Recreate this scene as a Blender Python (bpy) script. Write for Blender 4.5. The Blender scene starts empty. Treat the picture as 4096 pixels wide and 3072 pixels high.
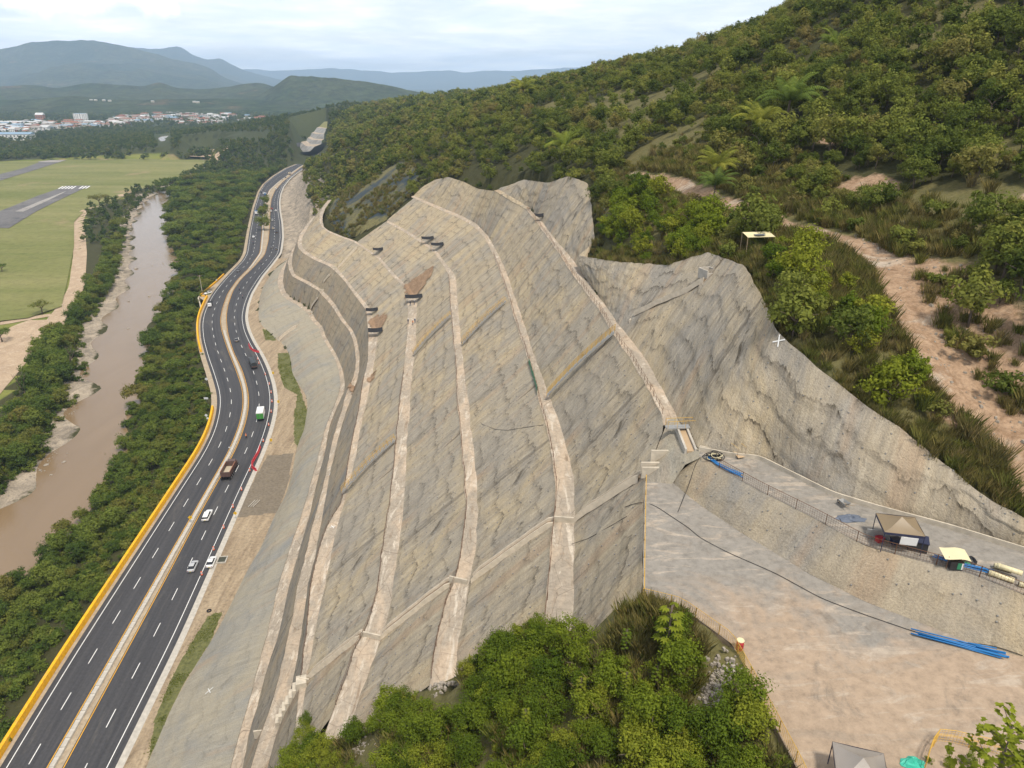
import bpy, bmesh, math, random
import numpy as np
from mathutils import Vector, Matrix

# ------------------------------------------------------------------ camera, sky, sun, exposure
SC = bpy.context.scene
COL = SC.collection
CAM_H = 112.0                      # drone height above the carriageway (m)
FOC, HORIZ = 1536.0, 178.0         # focal length / horizon row, in units of a 2212 px wide frame
PITCH = math.atan((829.5 - HORIZ) / FOC)
cam_d = bpy.data.cameras.new('camera')
cam_d.sensor_width = 36.0
cam_d.lens = 36.0 * FOC / 2212.0
cam_d.clip_start = 1.0
cam_d.clip_end = 90000.0
cam = bpy.data.objects.new('camera', cam_d)
COL.objects.link(cam)
cam.location = (0, 0, CAM_H)
cam.rotation_euler = (math.pi / 2 - PITCH, 0, 0)
SC.camera = cam

SUN_EL, SUN_AZ = math.radians(62), math.radians(150)      # azimuth clockwise from +Y (behind, to the right)
world = bpy.data.worlds.new('World')
SC.world = world
world.use_nodes = True
wn, wl = world.node_tree.nodes, world.node_tree.links
wn.clear()
def N(tree, typ, **kw):
    n = tree.nodes.new(typ)
    for k, v in kw.items():
        if k.startswith('i_'):
            n.inputs[int(k[2:])].default_value = v
        else:
            setattr(n, k, v)
    return n
def ramp(tree, stops, interp='LINEAR'):
    n = tree.nodes.new('ShaderNodeValToRGB')
    n.color_ramp.interpolation = interp
    el = n.color_ramp.elements
    while len(el) < len(stops): el.new(0.5)
    for e, (p, c) in zip(el, stops):
        e.position = p
        e.color = (c, c, c, 1) if isinstance(c, (int, float)) else tuple(c) + (1,)
    return n
def mth(tree, op, a, b=None, c=None, clamp=False):
    n = tree.nodes.new('ShaderNodeMath'); n.operation = op; n.use_clamp = clamp
    for i, v in enumerate((a, b, c)):
        if v is None: continue
        if isinstance(v, (int, float)): n.inputs[i].default_value = v
        else: tree.links.new(v, n.inputs[i])
    return n.outputs[0]
def mixc(tree, fac, a, b, mode='MIX'):
    n = tree.nodes.new('ShaderNodeMix'); n.data_type = 'RGBA'; n.blend_type = mode
    for i, v in ((0, fac), (6, a), (7, b)):
        if isinstance(v, (int, float)): n.inputs[i].default_value = v
        elif isinstance(v, (tuple, list)): n.inputs[i].default_value = tuple(v) + (1,) if len(v) == 3 else v
        else: tree.links.new(v, n.inputs[i])
    return n.outputs[2]

def ramp_out(t, fac, stops):
    r = ramp(t, stops); t.links.new(fac, r.inputs[0]); return r.outputs[0]
ramp_col = ramp_out
wt = world.node_tree
sky = N(wt, 'ShaderNodeTexSky', sky_type='NISHITA', sun_disc=False, sun_elevation=SUN_EL, sun_rotation=SUN_AZ,
        altitude=400, air_density=1.0, dust_density=2.5, ozone_density=1.0)
geo = N(wt, 'ShaderNodeTexCoord')
sep = N(wt, 'ShaderNodeSeparateXYZ'); wl.new(geo.outputs['Generated'], sep.inputs[0])
zc = mth(wt, 'ADD', mth(wt, 'MAXIMUM', sep.outputs[2], 0.0), 0.10)
cx = mth(wt, 'DIVIDE', sep.outputs[0], zc); cy = mth(wt, 'DIVIDE', sep.outputs[1], zc)
comb = N(wt, 'ShaderNodeCombineXYZ'); wl.new(cx, comb.inputs[0]); wl.new(cy, comb.inputs[1])
cl1 = N(wt, 'ShaderNodeTexNoise', noise_dimensions='3D'); cl1.inputs['Scale'].default_value = 0.55
cl1.inputs['Detail'].default_value = 5; cl1.inputs['Roughness'].default_value = 0.58; cl1.inputs['Distortion'].default_value = 0.6
wl.new(comb.outputs[0], cl1.inputs['Vector'])
veil = ramp(wt, [(0.30, 0.45), (0.62, 1.0)]); wl.new(cl1.outputs['Fac'], veil.inputs[0])
cl2 = N(wt, 'ShaderNodeTexNoise'); cl2.inputs['Scale'].default_value = 1.5; cl2.inputs['Detail'].default_value = 5
cl2.inputs['Roughness'].default_value = 0.6; wl.new(comb.outputs[0], cl2.inputs['Vector'])
shade = ramp(wt, [(0.35, (6.9, 7.4, 8.0)), (0.50, (7.8, 8.0, 8.3)), (0.66, (9.2, 9.1, 9.0))]); wl.new(cl2.outputs['Fac'], shade.inputs[0])
skyc = mixc(wt, veil.outputs[0], sky.outputs[0], shade.outputs[0])
def cumulus(skyc, dirv, rad, seed):
    # soft-edged cumulus heap around a compass/elevation direction
    dp = N(wt, 'ShaderNodeVectorMath', operation='SUBTRACT'); wl.new(geo.outputs['Generated'], dp.inputs[0]); dp.inputs[1].default_value = dirv
    mp = N(wt, 'ShaderNodeVectorMath', operation='MULTIPLY'); wl.new(dp.outputs[0], mp.inputs[0]); mp.inputs[1].default_value = (1 / rad[0], 1 / rad[0], 1 / rad[1])
    ln = N(wt, 'ShaderNodeVectorMath', operation='LENGTH'); wl.new(mp.outputs[0], ln.inputs[0])
    nz_ = N(wt, 'ShaderNodeTexNoise'); nz_.inputs['Scale'].default_value = 34.0; nz_.inputs['Detail'].default_value = 5; nz_.inputs['Roughness'].default_value = 0.55
    ad = N(wt, 'ShaderNodeVectorMath', operation='ADD'); wl.new(geo.outputs['Generated'], ad.inputs[0]); ad.inputs[1].default_value = (seed, 0, 0); wl.new(ad.outputs[0], nz_.inputs['Vector'])
    f = mth(wt, 'ADD', mth(wt, 'SUBTRACT', 1.0, ln.outputs['Value']), mth(wt, 'MULTIPLY', mth(wt, 'SUBTRACT', nz_.outputs['Fac'], 0.5), 1.5))
    msk = ramp_out(wt, f, [(0.05, 0.0), (0.45, 0.85)])
    zz = N(wt, 'ShaderNodeSeparateXYZ'); wl.new(mp.outputs[0], zz.inputs[0])
    tone = ramp_out(wt, mth(wt, 'ADD', mth(wt, 'MULTIPLY', zz.outputs[2], 0.35), nz_.outputs['Fac']), [(0.25, (10.5, 10.9, 11.4)), (0.6, (16.5, 16.2, 15.8))])
    return mixc(wt, msk, skyc, tone)
hz = mth(wt, 'ADD', 1.0, mth(wt, 'MULTIPLY', mth(wt, 'POWER', mth(wt, 'SUBTRACT', 1.0, mth(wt, 'ABSOLUTE', sep.outputs[2])), 9.0), 0.75))
skyc = mixc(wt, 1.0, skyc, hz, 'MULTIPLY')
skyc = cumulus(skyc, (-0.487, 0.870, 0.083), (0.062, 0.024), 3.0)
skyc = cumulus(skyc, (-0.405, 0.910, 0.080), (0.026, 0.020), 8.0)
bg = N(wt, 'ShaderNodeBackground'); bg.inputs['Strength'].default_value = 0.086
wl.new(skyc, bg.inputs['Color'])
wo = N(wt, 'ShaderNodeOutputWorld'); wl.new(bg.outputs[0], wo.inputs['Surface'])

sun_d = bpy.data.lights.new('sun', 'SUN')
sun_d.energy = 2.7; sun_d.angle = math.radians(8); sun_d.color = (1.0, 0.92, 0.80)
sun = bpy.data.objects.new('sun', sun_d); COL.objects.link(sun)
_sd = Vector((math.sin(SUN_AZ) * math.cos(SUN_EL), math.cos(SUN_AZ) * math.cos(SUN_EL), math.sin(SUN_EL)))
sun.rotation_euler = _sd.to_track_quat('Z', 'Y').to_euler()

SC.view_settings.view_transform = 'Standard'
SC.view_settings.look = 'None'
SC.view_settings.exposure = 0.58
SC.view_settings.gamma = 1.0
SC.cycles.max_bounces = 5
SC.cycles.diffuse_bounces = 3
SC.cycles.transmission_bounces = 4
SC.cycles.transparent_max_bounces = 6
SC.cycles.volume_bounces = 2
SC.cycles.use_denoising = True
HAZE_D = 8.0e-5                    # air density (1/m)

# ------------------------------------------------------------------ surveying: frame position + elevation -> world point
SP, CP = math.sin(PITCH), math.cos(PITCH)
TILE = {'TL': (0, 0, .6175), 'TM': (1366, 0, .6175), 'TR': (2732, 0, .6175), 'ML': (0, 1024, .6175), 'MM': (1366, 1024, .6175),
        'MR': (2732, 1024, .6175), 'BL': (0, 2048, .6175), 'BM': (1366, 2048, .6175), 'BR': (2732, 2048, .6175),
        'SA': (1000, 760, .28933), 'SB': (1000, 1160, .28933), 'SC': (900, 420, .28933), 'RD': (600, 1600, .28933),
        'PL': (2500, 1700, .28933), 'TW': (0, 250, .36166), 'P': (0, 0, 4096 / 2212)}
def px(tile, x, y):
    ox, oy, s = TILE[tile]
    return ((ox + x * s) * 2212 / 4096, (oy + y * s) * 2212 / 4096)
def at(tile, x, y, z=0.0):
    x, y = px(tile, x, y)
    dx, dy = (x - 1106) / FOC, (y - 829.5) / FOC
    t = (CAM_H - z) / (SP + dy * CP)
    return Vector((t * dx, t * (CP - dy * SP), z))
def line(z, *segs):
    """[(tile, [(x, y) or (x, y, z), ...]), ...] -> list of world points"""
    out = []
    for tile, pts in segs:
        for q in pts: out.append(at(tile, q[0], q[1], q[2] if len(q) > 2 else z))
    return out
def resample(pts, step=None, n=None, smooth=0):
    P = np.array([tuple(q) for q in pts], float)
    d = np.r_[0, np.cumsum(np.linalg.norm(np.diff(P, axis=0), axis=1))]
    if n is None: n = max(2, int(round(d[-1] / step)) + 1)
    s = np.linspace(0, d[-1], n)
    R = np.stack([np.interp(s, d, P[:, k]) for k in range(3)], 1)
    for _ in range(smooth):
        Q = R.copy(); Q[1:-1] = (R[:-2] + 2 * R[1:-1] + R[2:]) / 4; R = Q
    return R
def offset(R, d):
    """shift a polyline sideways by d metres (positive = right of travel)"""
    T = np.gradient(R[:, :2], axis=0); T /= np.linalg.norm(T, axis=1)[:, None] + 1e-9
    O = R.copy(); O[:, 0] += T[:, 1] * d; O[:, 1] -= T[:, 0] * d
    return O
# ------------------------------------------------------------------ noise
_rs = np.random.RandomState(7)
_PERM = _rs.permutation(65536).astype(np.int64); _VAL = _rs.rand(65536)
def vnoise(x, y, seed=0):
    x = np.asarray(x, float); y = np.asarray(y, float)
    xi = np.floor(x).astype(np.int64); yi = np.floor(y).astype(np.int64)
    fx = x - xi; fy = y - yi
    fx = fx * fx * (3 - 2 * fx); fy = fy * fy * (3 - 2 * fy)
    def h(a, b): return _VAL[(_PERM[(a + seed * 977) & 65535] + b * 131) & 65535]
    return (h(xi, yi) * (1 - fx) + h(xi + 1, yi) * fx) * (1 - fy) + (h(xi, yi + 1) * (1 - fx) + h(xi + 1, yi + 1) * fx) * fy
def fbm(x, y, oct=4, seed=0):
    a, s, t = 1.0, 0.0, 0.0
    x = np.asarray(x, float); y = np.asarray(y, float)
    for o in range(oct):
        s = s + a * (vnoise(x, y, seed + o) - 0.5); t += a; a *= 0.5; x = x * 2.03 + 11.3; y = y * 2.03 + 5.7
    return s / t * 2
# ------------------------------------------------------------------ object helpers
def obj(name, me, mat=None, parent=None, label=None, cat=None, group=None, kind=None):
    o = bpy.data.objects.new(name, me)
    COL.objects.link(o)
    if mat is not None and me is not None and not me.materials: me.materials.append(mat)
    if parent is not None: o.parent = parent
    if label: o['label'] = label
    if cat: o['category'] = cat
    if group: o['group'] = group
    if kind: o['kind'] = kind
    return o
def thing(name, label, cat, loc=(0, 0, 0), rz=0.0, group=None):
    o = obj(name, None, label=label, cat=cat, group=group)
    o.location = loc; o.rotation_euler = (0, 0, rz); o.empty_display_size = 0.3
    return o
def pmesh(name, V, F, smooth=False):
    me = bpy.data.meshes.new(name)
    V = np.asarray(V, np.float32).reshape(-1, 3)
    me.vertices.add(len(V)); me.vertices.foreach_set('co', V.ravel())
    if isinstance(F, np.ndarray):
        k = F.shape[1]; n = len(F)
        me.loops.add(n * k); me.loops.foreach_set('vertex_index', F.ravel().astype(np.int32))
        me.polygons.add(n); me.polygons.foreach_set('loop_start', np.arange(0, n * k, k, dtype=np.int32))
        me.polygons.foreach_set('loop_total', np.full(n, k, np.int32))
    else:
        lens = [len(f) for f in F]; flat = [i for f in F for i in f]
        me.loops.add(len(flat)); me.loops.foreach_set('vertex_index', flat)
        me.polygons.add(len(F)); st = np.r_[0, np.cumsum(lens)[:-1]].astype(np.int32)
        me.polygons.foreach_set('loop_start', st); me.polygons.foreach_set('loop_total', np.array(lens, np.int32))
    me.polygons.foreach_set('use_smooth', np.full(len(me.polygons), smooth))
    me.update(calc_edges=True)
    return me
def set_uv(me, UV):
    """per-vertex uv (n,2) -> loop uv"""
    li = np.empty(len(me.loops), np.int32); me.loops.foreach_get('vertex_index', li)
    uv = me.uv_layers.new(name='UVMap')
    uv.data.foreach_set('uv', np.asarray(UV, np.float32)[li].ravel())
def gridmesh(name, P, UV=None, smooth=True, flip=False):
    """P: (rows, cols, 3)"""
    r, c = P.shape[:2]
    i = np.arange(r * c).reshape(r, c)
    q = np.stack([i[:-1, :-1], i[:-1, 1:], i[1:, 1:], i[1:, :-1]], -1).reshape(-1, 4)
    if flip: q = q[:, ::-1]
    me = pmesh(name, P.reshape(-1, 3), np.ascontiguousarray(q), smooth)
    if UV is not None: set_uv(me, UV.reshape(-1, 2))
    return me
class MB:
    def __init__(s): s.v = []; s.f = []
    def add(s, V, F):
        b = len(s.v); s.v += [tuple(q) for q in V]; s.f += [tuple(i + b for i in f) for f in F]; return s
    def box(s, c, size, rz=0.0, taper=1.0, M=None):
        x, y, z = (q / 2 for q in size); V = []
        for sz, k in ((-z, 1.0), (z, taper)):
            for sx, sy in ((-x, -y), (x, -y), (x, y), (-x, y)):
                q = Vector((sx * k, sy * k, sz))
                if rz: q.rotate(Matrix.Rotation(rz, 3, 'Z'))
                if M is not None: q = M @ q
                V.append(q + Vector(c))
        return s.add(V, [(3, 2, 1, 0), (4, 5, 6, 7), (0, 1, 5, 4), (1, 2, 6, 5), (2, 3, 7, 6), (3, 0, 4, 7)])
    def tube(s, pts, r, n=6, cap=True):
        pts = [Vector(q) for q in pts]; V = []; F = []
        rr = r if isinstance(r, (list, tuple)) else [r] * len(pts)
        for i, q in enumerate(pts):
            t = (pts[min(i + 1, len(pts) - 1)] - pts[max(i - 1, 0)])
            t = t.normalized() if t.length > 1e-9 else Vector((0, 0, 1))
            a = t.cross(Vector((0, 0, 1)))
            if a.length < 1e-3: a = t.cross(Vector((1, 0, 0)))
            a.normalize(); b = t.cross(a)
            for k in range(n):
                w = 2 * math.pi * k / n
                V.append(q + (a * math.cos(w) + b * math.sin(w)) * rr[i])
        for i in range(len(pts) - 1):
            for k in range(n):
                F.append((i * n + k, i * n + (k + 1) % n, (i + 1) * n + (k + 1) % n, (i + 1) * n + k))
        if cap:
            F.append(tuple(range(n))[::-1]); F.append(tuple((len(pts) - 1) * n + k for k in range(n)))
        return s.add(V, F)
    def lathe(s, prof, c=(0, 0, 0), n=12):
        V = []; F = []
        for r, z in prof:
            for k in range(n):
                w = 2 * math.pi * k / n; V.append((c[0] + r * math.cos(w), c[1] + r * math.sin(w), c[2] + z))
        for i in range(len(prof) - 1):
            for k in range(n): F.append((i * n + k, i * n + (k + 1) % n, (i + 1) * n + (k + 1) % n, (i + 1) * n + k))
        F.append(tuple(range(n))[::-1]); F.append(tuple((len(prof) - 1) * n + k for k in range(n)))
        return s.add(V, F)
    def prism(s, poly, z0, z1):
        n = len(poly); V = [(x, y, z0) for x, y in poly] + [(x, y, z1) for x, y in poly]
        return s.add(V, [tuple(range(n))[::-1], tuple(range(n, 2 * n))] + [(k, (k + 1) % n, n + (k + 1) % n, n + k) for k in range(n)])
    def sweep(s, R, sec, close=True):
        """extrude section [(side, z)] along polyline R (n,3)"""
        T = np.gradient(R[:, :2], axis=0); T /= np.linalg.norm(T, axis=1)[:, None] + 1e-9
        V = []; F = []; m = len(sec)
        for q, t in zip(R, T):
            for d, z in sec: V.append((q[0] + t[1] * d, q[1] - t[0] * d, q[2] + z))
        for i in range(len(R) - 1):
            for k in range(m if close else m - 1):
                a, b = k, (k + 1) % m
                F.append((i * m + a, i * m + b, (i + 1) * m + b, (i + 1) * m + a))
        if close:
            F.append(tuple(range(m))[::-1]); F.append(tuple((len(R) - 1) * m + k for k in range(m)))
        return s.add(V, F)
    def mesh(s, name, smooth=False): return pmesh(name, s.v, s.f, smooth)
    def build(s, name, mat, parent=None, smooth=False, **kw): return obj(name, s.mesh(name, smooth), mat, parent, **kw)
def copy_tree(o, parent=None):
    c = o.copy(); COL.objects.link(c)
    if parent is not None: c.parent = parent
    for ch in o.children: copy_tree(ch, c)
    return c
# ------------------------------------------------------------------ materials
def newmat(name):
    m = bpy.data.materials.new(name); m.use_nodes = True
    t = m.node_tree; b = t.nodes['Principled BSDF']
    return m, t, b
def plain(name, col, rough=0.7, metal=0.0, var=0.12, scale=3.0, spec=0.3):
    m, t, b = newmat(name)
    tc = N(t, 'ShaderNodeTexCoord'); n = N(t, 'ShaderNodeTexNoise'); n.inputs['Scale'].default_value = scale; n.inputs['Detail'].default_value = 5
    t.links.new(tc.outputs['Object'], n.inputs['Vector'])
    r = ramp(t, [(0.25, tuple(c * (1 - var * 1.6) for c in col)), (0.75, tuple(min(1, c * (1 + var)) for c in col))])
    t.links.new(n.outputs['Fac'], r.inputs[0]); t.links.new(r.outputs[0], b.inputs['Base Color'])
    b.inputs['Roughness'].default_value = rough; b.inputs['Metallic'].default_value = metal; b.inputs['Specular IOR Level'].default_value = spec
    return m
def noise(t, vec, scale, detail=5, rough=0.55, dist=0.0):
    n = N(t, 'ShaderNodeTexNoise'); n.inputs['Scale'].default_value = scale; n.inputs['Detail'].default_value = detail
    n.inputs['Roughness'].default_value = rough; n.inputs['Distortion'].default_value = dist
    t.links.new(vec, n.inputs['Vector']); return n.outputs['Fac']
def mapping(t, vec, scale=(1, 1, 1), loc=(0, 0, 0), rot=(0, 0, 0)):
    n = N(t, 'ShaderNodeMapping'); n.inputs['Scale'].default_value = scale; n.inputs['Location'].default_value = loc; n.inputs['Rotation'].default_value = rot
    t.links.new(vec, n.inputs['Vector']); return n.outputs[0]
def bump(t, b, h, strength=0.5, dist=0.1):
    n = N(t, 'ShaderNodeBump'); n.inputs['Strength'].default_value = strength; n.inputs['Distance'].default_value = dist
    t.links.new(h, n.inputs['Height']); t.links.new(n.outputs[0], b.inputs['Normal'])
def shotcrete(name, warm=0.5, grey=0.0, stain=1.0, light=1.0, streak=1.0, cool=0.0):
    """sprayed concrete: dip-line streaks, ragged lift joints with drip stains, tint patches. UV: u along strike, v down dip (m)"""
    m, t, b = newmat(name)
    uv = N(t, 'ShaderNodeTexCoord').outputs['UV']
    a = tuple(light * c for c in (0.355, 0.295, 0.210)); y = tuple(light * c for c in (0.42, 0.335, 0.212))
    g = tuple(light * c for c in (0.235, 0.225, 0.208)); w = tuple(light * c for c in (0.48, 0.415, 0.315)); o_ = tuple(light * c for c in (0.37, 0.255, 0.16))
    pat = noise(t, mapping(t, uv, (0.06, 0.035, 1)), 1.0, 5, 0.6, 0.8)
    c = mixc(t, ramp_out(t, pat, [(0.38 - 0.1 * warm, 0.0), (0.66 - 0.1 * warm, 1.0 - 0.85 * min(1, grey))]), a, y)
    pat2 = noise(t, mapping(t, uv, (0.05, 0.05, 1), (31, 7, 0)), 1.0, 6, 0.6, 1.2)
    c = mixc(t, ramp_out(t, pat2, [(0.42 - 0.22 * grey, 1.0 * min(1, 0.55 + grey)), (0.58 - 0.05 * grey, 0.0)][::1]), c, g)
    st = noise(t, mapping(t, uv, (1.5, 0.11, 1)), 1.0, 6, 0.66, 0.35)
    c = mixc(t, ramp_out(t, st, [(0.50, 0.0), (0.68, 0.50 * min(1, streak + .25))]), c, w)
    st2 = noise(t, mapping(t, uv, (0.8, 0.09, 1), (3, 50, 0)), 1.0, 6, 0.7, 0.5)
    c = mixc(t, ramp_out(t, st2, [(0.36, 0.34 * streak), (0.50, 0.0)]), c, tuple(q * 0.55 for q in g))
    pat3 = noise(t, mapping(t, uv, (0.16, 0.035, 1), (9, 90, 0)), 1.0, 5, 0.6, 0.5)
    c = mixc(t, ramp_out(t, pat3, [(0.54, 0.0), (0.70, 0.6)]), c, o_)
    sl = noise(t, mapping(t, uv, (0.33, 0.022, 1), (21, 60, 0)), 1.0, 6, 0.72, 0.6)
    c = mixc(t, ramp_out(t, sl, [(0.31, 0.75 * stain), (0.39, 0.28 * stain), (0.46, 0.0)]), c, (0.11, 0.092, 0.07))
    sm_ = noise(t, mapping(t, uv, (1.7, 0.42, 1), (13, 33, 0)), 1.0, 5, 0.7, 0.5); sg_ = noise(t, mapping(t, uv, (.08, .08, 1), (3, 8, 0)), 1.0, 3, .6)
    c = mixc(t, mth(t, 'MULTIPLY', ramp_out(t, sm_, [(0.59, 0.0), (0.69, 0.75 * stain)]), ramp_out(t, sg_, [(.38, .2), (.55, 1.0)])), c, (0.105, 0.088, 0.066))
    # ragged lift joints running along strike, stain hanging below each
    sx = N(t, 'ShaderNodeSeparateXYZ'); t.links.new(uv, sx.inputs[0])
    wob = noise(t, mapping(t, uv, (0.16, 0.05, 1), (0, 3, 0)), 1.0, 7, 0.68, 0.3)
    wob2 = noise(t, mapping(t, uv, (2.2, 0.3, 1), (0, 13, 0)), 1.0, 3, 0.6, 0.0)
    vv = mth(t, 'ADD', mth(t, 'ADD', mth(t, 'DIVIDE', sx.outputs[1], 3.7), mth(t, 'MULTIPLY', wob, 2.3)), mth(t, 'MULTIPLY', wob2, 0.12))
    fr = mth(t, 'FRACT', vv)
    jl = ramp_out(t, fr, [(0.0, 1.0), (0.05, 0.85), (0.13, 0.38), (0.34, 0.0)])
    gate = ramp_out(t, noise(t, mapping(t, uv, (0.09, 0.22, 1), (70, 20, 0)), 1.0, 4, 0.7), [(0.41, 0.03), (0.60, 1.0)])
    drip = ramp_out(t, noise(t, mapping(t, uv, (2.6, 0.25, 1), (5, 5, 0)), 1.0, 3, 0.6), [(0.3, 0.25), (0.65, 1.0)])
    jm = mth(t, 'MULTIPLY', mth(t, 'MULTIPLY', jl, gate), mth(t, 'MULTIPLY', drip, stain), clamp=True)
    c = mixc(t, jm, c, (0.075, 0.062, 0.045))
    # seep blotches
    se = noise(t, mapping(t, uv, (0.22, 0.10, 1), (40, 11, 0)), 1.0, 6, 0.7, 0.9)
    c = mixc(t, ramp_out(t, se, [(0.62, 0.0), (0.70, 0.85 * stain)]), c, (0.085, 0.07, 0.05))
    sp = noise(t, mapping(t, uv, (1, 1, 1)), 5.0, 6, 0.75)
    c = mixc(t, 1.0, c, ramp_col(t, sp, [(0.25, 0.60), (0.5, 1.0), (0.8, 1.30)]), 'MULTIPLY')
    if cool: c = mixc(t, 1.0, c, (1 - .5 * cool, 1.0, 1 + .55 * cool), 'MULTIPLY')
    t.links.new(c, b.inputs['Base Color'])
    b.inputs['Roughness'].default_value = 0.92; b.inputs['Specular IOR Level'].default_value = 0.15
    h = mth(t, 'ADD', mth(t, 'MULTIPLY', sp, 0.5), mth(t, 'ADD', mth(t, 'MULTIPLY', st, 0.45 * streak), mth(t, 'MULTIPLY', noise(t, mapping(t, uv, (0.5, 0.35, 1)), 1.0, 5, 0.6), 1.6)))
    bump(t, b, h, 1.0, 0.30)
    return m
def soil(name, c1, c2, c3, s=0.08, fine=1.2, vec='Object', rough=0.95, bmp=0.4, lo=0.35, hi=0.65):
    m, t, b = newmat(name)
    v = N(t, 'ShaderNodeTexCoord').outputs[vec]
    n1 = noise(t, v, s, 7, 0.62, 0.6); n2 = noise(t, v, fine, 7, 0.7)
    c = mixc(t, ramp_out(t, n1, [(lo, 0.0), (hi, 1.0)]), c1, c2)
    c = mixc(t, ramp_out(t, noise(t, mapping(t, v, (1, 1, 1), (17, 4, 2)), s * 2.7, 8, 0.7, 0.5), [(0.52, 0.0), (0.68, 0.9)]), c, c3)
    c = mixc(t, 1.0, c, ramp_out(t, n2, [(0.2, 0.62), (0.5, 1.0), (0.8, 1.3)]), 'MULTIPLY')
    t.links.new(c, b.inputs['Base Color']); b.inputs['Roughness'].default_value = rough; b.inputs['Specular IOR Level'].default_value = 0.15
    bump(t, b, n2, bmp, 0.25)
    return m
M = {}
M['shot'] = shotcrete('shotcrete_beige', 0.6, 0.05, 1.0, 1.08)
M['shot_up'] = shotcrete('shotcrete_upper', 0.4, 0.2, 1.15, 1.06, 0.8)
M['shot_grey'] = shotcrete('shotcrete_grey', 0.0, 1.0, 0.35, 0.98, 0.4, 0.13)
M['shot_bank'] = shotcrete('shotcrete_bank', 0.35, 0.35, 0.35, 1.08, 0.3)
M['shot_wall'] = shotcrete('shotcrete_wall', 0.0, 0.6, 0.9, 0.85)
def bench_mat(name, k=1.0):
    m, t, b = newmat(name); v = N(t, 'ShaderNodeTexCoord').outputs['Object']; k3 = lambda c: tuple(q * k for q in c)
    n1 = noise(t, mapping(t, v, (.25, .09, .2)), 1.0, 6, .65, .8); n2 = noise(t, v, 1.6, 6, .75); n3 = noise(t, mapping(t, v, (.9, .16, .2), (7, 3, 1)), 1.0, 6, .7, .6)
    c = mixc(t, ramp_out(t, n1, [(.40, 0), (.56, 1)]), k3((.46, .365, .27)), k3((.34, .29, .23))); c = mixc(t, ramp_out(t, n3, [(.55, 0), (.64, .9)]), c, k3((.56, .49, .40))); c = mixc(t, ramp_out(t, n3, [(.33, .85), (.42, 0)]), c, k3((.25, .185, .125)))
    br = N(t, 'ShaderNodeTexVoronoi', feature='DISTANCE_TO_EDGE'); br.inputs['Scale'].default_value = .32; t.links.new(mapping(t, v, (1, .8, 1)), br.inputs['Vector'])
    c = mixc(t, ramp_out(t, br.outputs['Distance'], [(.0, .7), (.012, 0)]), c, (.13, .10, .075))
    c = mixc(t, 1.0, c, ramp_out(t, n2, [(.25, .65), (.5, 1), (.8, 1.25)]), 'MULTIPLY'); t.links.new(c, b.inputs['Base Color']); b.inputs['Roughness'].default_value = .93; b.inputs['Specular IOR Level'].default_value = .15; bump(t, b, n2, .6, .2); return m
M['bench'] = bench_mat('bench_concrete', .95)
M['bench_grey'] = bench_mat('bench_concrete_grey', .92)
def platform_mat():
    m, t, b = newmat('platform_floor'); v = N(t, 'ShaderNodeTexCoord').outputs['Object']
    n1 = noise(t, v, .05, 7, .66, .9); n2 = noise(t, v, 1.3, 7, .75); n3 = noise(t, mapping(t, v, (.16, .55, 1), (3, 1, 0), (0, 0, .6)), 1.0, 6, .7, 1.4); n4 = noise(t, v, .22, 7, .72, .5)
    sy = N(t, 'ShaderNodeSeparateXYZ'); t.links.new(v, sy.inputs[0]); zone = mth(t, 'ADD', mth(t, 'MULTIPLY', mth(t, 'SUBTRACT', sy.outputs[1], 49.0), .022), n1)
    c = mixc(t, ramp_out(t, zone, [(.42, 0), (.56, 1)]), (.345, .262, .188), (.245, .225, .197)); c = mixc(t, ramp_out(t, n3, [(.54, 0), (.64, .7)]), c, (.41, .345, .275)); c = mixc(t, ramp_out(t, n4, [(.30, .8), (.42, 0)]), c, (.19, .158, .125))
    tr = N(t, 'ShaderNodeTexWave', wave_type='RINGS', rings_direction='SPHERICAL'); tr.inputs['Scale'].default_value = .055; tr.inputs['Distortion'].default_value = 2.5; tr.inputs['Detail'].default_value = 3; t.links.new(mapping(t, v, (1, 1, 1), (-18, -95, -71)), tr.inputs['Vector'])
    c = mixc(t, mth(t, 'MULTIPLY', ramp_out(t, tr.outputs['Fac'], [(.93, 0), (.98, 1)]), ramp_out(t, n4, [(.4, 0), (.6, .45)])), c, (.25, .215, .175))
    c = mixc(t, 1.0, c, ramp_out(t, n2, [(.2, .58), (.5, 1), (.8, 1.3)]), 'MULTIPLY'); t.links.new(c, b.inputs['Base Color']); b.inputs['Roughness'].default_value = .92; b.inputs['Specular IOR Level'].default_value = .2; bump(t, b, n2, .5, .2); return m
M['platform'] = platform_mat()
M['sand'] = soil('sandy_verge', (0.38, 0.305, 0.215), (0.31, 0.25, 0.18), (0.44, 0.37, 0.27), 0.10, 1.6)
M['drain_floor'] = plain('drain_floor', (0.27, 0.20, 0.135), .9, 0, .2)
M['mud'] = soil('dark_fill', (0.20, 0.16, 0.11), (0.26, 0.21, 0.145), (0.32, 0.26, 0.18), 0.15, 1.5)
M['dirt'] = soil('dirt_track', (0.42, 0.315, 0.215), (0.34, 0.25, 0.17), (0.48, 0.385, 0.28), 0.12, 1.3)
M['rock'] = soil('bare_rock_cut', (0.33, 0.27, 0.20), (0.40, 0.33, 0.25), (0.27, 0.24, 0.20), 0.06, 0.5, bmp=0.8)
M['conc'] = plain('cast_concrete', (0.50, 0.44, 0.35), 0.85, 0, 0.18, 1.2)
M['conc_pale'] = plain('pale_concrete', (0.44, 0.405, 0.35), 0.85, 0, 0.15, 1.2)
M['yellow'] = soil('yellow_parapet', (0.78, 0.41, 0.015), (0.70, 0.36, 0.02), (0.56, 0.34, 0.09), 0.35, 1.5, rough=.7, bmp=.1)
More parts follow.
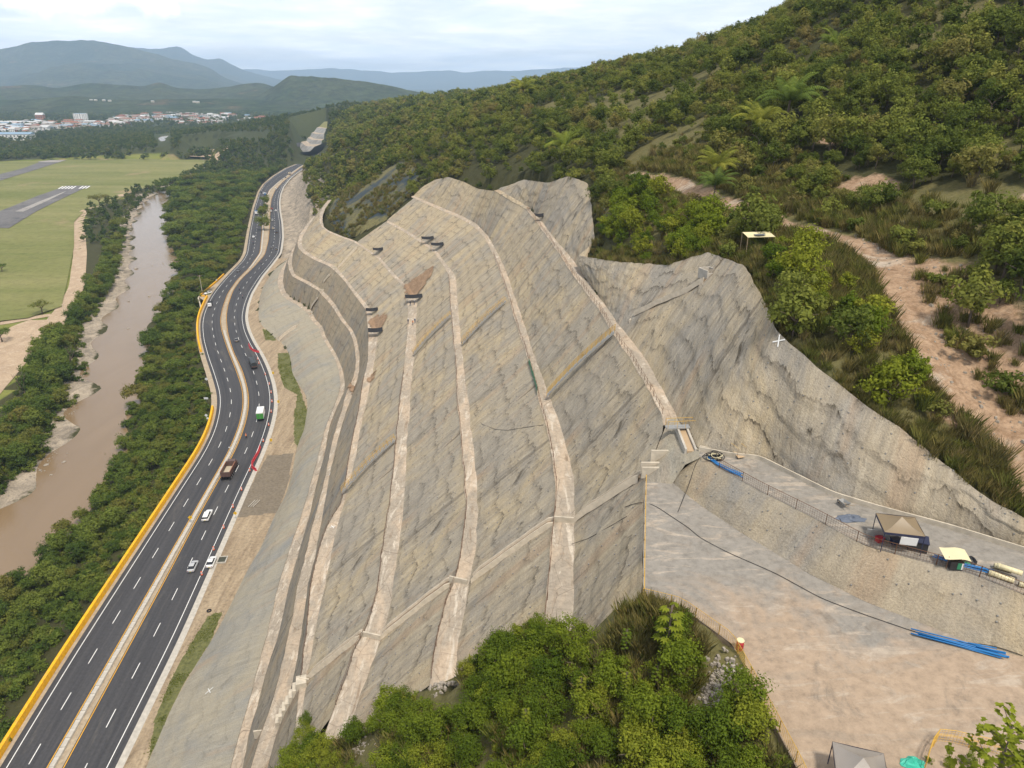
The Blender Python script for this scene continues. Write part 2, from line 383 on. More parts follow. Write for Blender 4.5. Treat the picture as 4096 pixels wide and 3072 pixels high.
M['white_paint'] = plain('road_paint_white', (0.74, 0.73, 0.70), 0.6, 0, 0.10, 2)
M['yellow_paint'] = plain('road_paint_yellow', (0.72, 0.36, 0.02), 0.6, 0, 0.12, 2)
M['asphalt'] = soil('asphalt', (0.036, 0.037, 0.042), (0.046, 0.046, 0.050), (0.058, 0.058, 0.060), 0.05, 2.5, bmp=0.1, rough=0.75)
def asphalt_mat():
    m, t, b = newmat('asphalt'); uv = N(t, 'ShaderNodeTexCoord').outputs['UV']; ob = N(t, 'ShaderNodeTexCoord').outputs['Object']
    wp = noise(t, mapping(t, uv, (0.012, 9.0, 1)), 1.0, 4, 0.6); pt = noise(t, mapping(t, uv, (0.05, 3.0, 1), (4, 2, 0)), 1.0, 6, 0.65, .4); fn = noise(t, ob, 1.7, 6, 0.75)
    c = mixc(t, ramp_out(t, wp, [(.35, 0), (.65, 1)]), (0.040, 0.040, 0.044), (0.066, 0.064, 0.066)); c = mixc(t, ramp_out(t, pt, [(.58, 0), (.70, .8)]), c, (0.095, 0.088, 0.080))
    c = mixc(t, 1.0, c, ramp_out(t, fn, [(.25, .72), (.5, 1), (.8, 1.3)]), 'MULTIPLY'); t.links.new(c, b.inputs['Base Color']); b.inputs['Roughness'].default_value = .8; b.inputs['Specular IOR Level'].default_value = .25; bump(t, b, fn, .2, .05); return m
M['asphalt'] = asphalt_mat()
M['steel'] = plain('galvanised_steel', (0.35, 0.35, 0.34), 0.5, 0.4, 0.1)
M['rust'] = plain('rusty_bar', (0.13, 0.065, 0.035), 0.8)
M['rail_y'] = plain('yellow_rail', (0.55, 0.33, 0.06), 0.6)
M['black'] = plain('black_net', (0.018, 0.018, 0.020), 0.8)
M['rubber'] = plain('rubber', (0.015, 0.015, 0.016), 0.8)
M['glass'] = plain('car_glass', (0.015, 0.018, 0.022), 0.08, 0, 0.05, 1, 0.6)
M['white'] = plain('white_enamel', (0.74, 0.74, 0.73), 0.35, 0, 0.05, 1, 0.5)

M['slump_soil'] = soil('edge_soil', (.30, .235, .165), (.22, .165, .11), (.36, .30, .23), .5, 2.0)
# ------------------------------------------------------------------ the cut: bench edges as surveyed lines (outer 'o', inner 'i')
ZB = {7: 9.5, 6: 20.0, 5: 30.0, 4: 40.5, 3: 51.0, 2: 61.5, 1: 74.0}
ZPLAT, ZTENT = 71.0, 74.6
BL = {}
BL['1o'] = line(ZB[1], ('TM', [(1190, 1350), (1265, 1440), (1370, 1590)]), ('MM', [(1420, 0), (1540, 180), (1660, 340), (1760, 500), (1850, 640), (1950, 800), (2030, 940), (2090, 1070)]))
BL['1i'] = line(ZB[1], ('TM', [(1215, 1350), (1300, 1440), (1400, 1570)]), ('MM', [(1480, 0), (1600, 170), (1700, 310), (1830, 490), (1940, 620), (2060, 830), (2150, 1000), (2180, 1070)]))
BL['2o'] = line(ZB[2], ('TM', [(450, 1275), (650, 1365), (770, 1415), (860, 1470), (930, 1545)]), ('MM', [(985, 0), (1020, 90), (1060, 200), (1100, 340), (1150, 500), (1200, 650), (1250, 800), (1285, 950), (1320, 1080), (1350, 1230), (1370, 1350), (1385, 1500)]), ('BM', [(1380, 0), (1365, 100), (1350, 300), (1330, 500), (1310, 690)]))
BL['2i'] = line(ZB[2], ('TM', [(450, 1262), (650, 1345), (770, 1395), (870, 1445), (950, 1530)]), ('MM', [(1020, 0), (1070, 110), (1120, 260), (1180, 430), (1240, 620), (1300, 780), (1335, 900), (1375, 970), (1420, 1130), (1470, 1290), (1500, 1420), (1515, 1600)]), ('BM', [(1510, 0), (1510, 200), (1500, 400), (1500, 600), (1495, 700)]))
BL['3o'] = line(ZB[3], ('TM', [(290, 1438), (400, 1500), (520, 1575), (600, 1635)]), ('MM', [(690, 110), (700, 240), (710, 400), (725, 560), (740, 720), (745, 900), (760, 1080), (775, 1250), (790, 1400), (805, 1658)]), ('BM', [(780, 200), (745, 440), (690, 510), (660, 620), (620, 780), (590, 900), (575, 1000), (560, 1130)]))
BL['3i'] = line(ZB[3], ('TM', [(290, 1425), (400, 1480), (520, 1555), (610, 1620)]), ('MM', [(740, 130), (750, 280), (765, 450), (780, 600), (795, 760), (815, 900), (835, 1080), (855, 1280), (870, 1450), (880, 1658)]), ('BM', [(870, 200), (840, 440), (820, 480), (800, 600), (770, 760), (745, 950), (725, 1140)]))
BL['4o'] = line(ZB[4], ('SA', [(1085, 130), (1000, 240), (962, 330), (958, 440), (995, 520), (1060, 575), (1230, 645), (1440, 720)]), ('MM', [(230, 12), (330, 130), (395, 190), (425, 270), (430, 450), (415, 600), (400, 750), (380, 900), (365, 1030), (350, 1200), (330, 1400), (300, 1658)]), ('BM', [(260, 250), (230, 500), (170, 730), (100, 850), (50, 1000), (0, 1130)]))
BL['4i'] = line(ZB[4], ('SA', [(1122, 130), (1040, 240), (1000, 330), (990, 430), (1010, 510), (1070, 560), (1240, 630), (1450, 705)]), ('MM', [(245, 5), (345, 120), (420, 190), (490, 290), (480, 450), (480, 560), (465, 700), (450, 850), (440, 1000), (425, 1200), (415, 1400), (400, 1658)]), ('BM', [(365, 250), (330, 500), (290, 750), (245, 850), (180, 1030), (130, 1170), (70, 1350), (10, 1480)]))
BL['5o'] = line(ZB[5], ('SA', [(895, 340), (780, 480), (680, 620), (655, 720), (665, 800), (730, 870), (880, 960), (1100, 1055), (1170, 1115), (1300, 1250)]), ('MM', [(90, 260), (160, 350), (175, 520), (170, 680), (130, 850), (110, 1000), (70, 1180), (40, 1350), (0, 1600)]), ('BL', [(2130, 60), (2060, 250), (2010, 480), (1990, 700), (1960, 950), (1950, 1060), (1925, 1260)]))
BL['5i'] = line(ZB[5], ('SA', [(912, 345), (820, 480), (730, 640), (715, 720), (722, 790), (780, 850), (930, 945), (1160, 1040), (1220, 1095), (1330, 1230)]), ('MM', [(100, 240), (185, 340), (235, 520), (215, 680), (180, 860), (150, 1000), (120, 1130), (90, 1300), (30, 1560)]), ('BL', [(2190, 60), (2140, 300), (2100, 500), (2050, 700), (2015, 950), (1990, 1060), (1960, 1260)]))
BL['6o'] = line(ZB[6], ('SA', [(612, 780), (545, 890), (520, 1000), (540, 1100), (575, 1180), (640, 1225), (800, 1305), (950, 1395)]), ('SB', [(985, 60), (1130, 220), (1240, 400), (1370, 560), (1430, 700), (1460, 900), (1455, 1100), (1410, 1250), (1345, 1380), (1270, 1640)]), ('ML', [(2150, 1200), (2100, 1450)]), ('BL', [(2030, 60), (1970, 300), (1920, 500), (1880, 750), (1820, 1000), (1760, 1250), (1690, 1430)]))
BL['6i'] = line(ZB[6], ('SA', [(628, 780), (590, 890), (578, 1000), (590, 1090), (620, 1165), (680, 1205), (830, 1275), (980, 1370)]), ('SB', [(1050, 50), (1180, 200), (1280, 380), (1420, 560), (1480, 700), (1515, 900), (1510, 1100), (1480, 1260), (1440, 1400), (1340, 1640)]), ('ML', [(2185, 1200), (2130, 1450)]), ('BL', [(2080, 60), (2040, 300), (1990, 500), (1960, 750), (1920, 1000), (1860, 1250), (1790, 1440)]))
BL['7o'] = line(ZB[7], ('SA', [(490, 1000), (410, 1130), (375, 1260), (395, 1360), (440, 1450), (520, 1520), (650, 1590)]), ('SB', [(620, 180), (790, 310), (850, 420), (950, 520), (1000, 660), (1080, 790), (1160, 920), (1225, 1100), (1250, 1280), (1235, 1420), (1160, 1600)]), ('ML', [(2110, 1100), (2060, 1300), (2010, 1480)]), ('BL', [(1960, 0), (1890, 200), (1800, 480), (1740, 750), (1660, 1050), (1590, 1300), (1530, 1500), (1490, 1650)]))
BL['7i'] = line(ZB[7], ('SA', [(505, 1000), (470, 1130), (455, 1260), (468, 1350), (500, 1420), (570, 1490), (690, 1560)]), ('SB', [(660, 150), (850, 285), (900, 400), (1000, 500), (1050, 650), (1120, 770), (1200, 900), (1280, 1100), (1310, 1290), (1300, 1440), (1210, 1600)]), ('ML', [(2135, 1100), (2098, 1300), (2048, 1480)]), ('BL', [(2010, 0), (1940, 250), (1870, 480), (1810, 780), (1720, 1050), (1660, 1280), (1600, 1480), (1570, 1650)]))
BL['0'] = line(0.2, ('SA', [(505, 950), (300, 1150), (180, 1340), (130, 1500)]), ('SB', [(115, 250), (120, 400), (170, 500), (280, 600), (390, 705), (440, 730), (540, 880), (565, 1000), (580, 1140), (680, 1320), (770, 1450), (795, 1600)]), ('ML', [(1990, 1000), (1970, 1120), (1920, 1250), (1890, 1420), (1850, 1550)]), ('BL', [(1770, 40), (1690, 230), (1600, 380), (1470, 650), (1360, 850), (1230, 1050), (1120, 1250), (1010, 1500), (950, 1650)]))
EDGE_Z = {}
def curve(key, ext_lo=None, ext_hi=None, smooth=3):
    """(Y-sorted) arrays Y, X, Z of a surveyed edge, extended straight to ext_lo / ext_hi"""
    R = resample(BL[key], 1.5, smooth=smooth)
    R = R[np.argsort(R[:, 1])]
    if ext_lo is not None and R[0, 1] > ext_lo:
        d = (R[12] - R[0]) / max(1e-6, R[12, 1] - R[0, 1]); R = np.vstack([R[0] + d * (ext_lo - R[0, 1]), R])
    if ext_hi is not None and R[-1, 1] < ext_hi:
        d = (R[-1] - R[-8]) / max(1e-6, R[-1, 1] - R[-8, 1]); d[0] = max(-0.6, min(0.2, d[0])); R = np.vstack([R, R[-1] + d * (ext_hi - R[-1, 1])])
    return R
# upper edge of the face above bench 2: bench 1, then round the gully head and over the two summits
plat_edge = [at('P', 1393, 1040, ZPLAT), at('P', 1390, 1160, ZPLAT), at('P', 1388, 1290, ZPLAT)]
BL['1oX'] = list(reversed(plat_edge)) + [Vector((16.6, 73.5, ZPLAT + 0.6)), Vector((18.6, 77, ZB[1]))] + list(reversed(BL['1o'])) + \
    [Vector((-1, 252, 74.5)), at('P', 1071, 413, 75), at('P', 1033, 408, 72), at('P', 1000, 392, 73), at('P', 968, 382, 73), at('P', 940, 388, 70), at('P', 914, 402, 66), at('P', 888, 418, 62.2)]
CUR = {}
YLO = 30.0
for k, hi in (('0', 490), ('7o', 440), ('7i', 440), ('6o', 430), ('6i', 430), ('5o', 480), ('5i', 480), ('4o', 480), ('4i', 480), ('3o', None), ('3i', None), ('2o', None), ('2i', None), ('1oX', None), ('1i', None)):
    CUR[k] = curve(k, 52.0 if k not in ('1i', '1oX') else None, hi, smooth=2 if k == '1oX' else 3)
for _i, k in enumerate(CUR):
    if k != '0': CUR[k][:, 0] += (0.22 if k[0] in '567' else 0.30) * fbm(CUR[k][:, 1] / 2.6, CUR[k][:, 1] * 0 + _i * 3.7, 4, 71 + _i)
def cx_at(k, y): return np.interp(y, CUR[k][:, 1], CUR[k][:, 0])
def cz_at(k, y): return np.interp(y, CUR[k][:, 1], CUR[k][:, 2])
def face(name, lo, up, y0, y1, mat, ncol, step=1.0, amp=0.22, bow=0.0, seed=1, label=None, lump=3.0, terr=0.0):
    """ruled face between two edges, relief along the normal"""
    ny = max(8, int((y1 - y0) / step)); Y = np.linspace(y0, y1, ny)
    s = np.linspace(0, 1, ncol)
    xl, zl, xu, zu = cx_at(lo, Y), cz_at(lo, Y), cx_at(up, Y), cz_at(up, Y)
    X = xl[:, None] + (xu - xl)[:, None] * s; Z = zl[:, None] + (zu - zl)[:, None] * s; YY = np.repeat(Y[:, None], ncol, 1)
    return relief(name, np.stack([X, YY, Z], -1), mat, amp, bow, seed, label, lump, terr)
def relief(name, P, mat, amp, bow=0.0, seed=1, label=None, lump=3.0, terr=0.0, kind='structure'):
    """P rows along strike, columns from lower to upper edge"""
    d = np.linalg.norm(np.diff(P, axis=1), axis=2); v = np.concatenate([np.zeros((P.shape[0], 1)), np.cumsum(d, 1)], 1)
    v = v[:, -1:] - v                                   # distance below the crest
    mid = P[:, P.shape[1] // 2]; u = np.r_[0, np.cumsum(np.linalg.norm(np.diff(mid, axis=0), axis=1))]
    U = np.repeat(u[:, None], P.shape[1], 1)
    n = np.cross(np.gradient(P, axis=0), np.gradient(P, axis=1)); n /= np.linalg.norm(n, axis=2, keepdims=True) + 1e-9
    n *= np.sign(n[..., 2:3] + 1e-9)
    s = np.linspace(0, 1, P.shape[1]); env = np.clip(np.minimum(s, 1 - s) * 8, 0, 1)
    h = amp * (fbm(U / lump, v / (lump * 1.6), 4, seed) + 0.3 * fbm(U / (lump * 0.4), v / (lump * 0.8), 3, seed + 9)) * env
    h = h + bow * np.sin(np.pi * s) ** 1.0
    if terr:
        ph = (v / 3.7 + 1.0 * fbm(U / 9.0, v * 0.05, 4, seed + 3) + 0.5)
        h = h + terr * ((ph % 1.0) - 0.5) * env
    P = P + n * h[..., None]
    me = gridmesh(name, P, np.stack([U, v], -1))
    if me.polygons[0].normal.z < 0: me.flip_normals()
    o = obj(name, me, mat, label=label, cat=None, kind=kind)
    if label: pass
    return o
def bench(name, lo, up, y0, y1, mat, step=1.2, wall=0.0):
    ny = max(8, int((y1 - y0) / step)); Y = np.linspace(y0, y1, ny); s = np.linspace(0, 1, 5)
    xl, xu = cx_at(lo, Y), cx_at(up, Y); xu = np.maximum(xu, xl + 0.5) + 0.45
    X = xl[:, None] + (xu - xl)[:, None] * s; YY = np.repeat(Y[:, None], 5, 1)
    Z = cz_at(lo, Y)[:, None] + 0.05 * fbm(X / 1.5, YY / 2.0, 3, 5) + 0.03
    Z[:, 0] -= 0.12
    me = gridmesh(name, np.stack([X, YY, Z], -1))
    if me.polygons[0].normal.z < 0: me.flip_normals()
    o = obj(name, me, mat, kind='structure'); return o
HI = {7: 440, 6: 430, 5: 480, 4: 480, 3: 345, 2: 352}
face('shotcrete_face', '0', '7o', 66, 440, M['shot_grey'], 26, 1.0, 0.34, 0.7, 21, 'smooth grey shotcrete apron rising straight from the verge', 5.0)
face('shotcrete_face', '7i', '6o', 66, 430, M['shot_wall'], 14, 1.1, 0.16, 0.15, 22, 'dark grey steep shotcrete wall above the lowest bench')
face('shotcrete_face', '6i', '5o', 64, 430, M['shot_wall'], 14, 1.1, 0.16, 0.15, 23, 'grey steep shotcrete wall above the second bench')
face('shotcrete_face', '5i', '4o', 64, 480, M['shot'], 26, 0.9, 0.13, 0.1, 24, 'beige shotcrete face above the bench with black nets', terr=0.09)
face('shotcrete_face', '4i', '3o', 59, 345, M['shot'], 26, 0.8, 0.13, 0.1, 25, 'beige shotcrete face above the bench with the workers', terr=0.09)
face('shotcrete_face', '3i', '2o', 57, 345, M['shot'], 28, 0.7, 0.13, 0.1, 26, 'beige streaked shotcrete face, third below the crest', terr=0.09)
face('shotcrete_face', '2i', '1oX', 50, 352, M['shot'], 30, 0.6, 0.14, 0.1, 27, 'brown-beige shotcrete face below the topmost bench', terr=0.12)
for k, mt in ((7, 'bench_grey'), (6, 'bench_grey'), (5, 'bench'), (4, 'bench'), (3, 'bench'), (2, 'bench')):
    bench('bench', '%do' % k, '%di' % k, {7: 66, 6: 65, 5: 63, 4: 61, 3: 58, 2: 55}[k], HI[k], M[mt])
bench('bench', '1oX', '1i', 77.5, 237, M['bench'])
_Y = np.linspace(235, 273, 24); _xl = cx_at('1oX', _Y) - .1; _xr = np.interp(_Y, [235, 240, 255, 271, 273], [6.5, 6.0, .8, -4.4, -5.0]); _s = np.linspace(0, 1, 5)
_P = np.stack([_xl[:, None] + np.maximum(_xr - _xl, .5)[:, None] * _s, np.repeat(_Y[:, None], 5, 1), cz_at('1oX', _Y)[:, None] + .5 * _s + .05], -1)
me = gridmesh('gully_floor', _P, _P[..., :2].copy())
if me.polygons[0].normal.z < 0: me.flip_normals()
obj('gully_floor', me, M['shot_up'], kind='structure')
# upper faces (above the topmost bench) lofted between their own edges
def arclen0(R): return np.r_[0, np.cumsum(np.linalg.norm(np.diff(R[:, :2], axis=0), axis=1))]
def loft(name, lo, up, mat, ncol, n, amp, bow, seed, label, lump=3.0, terr=0.0, sm=4):
    A, B = resample(lo, n=n, smooth=sm), resample(up, n=n, smooth=sm)
    if seed in (31, 32): B[2:-2, 0] += .18 * fbm(arclen0(B)[2:-2] / 2.2, np.zeros(n - 4), 4, seed); B[2:-2, 2] += .16 * fbm(arclen0(B)[2:-2] / 1.6, np.zeros(n - 4) + 9, 4, seed)
    s = np.linspace(0, 1, ncol)[None, :, None]
    return relief(name, A[:, None] * (1 - s) + B[:, None] * s, mat, amp, bow, seed, label, lump, terr)
def Pp(lst): return [at('P', *q) for q in lst]
tent_in = Pp([(2330, 1222, ZTENT), (2212, 1190, ZTENT), (2050, 1140, ZTENT), (1900, 1100, ZTENT), (1800, 1070, ZTENT), (1700, 1020, ZTENT), (1640, 990, ZTENT), (1580, 985, ZTENT), (1510, 972, ZTENT)])
crest_R = Pp([(2330, 1180, 75.6), (2212, 1120, 77.0), (2140, 1080, 77.6), (2050, 1010, 79), (1950, 930, 81), (1850, 860, 83), (1760, 790, 85), (1680, 715, 87), (1650, 650, 87.7), (1610, 575, 88.5), (1530, 545, 87), (1440, 572, 83), (1330, 565, 80), (1250, 552, 77)])
t1i = [Vector(q) for q in CUR['1i']]
lowR = tent_in + [q for q in t1i if 79 < q.y < 147]
loft('shotcrete_face', lowR, crest_R, M['shot_up'], 34, 260, 0.22, 0.5, 31, 'wide brown-grey shotcrete face between the tent bench and the shrub line', 3.4, terr=0.16)
crest_2 = Pp([(1250, 552, 77), (1285, 520, 80), (1280, 470, 82.5), (1275, 420, 85), (1270, 395, 87), (1228, 380, 87), (1185, 395, 83.5), (1131, 388, 80.5), (1088, 405, 76.2)])
lowR2 = [q for q in t1i if 147 <= q.y < 237] + [Vector((0, 255, 75.0)), Vector((-5, 271, 75.3))]
loft('shotcrete_face', lowR2, crest_2, M['shot_up'], 22, 120, 0.25, 0.3, 32, 'grey shotcrete face at the head of the gully below the dirt track', 3.0, terr=0.2)
# tent bench, the bank below it, and the big working platform
tent_out = Pp([(2330, 1330, ZTENT), (2212, 1285, ZTENT), (2100, 1240, ZTENT), (2000, 1215, ZTENT), (1870, 1180, ZTENT), (1760, 1120, ZTENT), (1640, 1060, ZTENT), (1560, 1015, ZTENT), (1510, 985, ZTENT)])
toe_T = Pp([(2330, 1470, ZPLAT), (2212, 1420, ZPLAT), (2100, 1390, ZPLAT), (2000, 1350, ZPLAT), (1870, 1300, ZPLAT), (1740, 1235, ZPLAT), (1600, 1150, ZPLAT), (1510, 1090, ZPLAT), (1450, 1040, ZPLAT)])
loft('shotcrete_face', toe_T, tent_out, M['shot_bank'], 16, 90, 0.22, 0.15, 33, 'grey shotcrete bank below the tent bench with soil nails', 2.5, sm=3)
A, B = resample(tent_out, n=60, smooth=2), resample(tent_in, n=60, smooth=2)
B = offset(B, 1.6) if offset(B, 1.6)[30, 1] > B[30, 1] else offset(B, -1.6)
B[:, 2] -= 0.05
s = np.linspace(0, 1, 8)[None, :, None]
Pb = A[:, None] * (1 - s) + B[:, None] * s; Pb[..., 2] += 0.05 * fbm(Pb[..., 0] / 1.2, Pb[..., 1] / 1.2, 3, 8)
me = gridmesh('tent_bench', Pb)
if me.polygons[0].normal.z < 0: me.flip_normals()
obj('bench', me, M['platform'], kind='structure')
# concrete pad joining bench end, platform corner and tent bench
pad = [plat_edge[0], Vector((16.6, 73.5, ZPLAT + 0.6)), Vector((18.6, 77, ZB[1])), Vector((19.4, 79, ZB[1])), Vector((20.6, 79, ZB[1])), at('P', 1490, 960, ZB[1] + 0.3), at('P', 1512, 970, ZTENT), at('P', 1514, 988, ZTENT), at('P', 1480, 1004, ZTENT - 1.0), at('P', 1462, 1030, ZPLAT + 0.8), at('P', 1452, 1046, ZPLAT)]
cpad = at('P', 1462, 985, ZTENT - 0.9)
mb = MB(); mb.add([cpad] + pad, [(0, k, k % len(pad) + 1) for k in range(1, len(pad) + 1)])
o = mb.build('concrete_pad', M['shot_grey'], kind='structure', smooth=True)
if o.data.polygons[3].normal.z < 0: o.data.flip_normals()
set_uv(o.data, [(q[0], q[1]) for q in mb.v])
# working platform: fan between its free edge and the bank toe
free = Pp([(1393, 1040, ZPLAT), (1390, 1160, ZPLAT), (1388, 1290, ZPLAT), (1470, 1310, ZPLAT), (1580, 1390, ZPLAT), (1640, 1500, ZPLAT), (1720, 1659, ZPLAT), (1800, 1840, ZPLAT), (2330, 1860, ZPLAT)])
A, B = resample(free, n=80), resample(list(reversed(toe_T)), n=80)
s = np.linspace(0, 1, 26)[None, :, None]
Pb = A[:, None] * (1 - s) + B[:, None] * s; Pb[..., 2] += 0.07 * fbm(Pb[..., 0] / 3, Pb[..., 1] / 3, 4, 18)
me = gridmesh('platform', Pb)
if me.polygons[0].normal.z < 0: me.flip_normals()
obj('work_platform', me, M['platform'], kind='structure')
Rs = resample(free, .7, smooth=1); Ps = np.stack([Rs + np.array([0, 0, -.02]), Rs + np.array([-.35, -.25, -1.5]), Rs + np.array([-.9, -.6, -4.5])], 1); Ps[:, 1:] += .25 * fbm(Rs[:, 0] * 2, Rs[:, 1] * 2, 3, 3)[:, None, None]
obj('platform_edge', gridmesh('platform_edge', Ps), M['slump_soil'], kind='structure')

# ------------------------------------------------------------------ carriageways (traced edge lines at z = 0)
RO = {
 'WL': line(0, ('BL', [(-60, 1830), (40, 1658), (480, 935), (1080, 0)]), ('ML', [(1200, 1470), (1330, 1270), (1400, 1120), (1430, 980), (1428, 890), (1390, 765), (1350, 650), (1320, 540), (1312, 440), (1325, 370), (1370, 270), (1420, 200), (1500, 110), (1580, 30)]), ('TL', [(1605, 1640), (1625, 1500), (1655, 1345), (1688, 1240), (1720, 1190), (1780, 1140), (1860, 1090), (1935, 1060), (1955, 1050)])),
 'YL': line(0, ('BL', [(200, 1838), (303, 1658), (800, 795), (1250, 10)]), ('ML', [(1480, 1270), (1550, 1100), (1578, 960), (1570, 860), (1530, 740), (1480, 620), (1440, 500), (1425, 420), (1440, 340), (1475, 240), (1540, 150), (1620, 70)]), ('TL', [(1683, 1640), (1697, 1500), (1700, 1400), (1718, 1290), (1745, 1230), (1800, 1180), (1870, 1130), (1935, 1085), (1960, 1070)])),
 'YR': line(0, ('BL', [(315, 1838), (410, 1658), (1070, 440), (1300, 0)]), ('ML', [(1530, 1250), (1590, 1090), (1615, 960), (1605, 860), (1570, 740), (1510, 620), (1475, 500), (1465, 400), (1475, 320), (1510, 220), (1560, 150), (1640, 75)]), ('TL', [(1715, 1650), (1738, 1560), (1748, 1450), (1750, 1350), (1757, 1290), (1780, 1235), (1830, 1180), (1890, 1130), (1940, 1092), (1965, 1076)])),
 'WR': line(0, ('BL', [(600, 1838), (690, 1658), (1100, 850), (1485, 0)]), ('ML', [(1570, 1470), (1660, 1280), (1710, 1150), (1745, 1020), (1752, 930), (1738, 830), (1710, 740), (1670, 650), (1615, 560), (1580, 480), (1565, 400), (1580, 320), (1610, 240), (1680, 130), (1740, 60)]), ('TL', [(1800, 1640), (1815, 1540), (1812, 1450), (1800, 1370), (1797, 1310), (1805, 1260), (1825, 1210), (1865, 1160), (1915, 1120), (1955, 1095), (1980, 1080)])),
}
NR = 900
for k in RO: RO[k] = resample(RO[k], n=NR, smooth=60)
def strip(name, A, B, z, mat, nc=2, **kw):
    s = np.linspace(0, 1, nc)[None, :, None]; P = A[:, None] * (1 - s) + B[:, None] * s; P = P.copy(); P[..., 2] = P[..., 2] + z
    dl_ = np.r_[0, np.cumsum(np.linalg.norm(np.diff(A[:, :2], axis=0), axis=1))]; UVs = np.stack([np.repeat(dl_[:, None], nc, 1), np.repeat(np.linspace(0, 1, nc)[None], len(A), 0)], -1)
    me = gridmesh(name, P, UVs)
    if me.polygons[0].normal.z < 0: me.flip_normals()
    return obj(name, me, mat, **kw)
def stripe(name, R, w, z, mat, **kw): return strip(name, offset(R, -w / 2), offset(R, w / 2), z, mat, **kw)
strip('carriageway', offset(RO['WL'], -1.2), offset(RO['YL'], 0.35), 0.0, M['asphalt'], 5, kind='structure')
strip('carriageway', offset(RO['YR'], -0.3), offset(RO['WR'], 1.5), 0.0, M['asphalt'], 5, kind='structure')
for k, mt in (('WL', 'white_paint'), ('WR', 'white_paint'), ('YL', 'yellow_paint'), ('YR', 'yellow_paint')):
    stripe('edge_line', RO[k], 0.16, 0.012, M[mt], kind='structure')
def arclen(R): return np.r_[0, np.cumsum(np.linalg.norm(np.diff(R[:, :2], axis=0), axis=1))]
def along(R, s):
    d = arclen(R); return np.array([np.interp(s, d, R[:, k]) for k in range(3)])
def heading(R, s):
    a, b = along(R, s - 1.0), along(R, s + 1.0); return math.atan2(b[1] - a[1], b[0] - a[0])
ML_ = (RO['WL'] + RO['YL']) / 2; MR_ = (RO['WR'] + RO['YR']) / 2
DASH = bpy.data.objects.new('lane_marking', None)
for R, s0 in ((ML_, 6.0), (MR_, 2.0)):
    mb = MB(); L = arclen(R)[-1]; s_ = s0
    while s_ < L - 6:
        a, b = along(R, s_), along(R, s_ + 4.3); d = (b - a)[:2]; d /= np.linalg.norm(d) + 1e-9; n_ = np.array([d[1], -d[0]]) * 0.08
        mb.add([(a[0] - n_[0], a[1] - n_[1], 0.012), (a[0] + n_[0], a[1] + n_[1], 0.012), (b[0] + n_[0], b[1] + n_[1], 0.012), (b[0] - n_[0], b[1] - n_[1], 0.012)], [(0, 1, 2, 3)])
        s_ += 12.0
    o = mb.build('lane_dashes', M['white_paint'], kind='structure')
    if o.data.polygons[0].normal.z < 0: o.data.flip_normals()
# ------------------------------------------------------------------ natural ground: one sheet, shaped by spot heights
SPOT = [(v.x, v.y, v.z - 0.25) for v in crest_R[1:] + crest_2] + [(v[0], v[1], v[2] + 0.2) for v in (plat_edge[1], plat_edge[2])]
SPOT += [(33, 179, 90), (40, 142, 91), (45, 118, 90.5), (50, 95, 90), (46, 80, 87), (44, 70, 84.5), (49, 58.5, 79.8), (53, 66, 83), (50, 52, 77.6), (58, 45, 78), (52, 38, 74), (40, 28, 71), (30, 20, 70.5), (64, 20, 75),
 (58, 158, 101), (56, 74, 88), (65, 86, 95), (86, 126, 106), (72, 105, 99), (75, 65, 95), (65, 50, 86), (100, 60, 108), (108, 170, 124), (120, 120, 128), (150, 200, 158), (200, 120, 170), (220, 300, 185), (300, 200, 215), (400, 500, 230), (100, 20, 100), (200, 20, 150),
 (95, 226, 132), (96, 334, 126), (80, 463, 122), (56, 631, 115), (20, 788, 101), (-14, 924, 89), (-72, 1132, 89), (-357, 1600, 70), (60, 300, 112), (40, 300, 104), (20, 280, 92), (40, 240, 100), (25, 215, 90), (48, 200, 101), (130, 463, 132), (150, 650, 122), (100, 900, 100), (200, 1200, 90), (0, 1500, 75), (200, 1800, 60), (500, 1500, 80), (600, 900, 150),
 (-1, 347, 89), (-10, 310, 79), (-22, 345, 80), (20, 340, 100), (-38, 570, 90), (-68, 527, 76), (-77, 478, 66), (-30, 420, 88), (20, 500, 108), (-185, 830, 54), (-172, 673, 46), (-144, 521, 38), (-110, 620, 66), (-100, 760, 82), (-67, 427, 68), (-94, 420, 48), (-52, 380, 66), (-104, 404, 41.5), (-80, 360, 43), (-70, 370, 50), (-112, 450, 43), (-90, 455, 56), (-45, 358, 64), (-333, 1460, 52), (-250, 1100, 58), (-160, 1000, 76), (-420, 1700, 45), (-300, 1250, 60),
 (13, 46, 70.5), (8, 48, 67), (4, 54, 62.6), (-3, 54, 57), (-8, 55, 53), (-14, 57, 48), (-20, 59, 42), (-27, 60, 36), (-32, 61, 31), (-38, 62, 22), (-46, 62, 10.5), (-66, 62, -0.6), (16, 38, 70), (18, 30, 70), (0, 44, 60.5), (-10, 44, 51.5), (-22, 44, 42), (-36, 45, 29), (-10, 28, 52), (6, 28, 63), (-30, 20, 36), (-60, 40, 4), (0, 5, 58), (30, 5, 70)]
def spots(lst): SPOT.extend(lst)
road_c = (RO['YL'] + RO['YR']) / 2
for i in range(0, NR, 30):
    spots([tuple(RO['WL'][i] + np.array([0, 0, -0.5])), tuple(RO['WR'][i] + np.array([0, 0, -0.5]))])
toe = CUR['0']
for y in range(75, 490, 20): spots([(float(cx_at('0', y)), y, -0.3)])
# rock cut and hill foot along the far right side of the road
WRo = offset(RO['WR'], 14.0); WRh = offset(RO['WR'], 34.0)
for i in range(0, NR, 12):
    if WRo[i, 1] > 480: spots([(WRo[i, 0], WRo[i, 1], 0.5), (WRh[i, 0], WRh[i, 1], 24.0)])
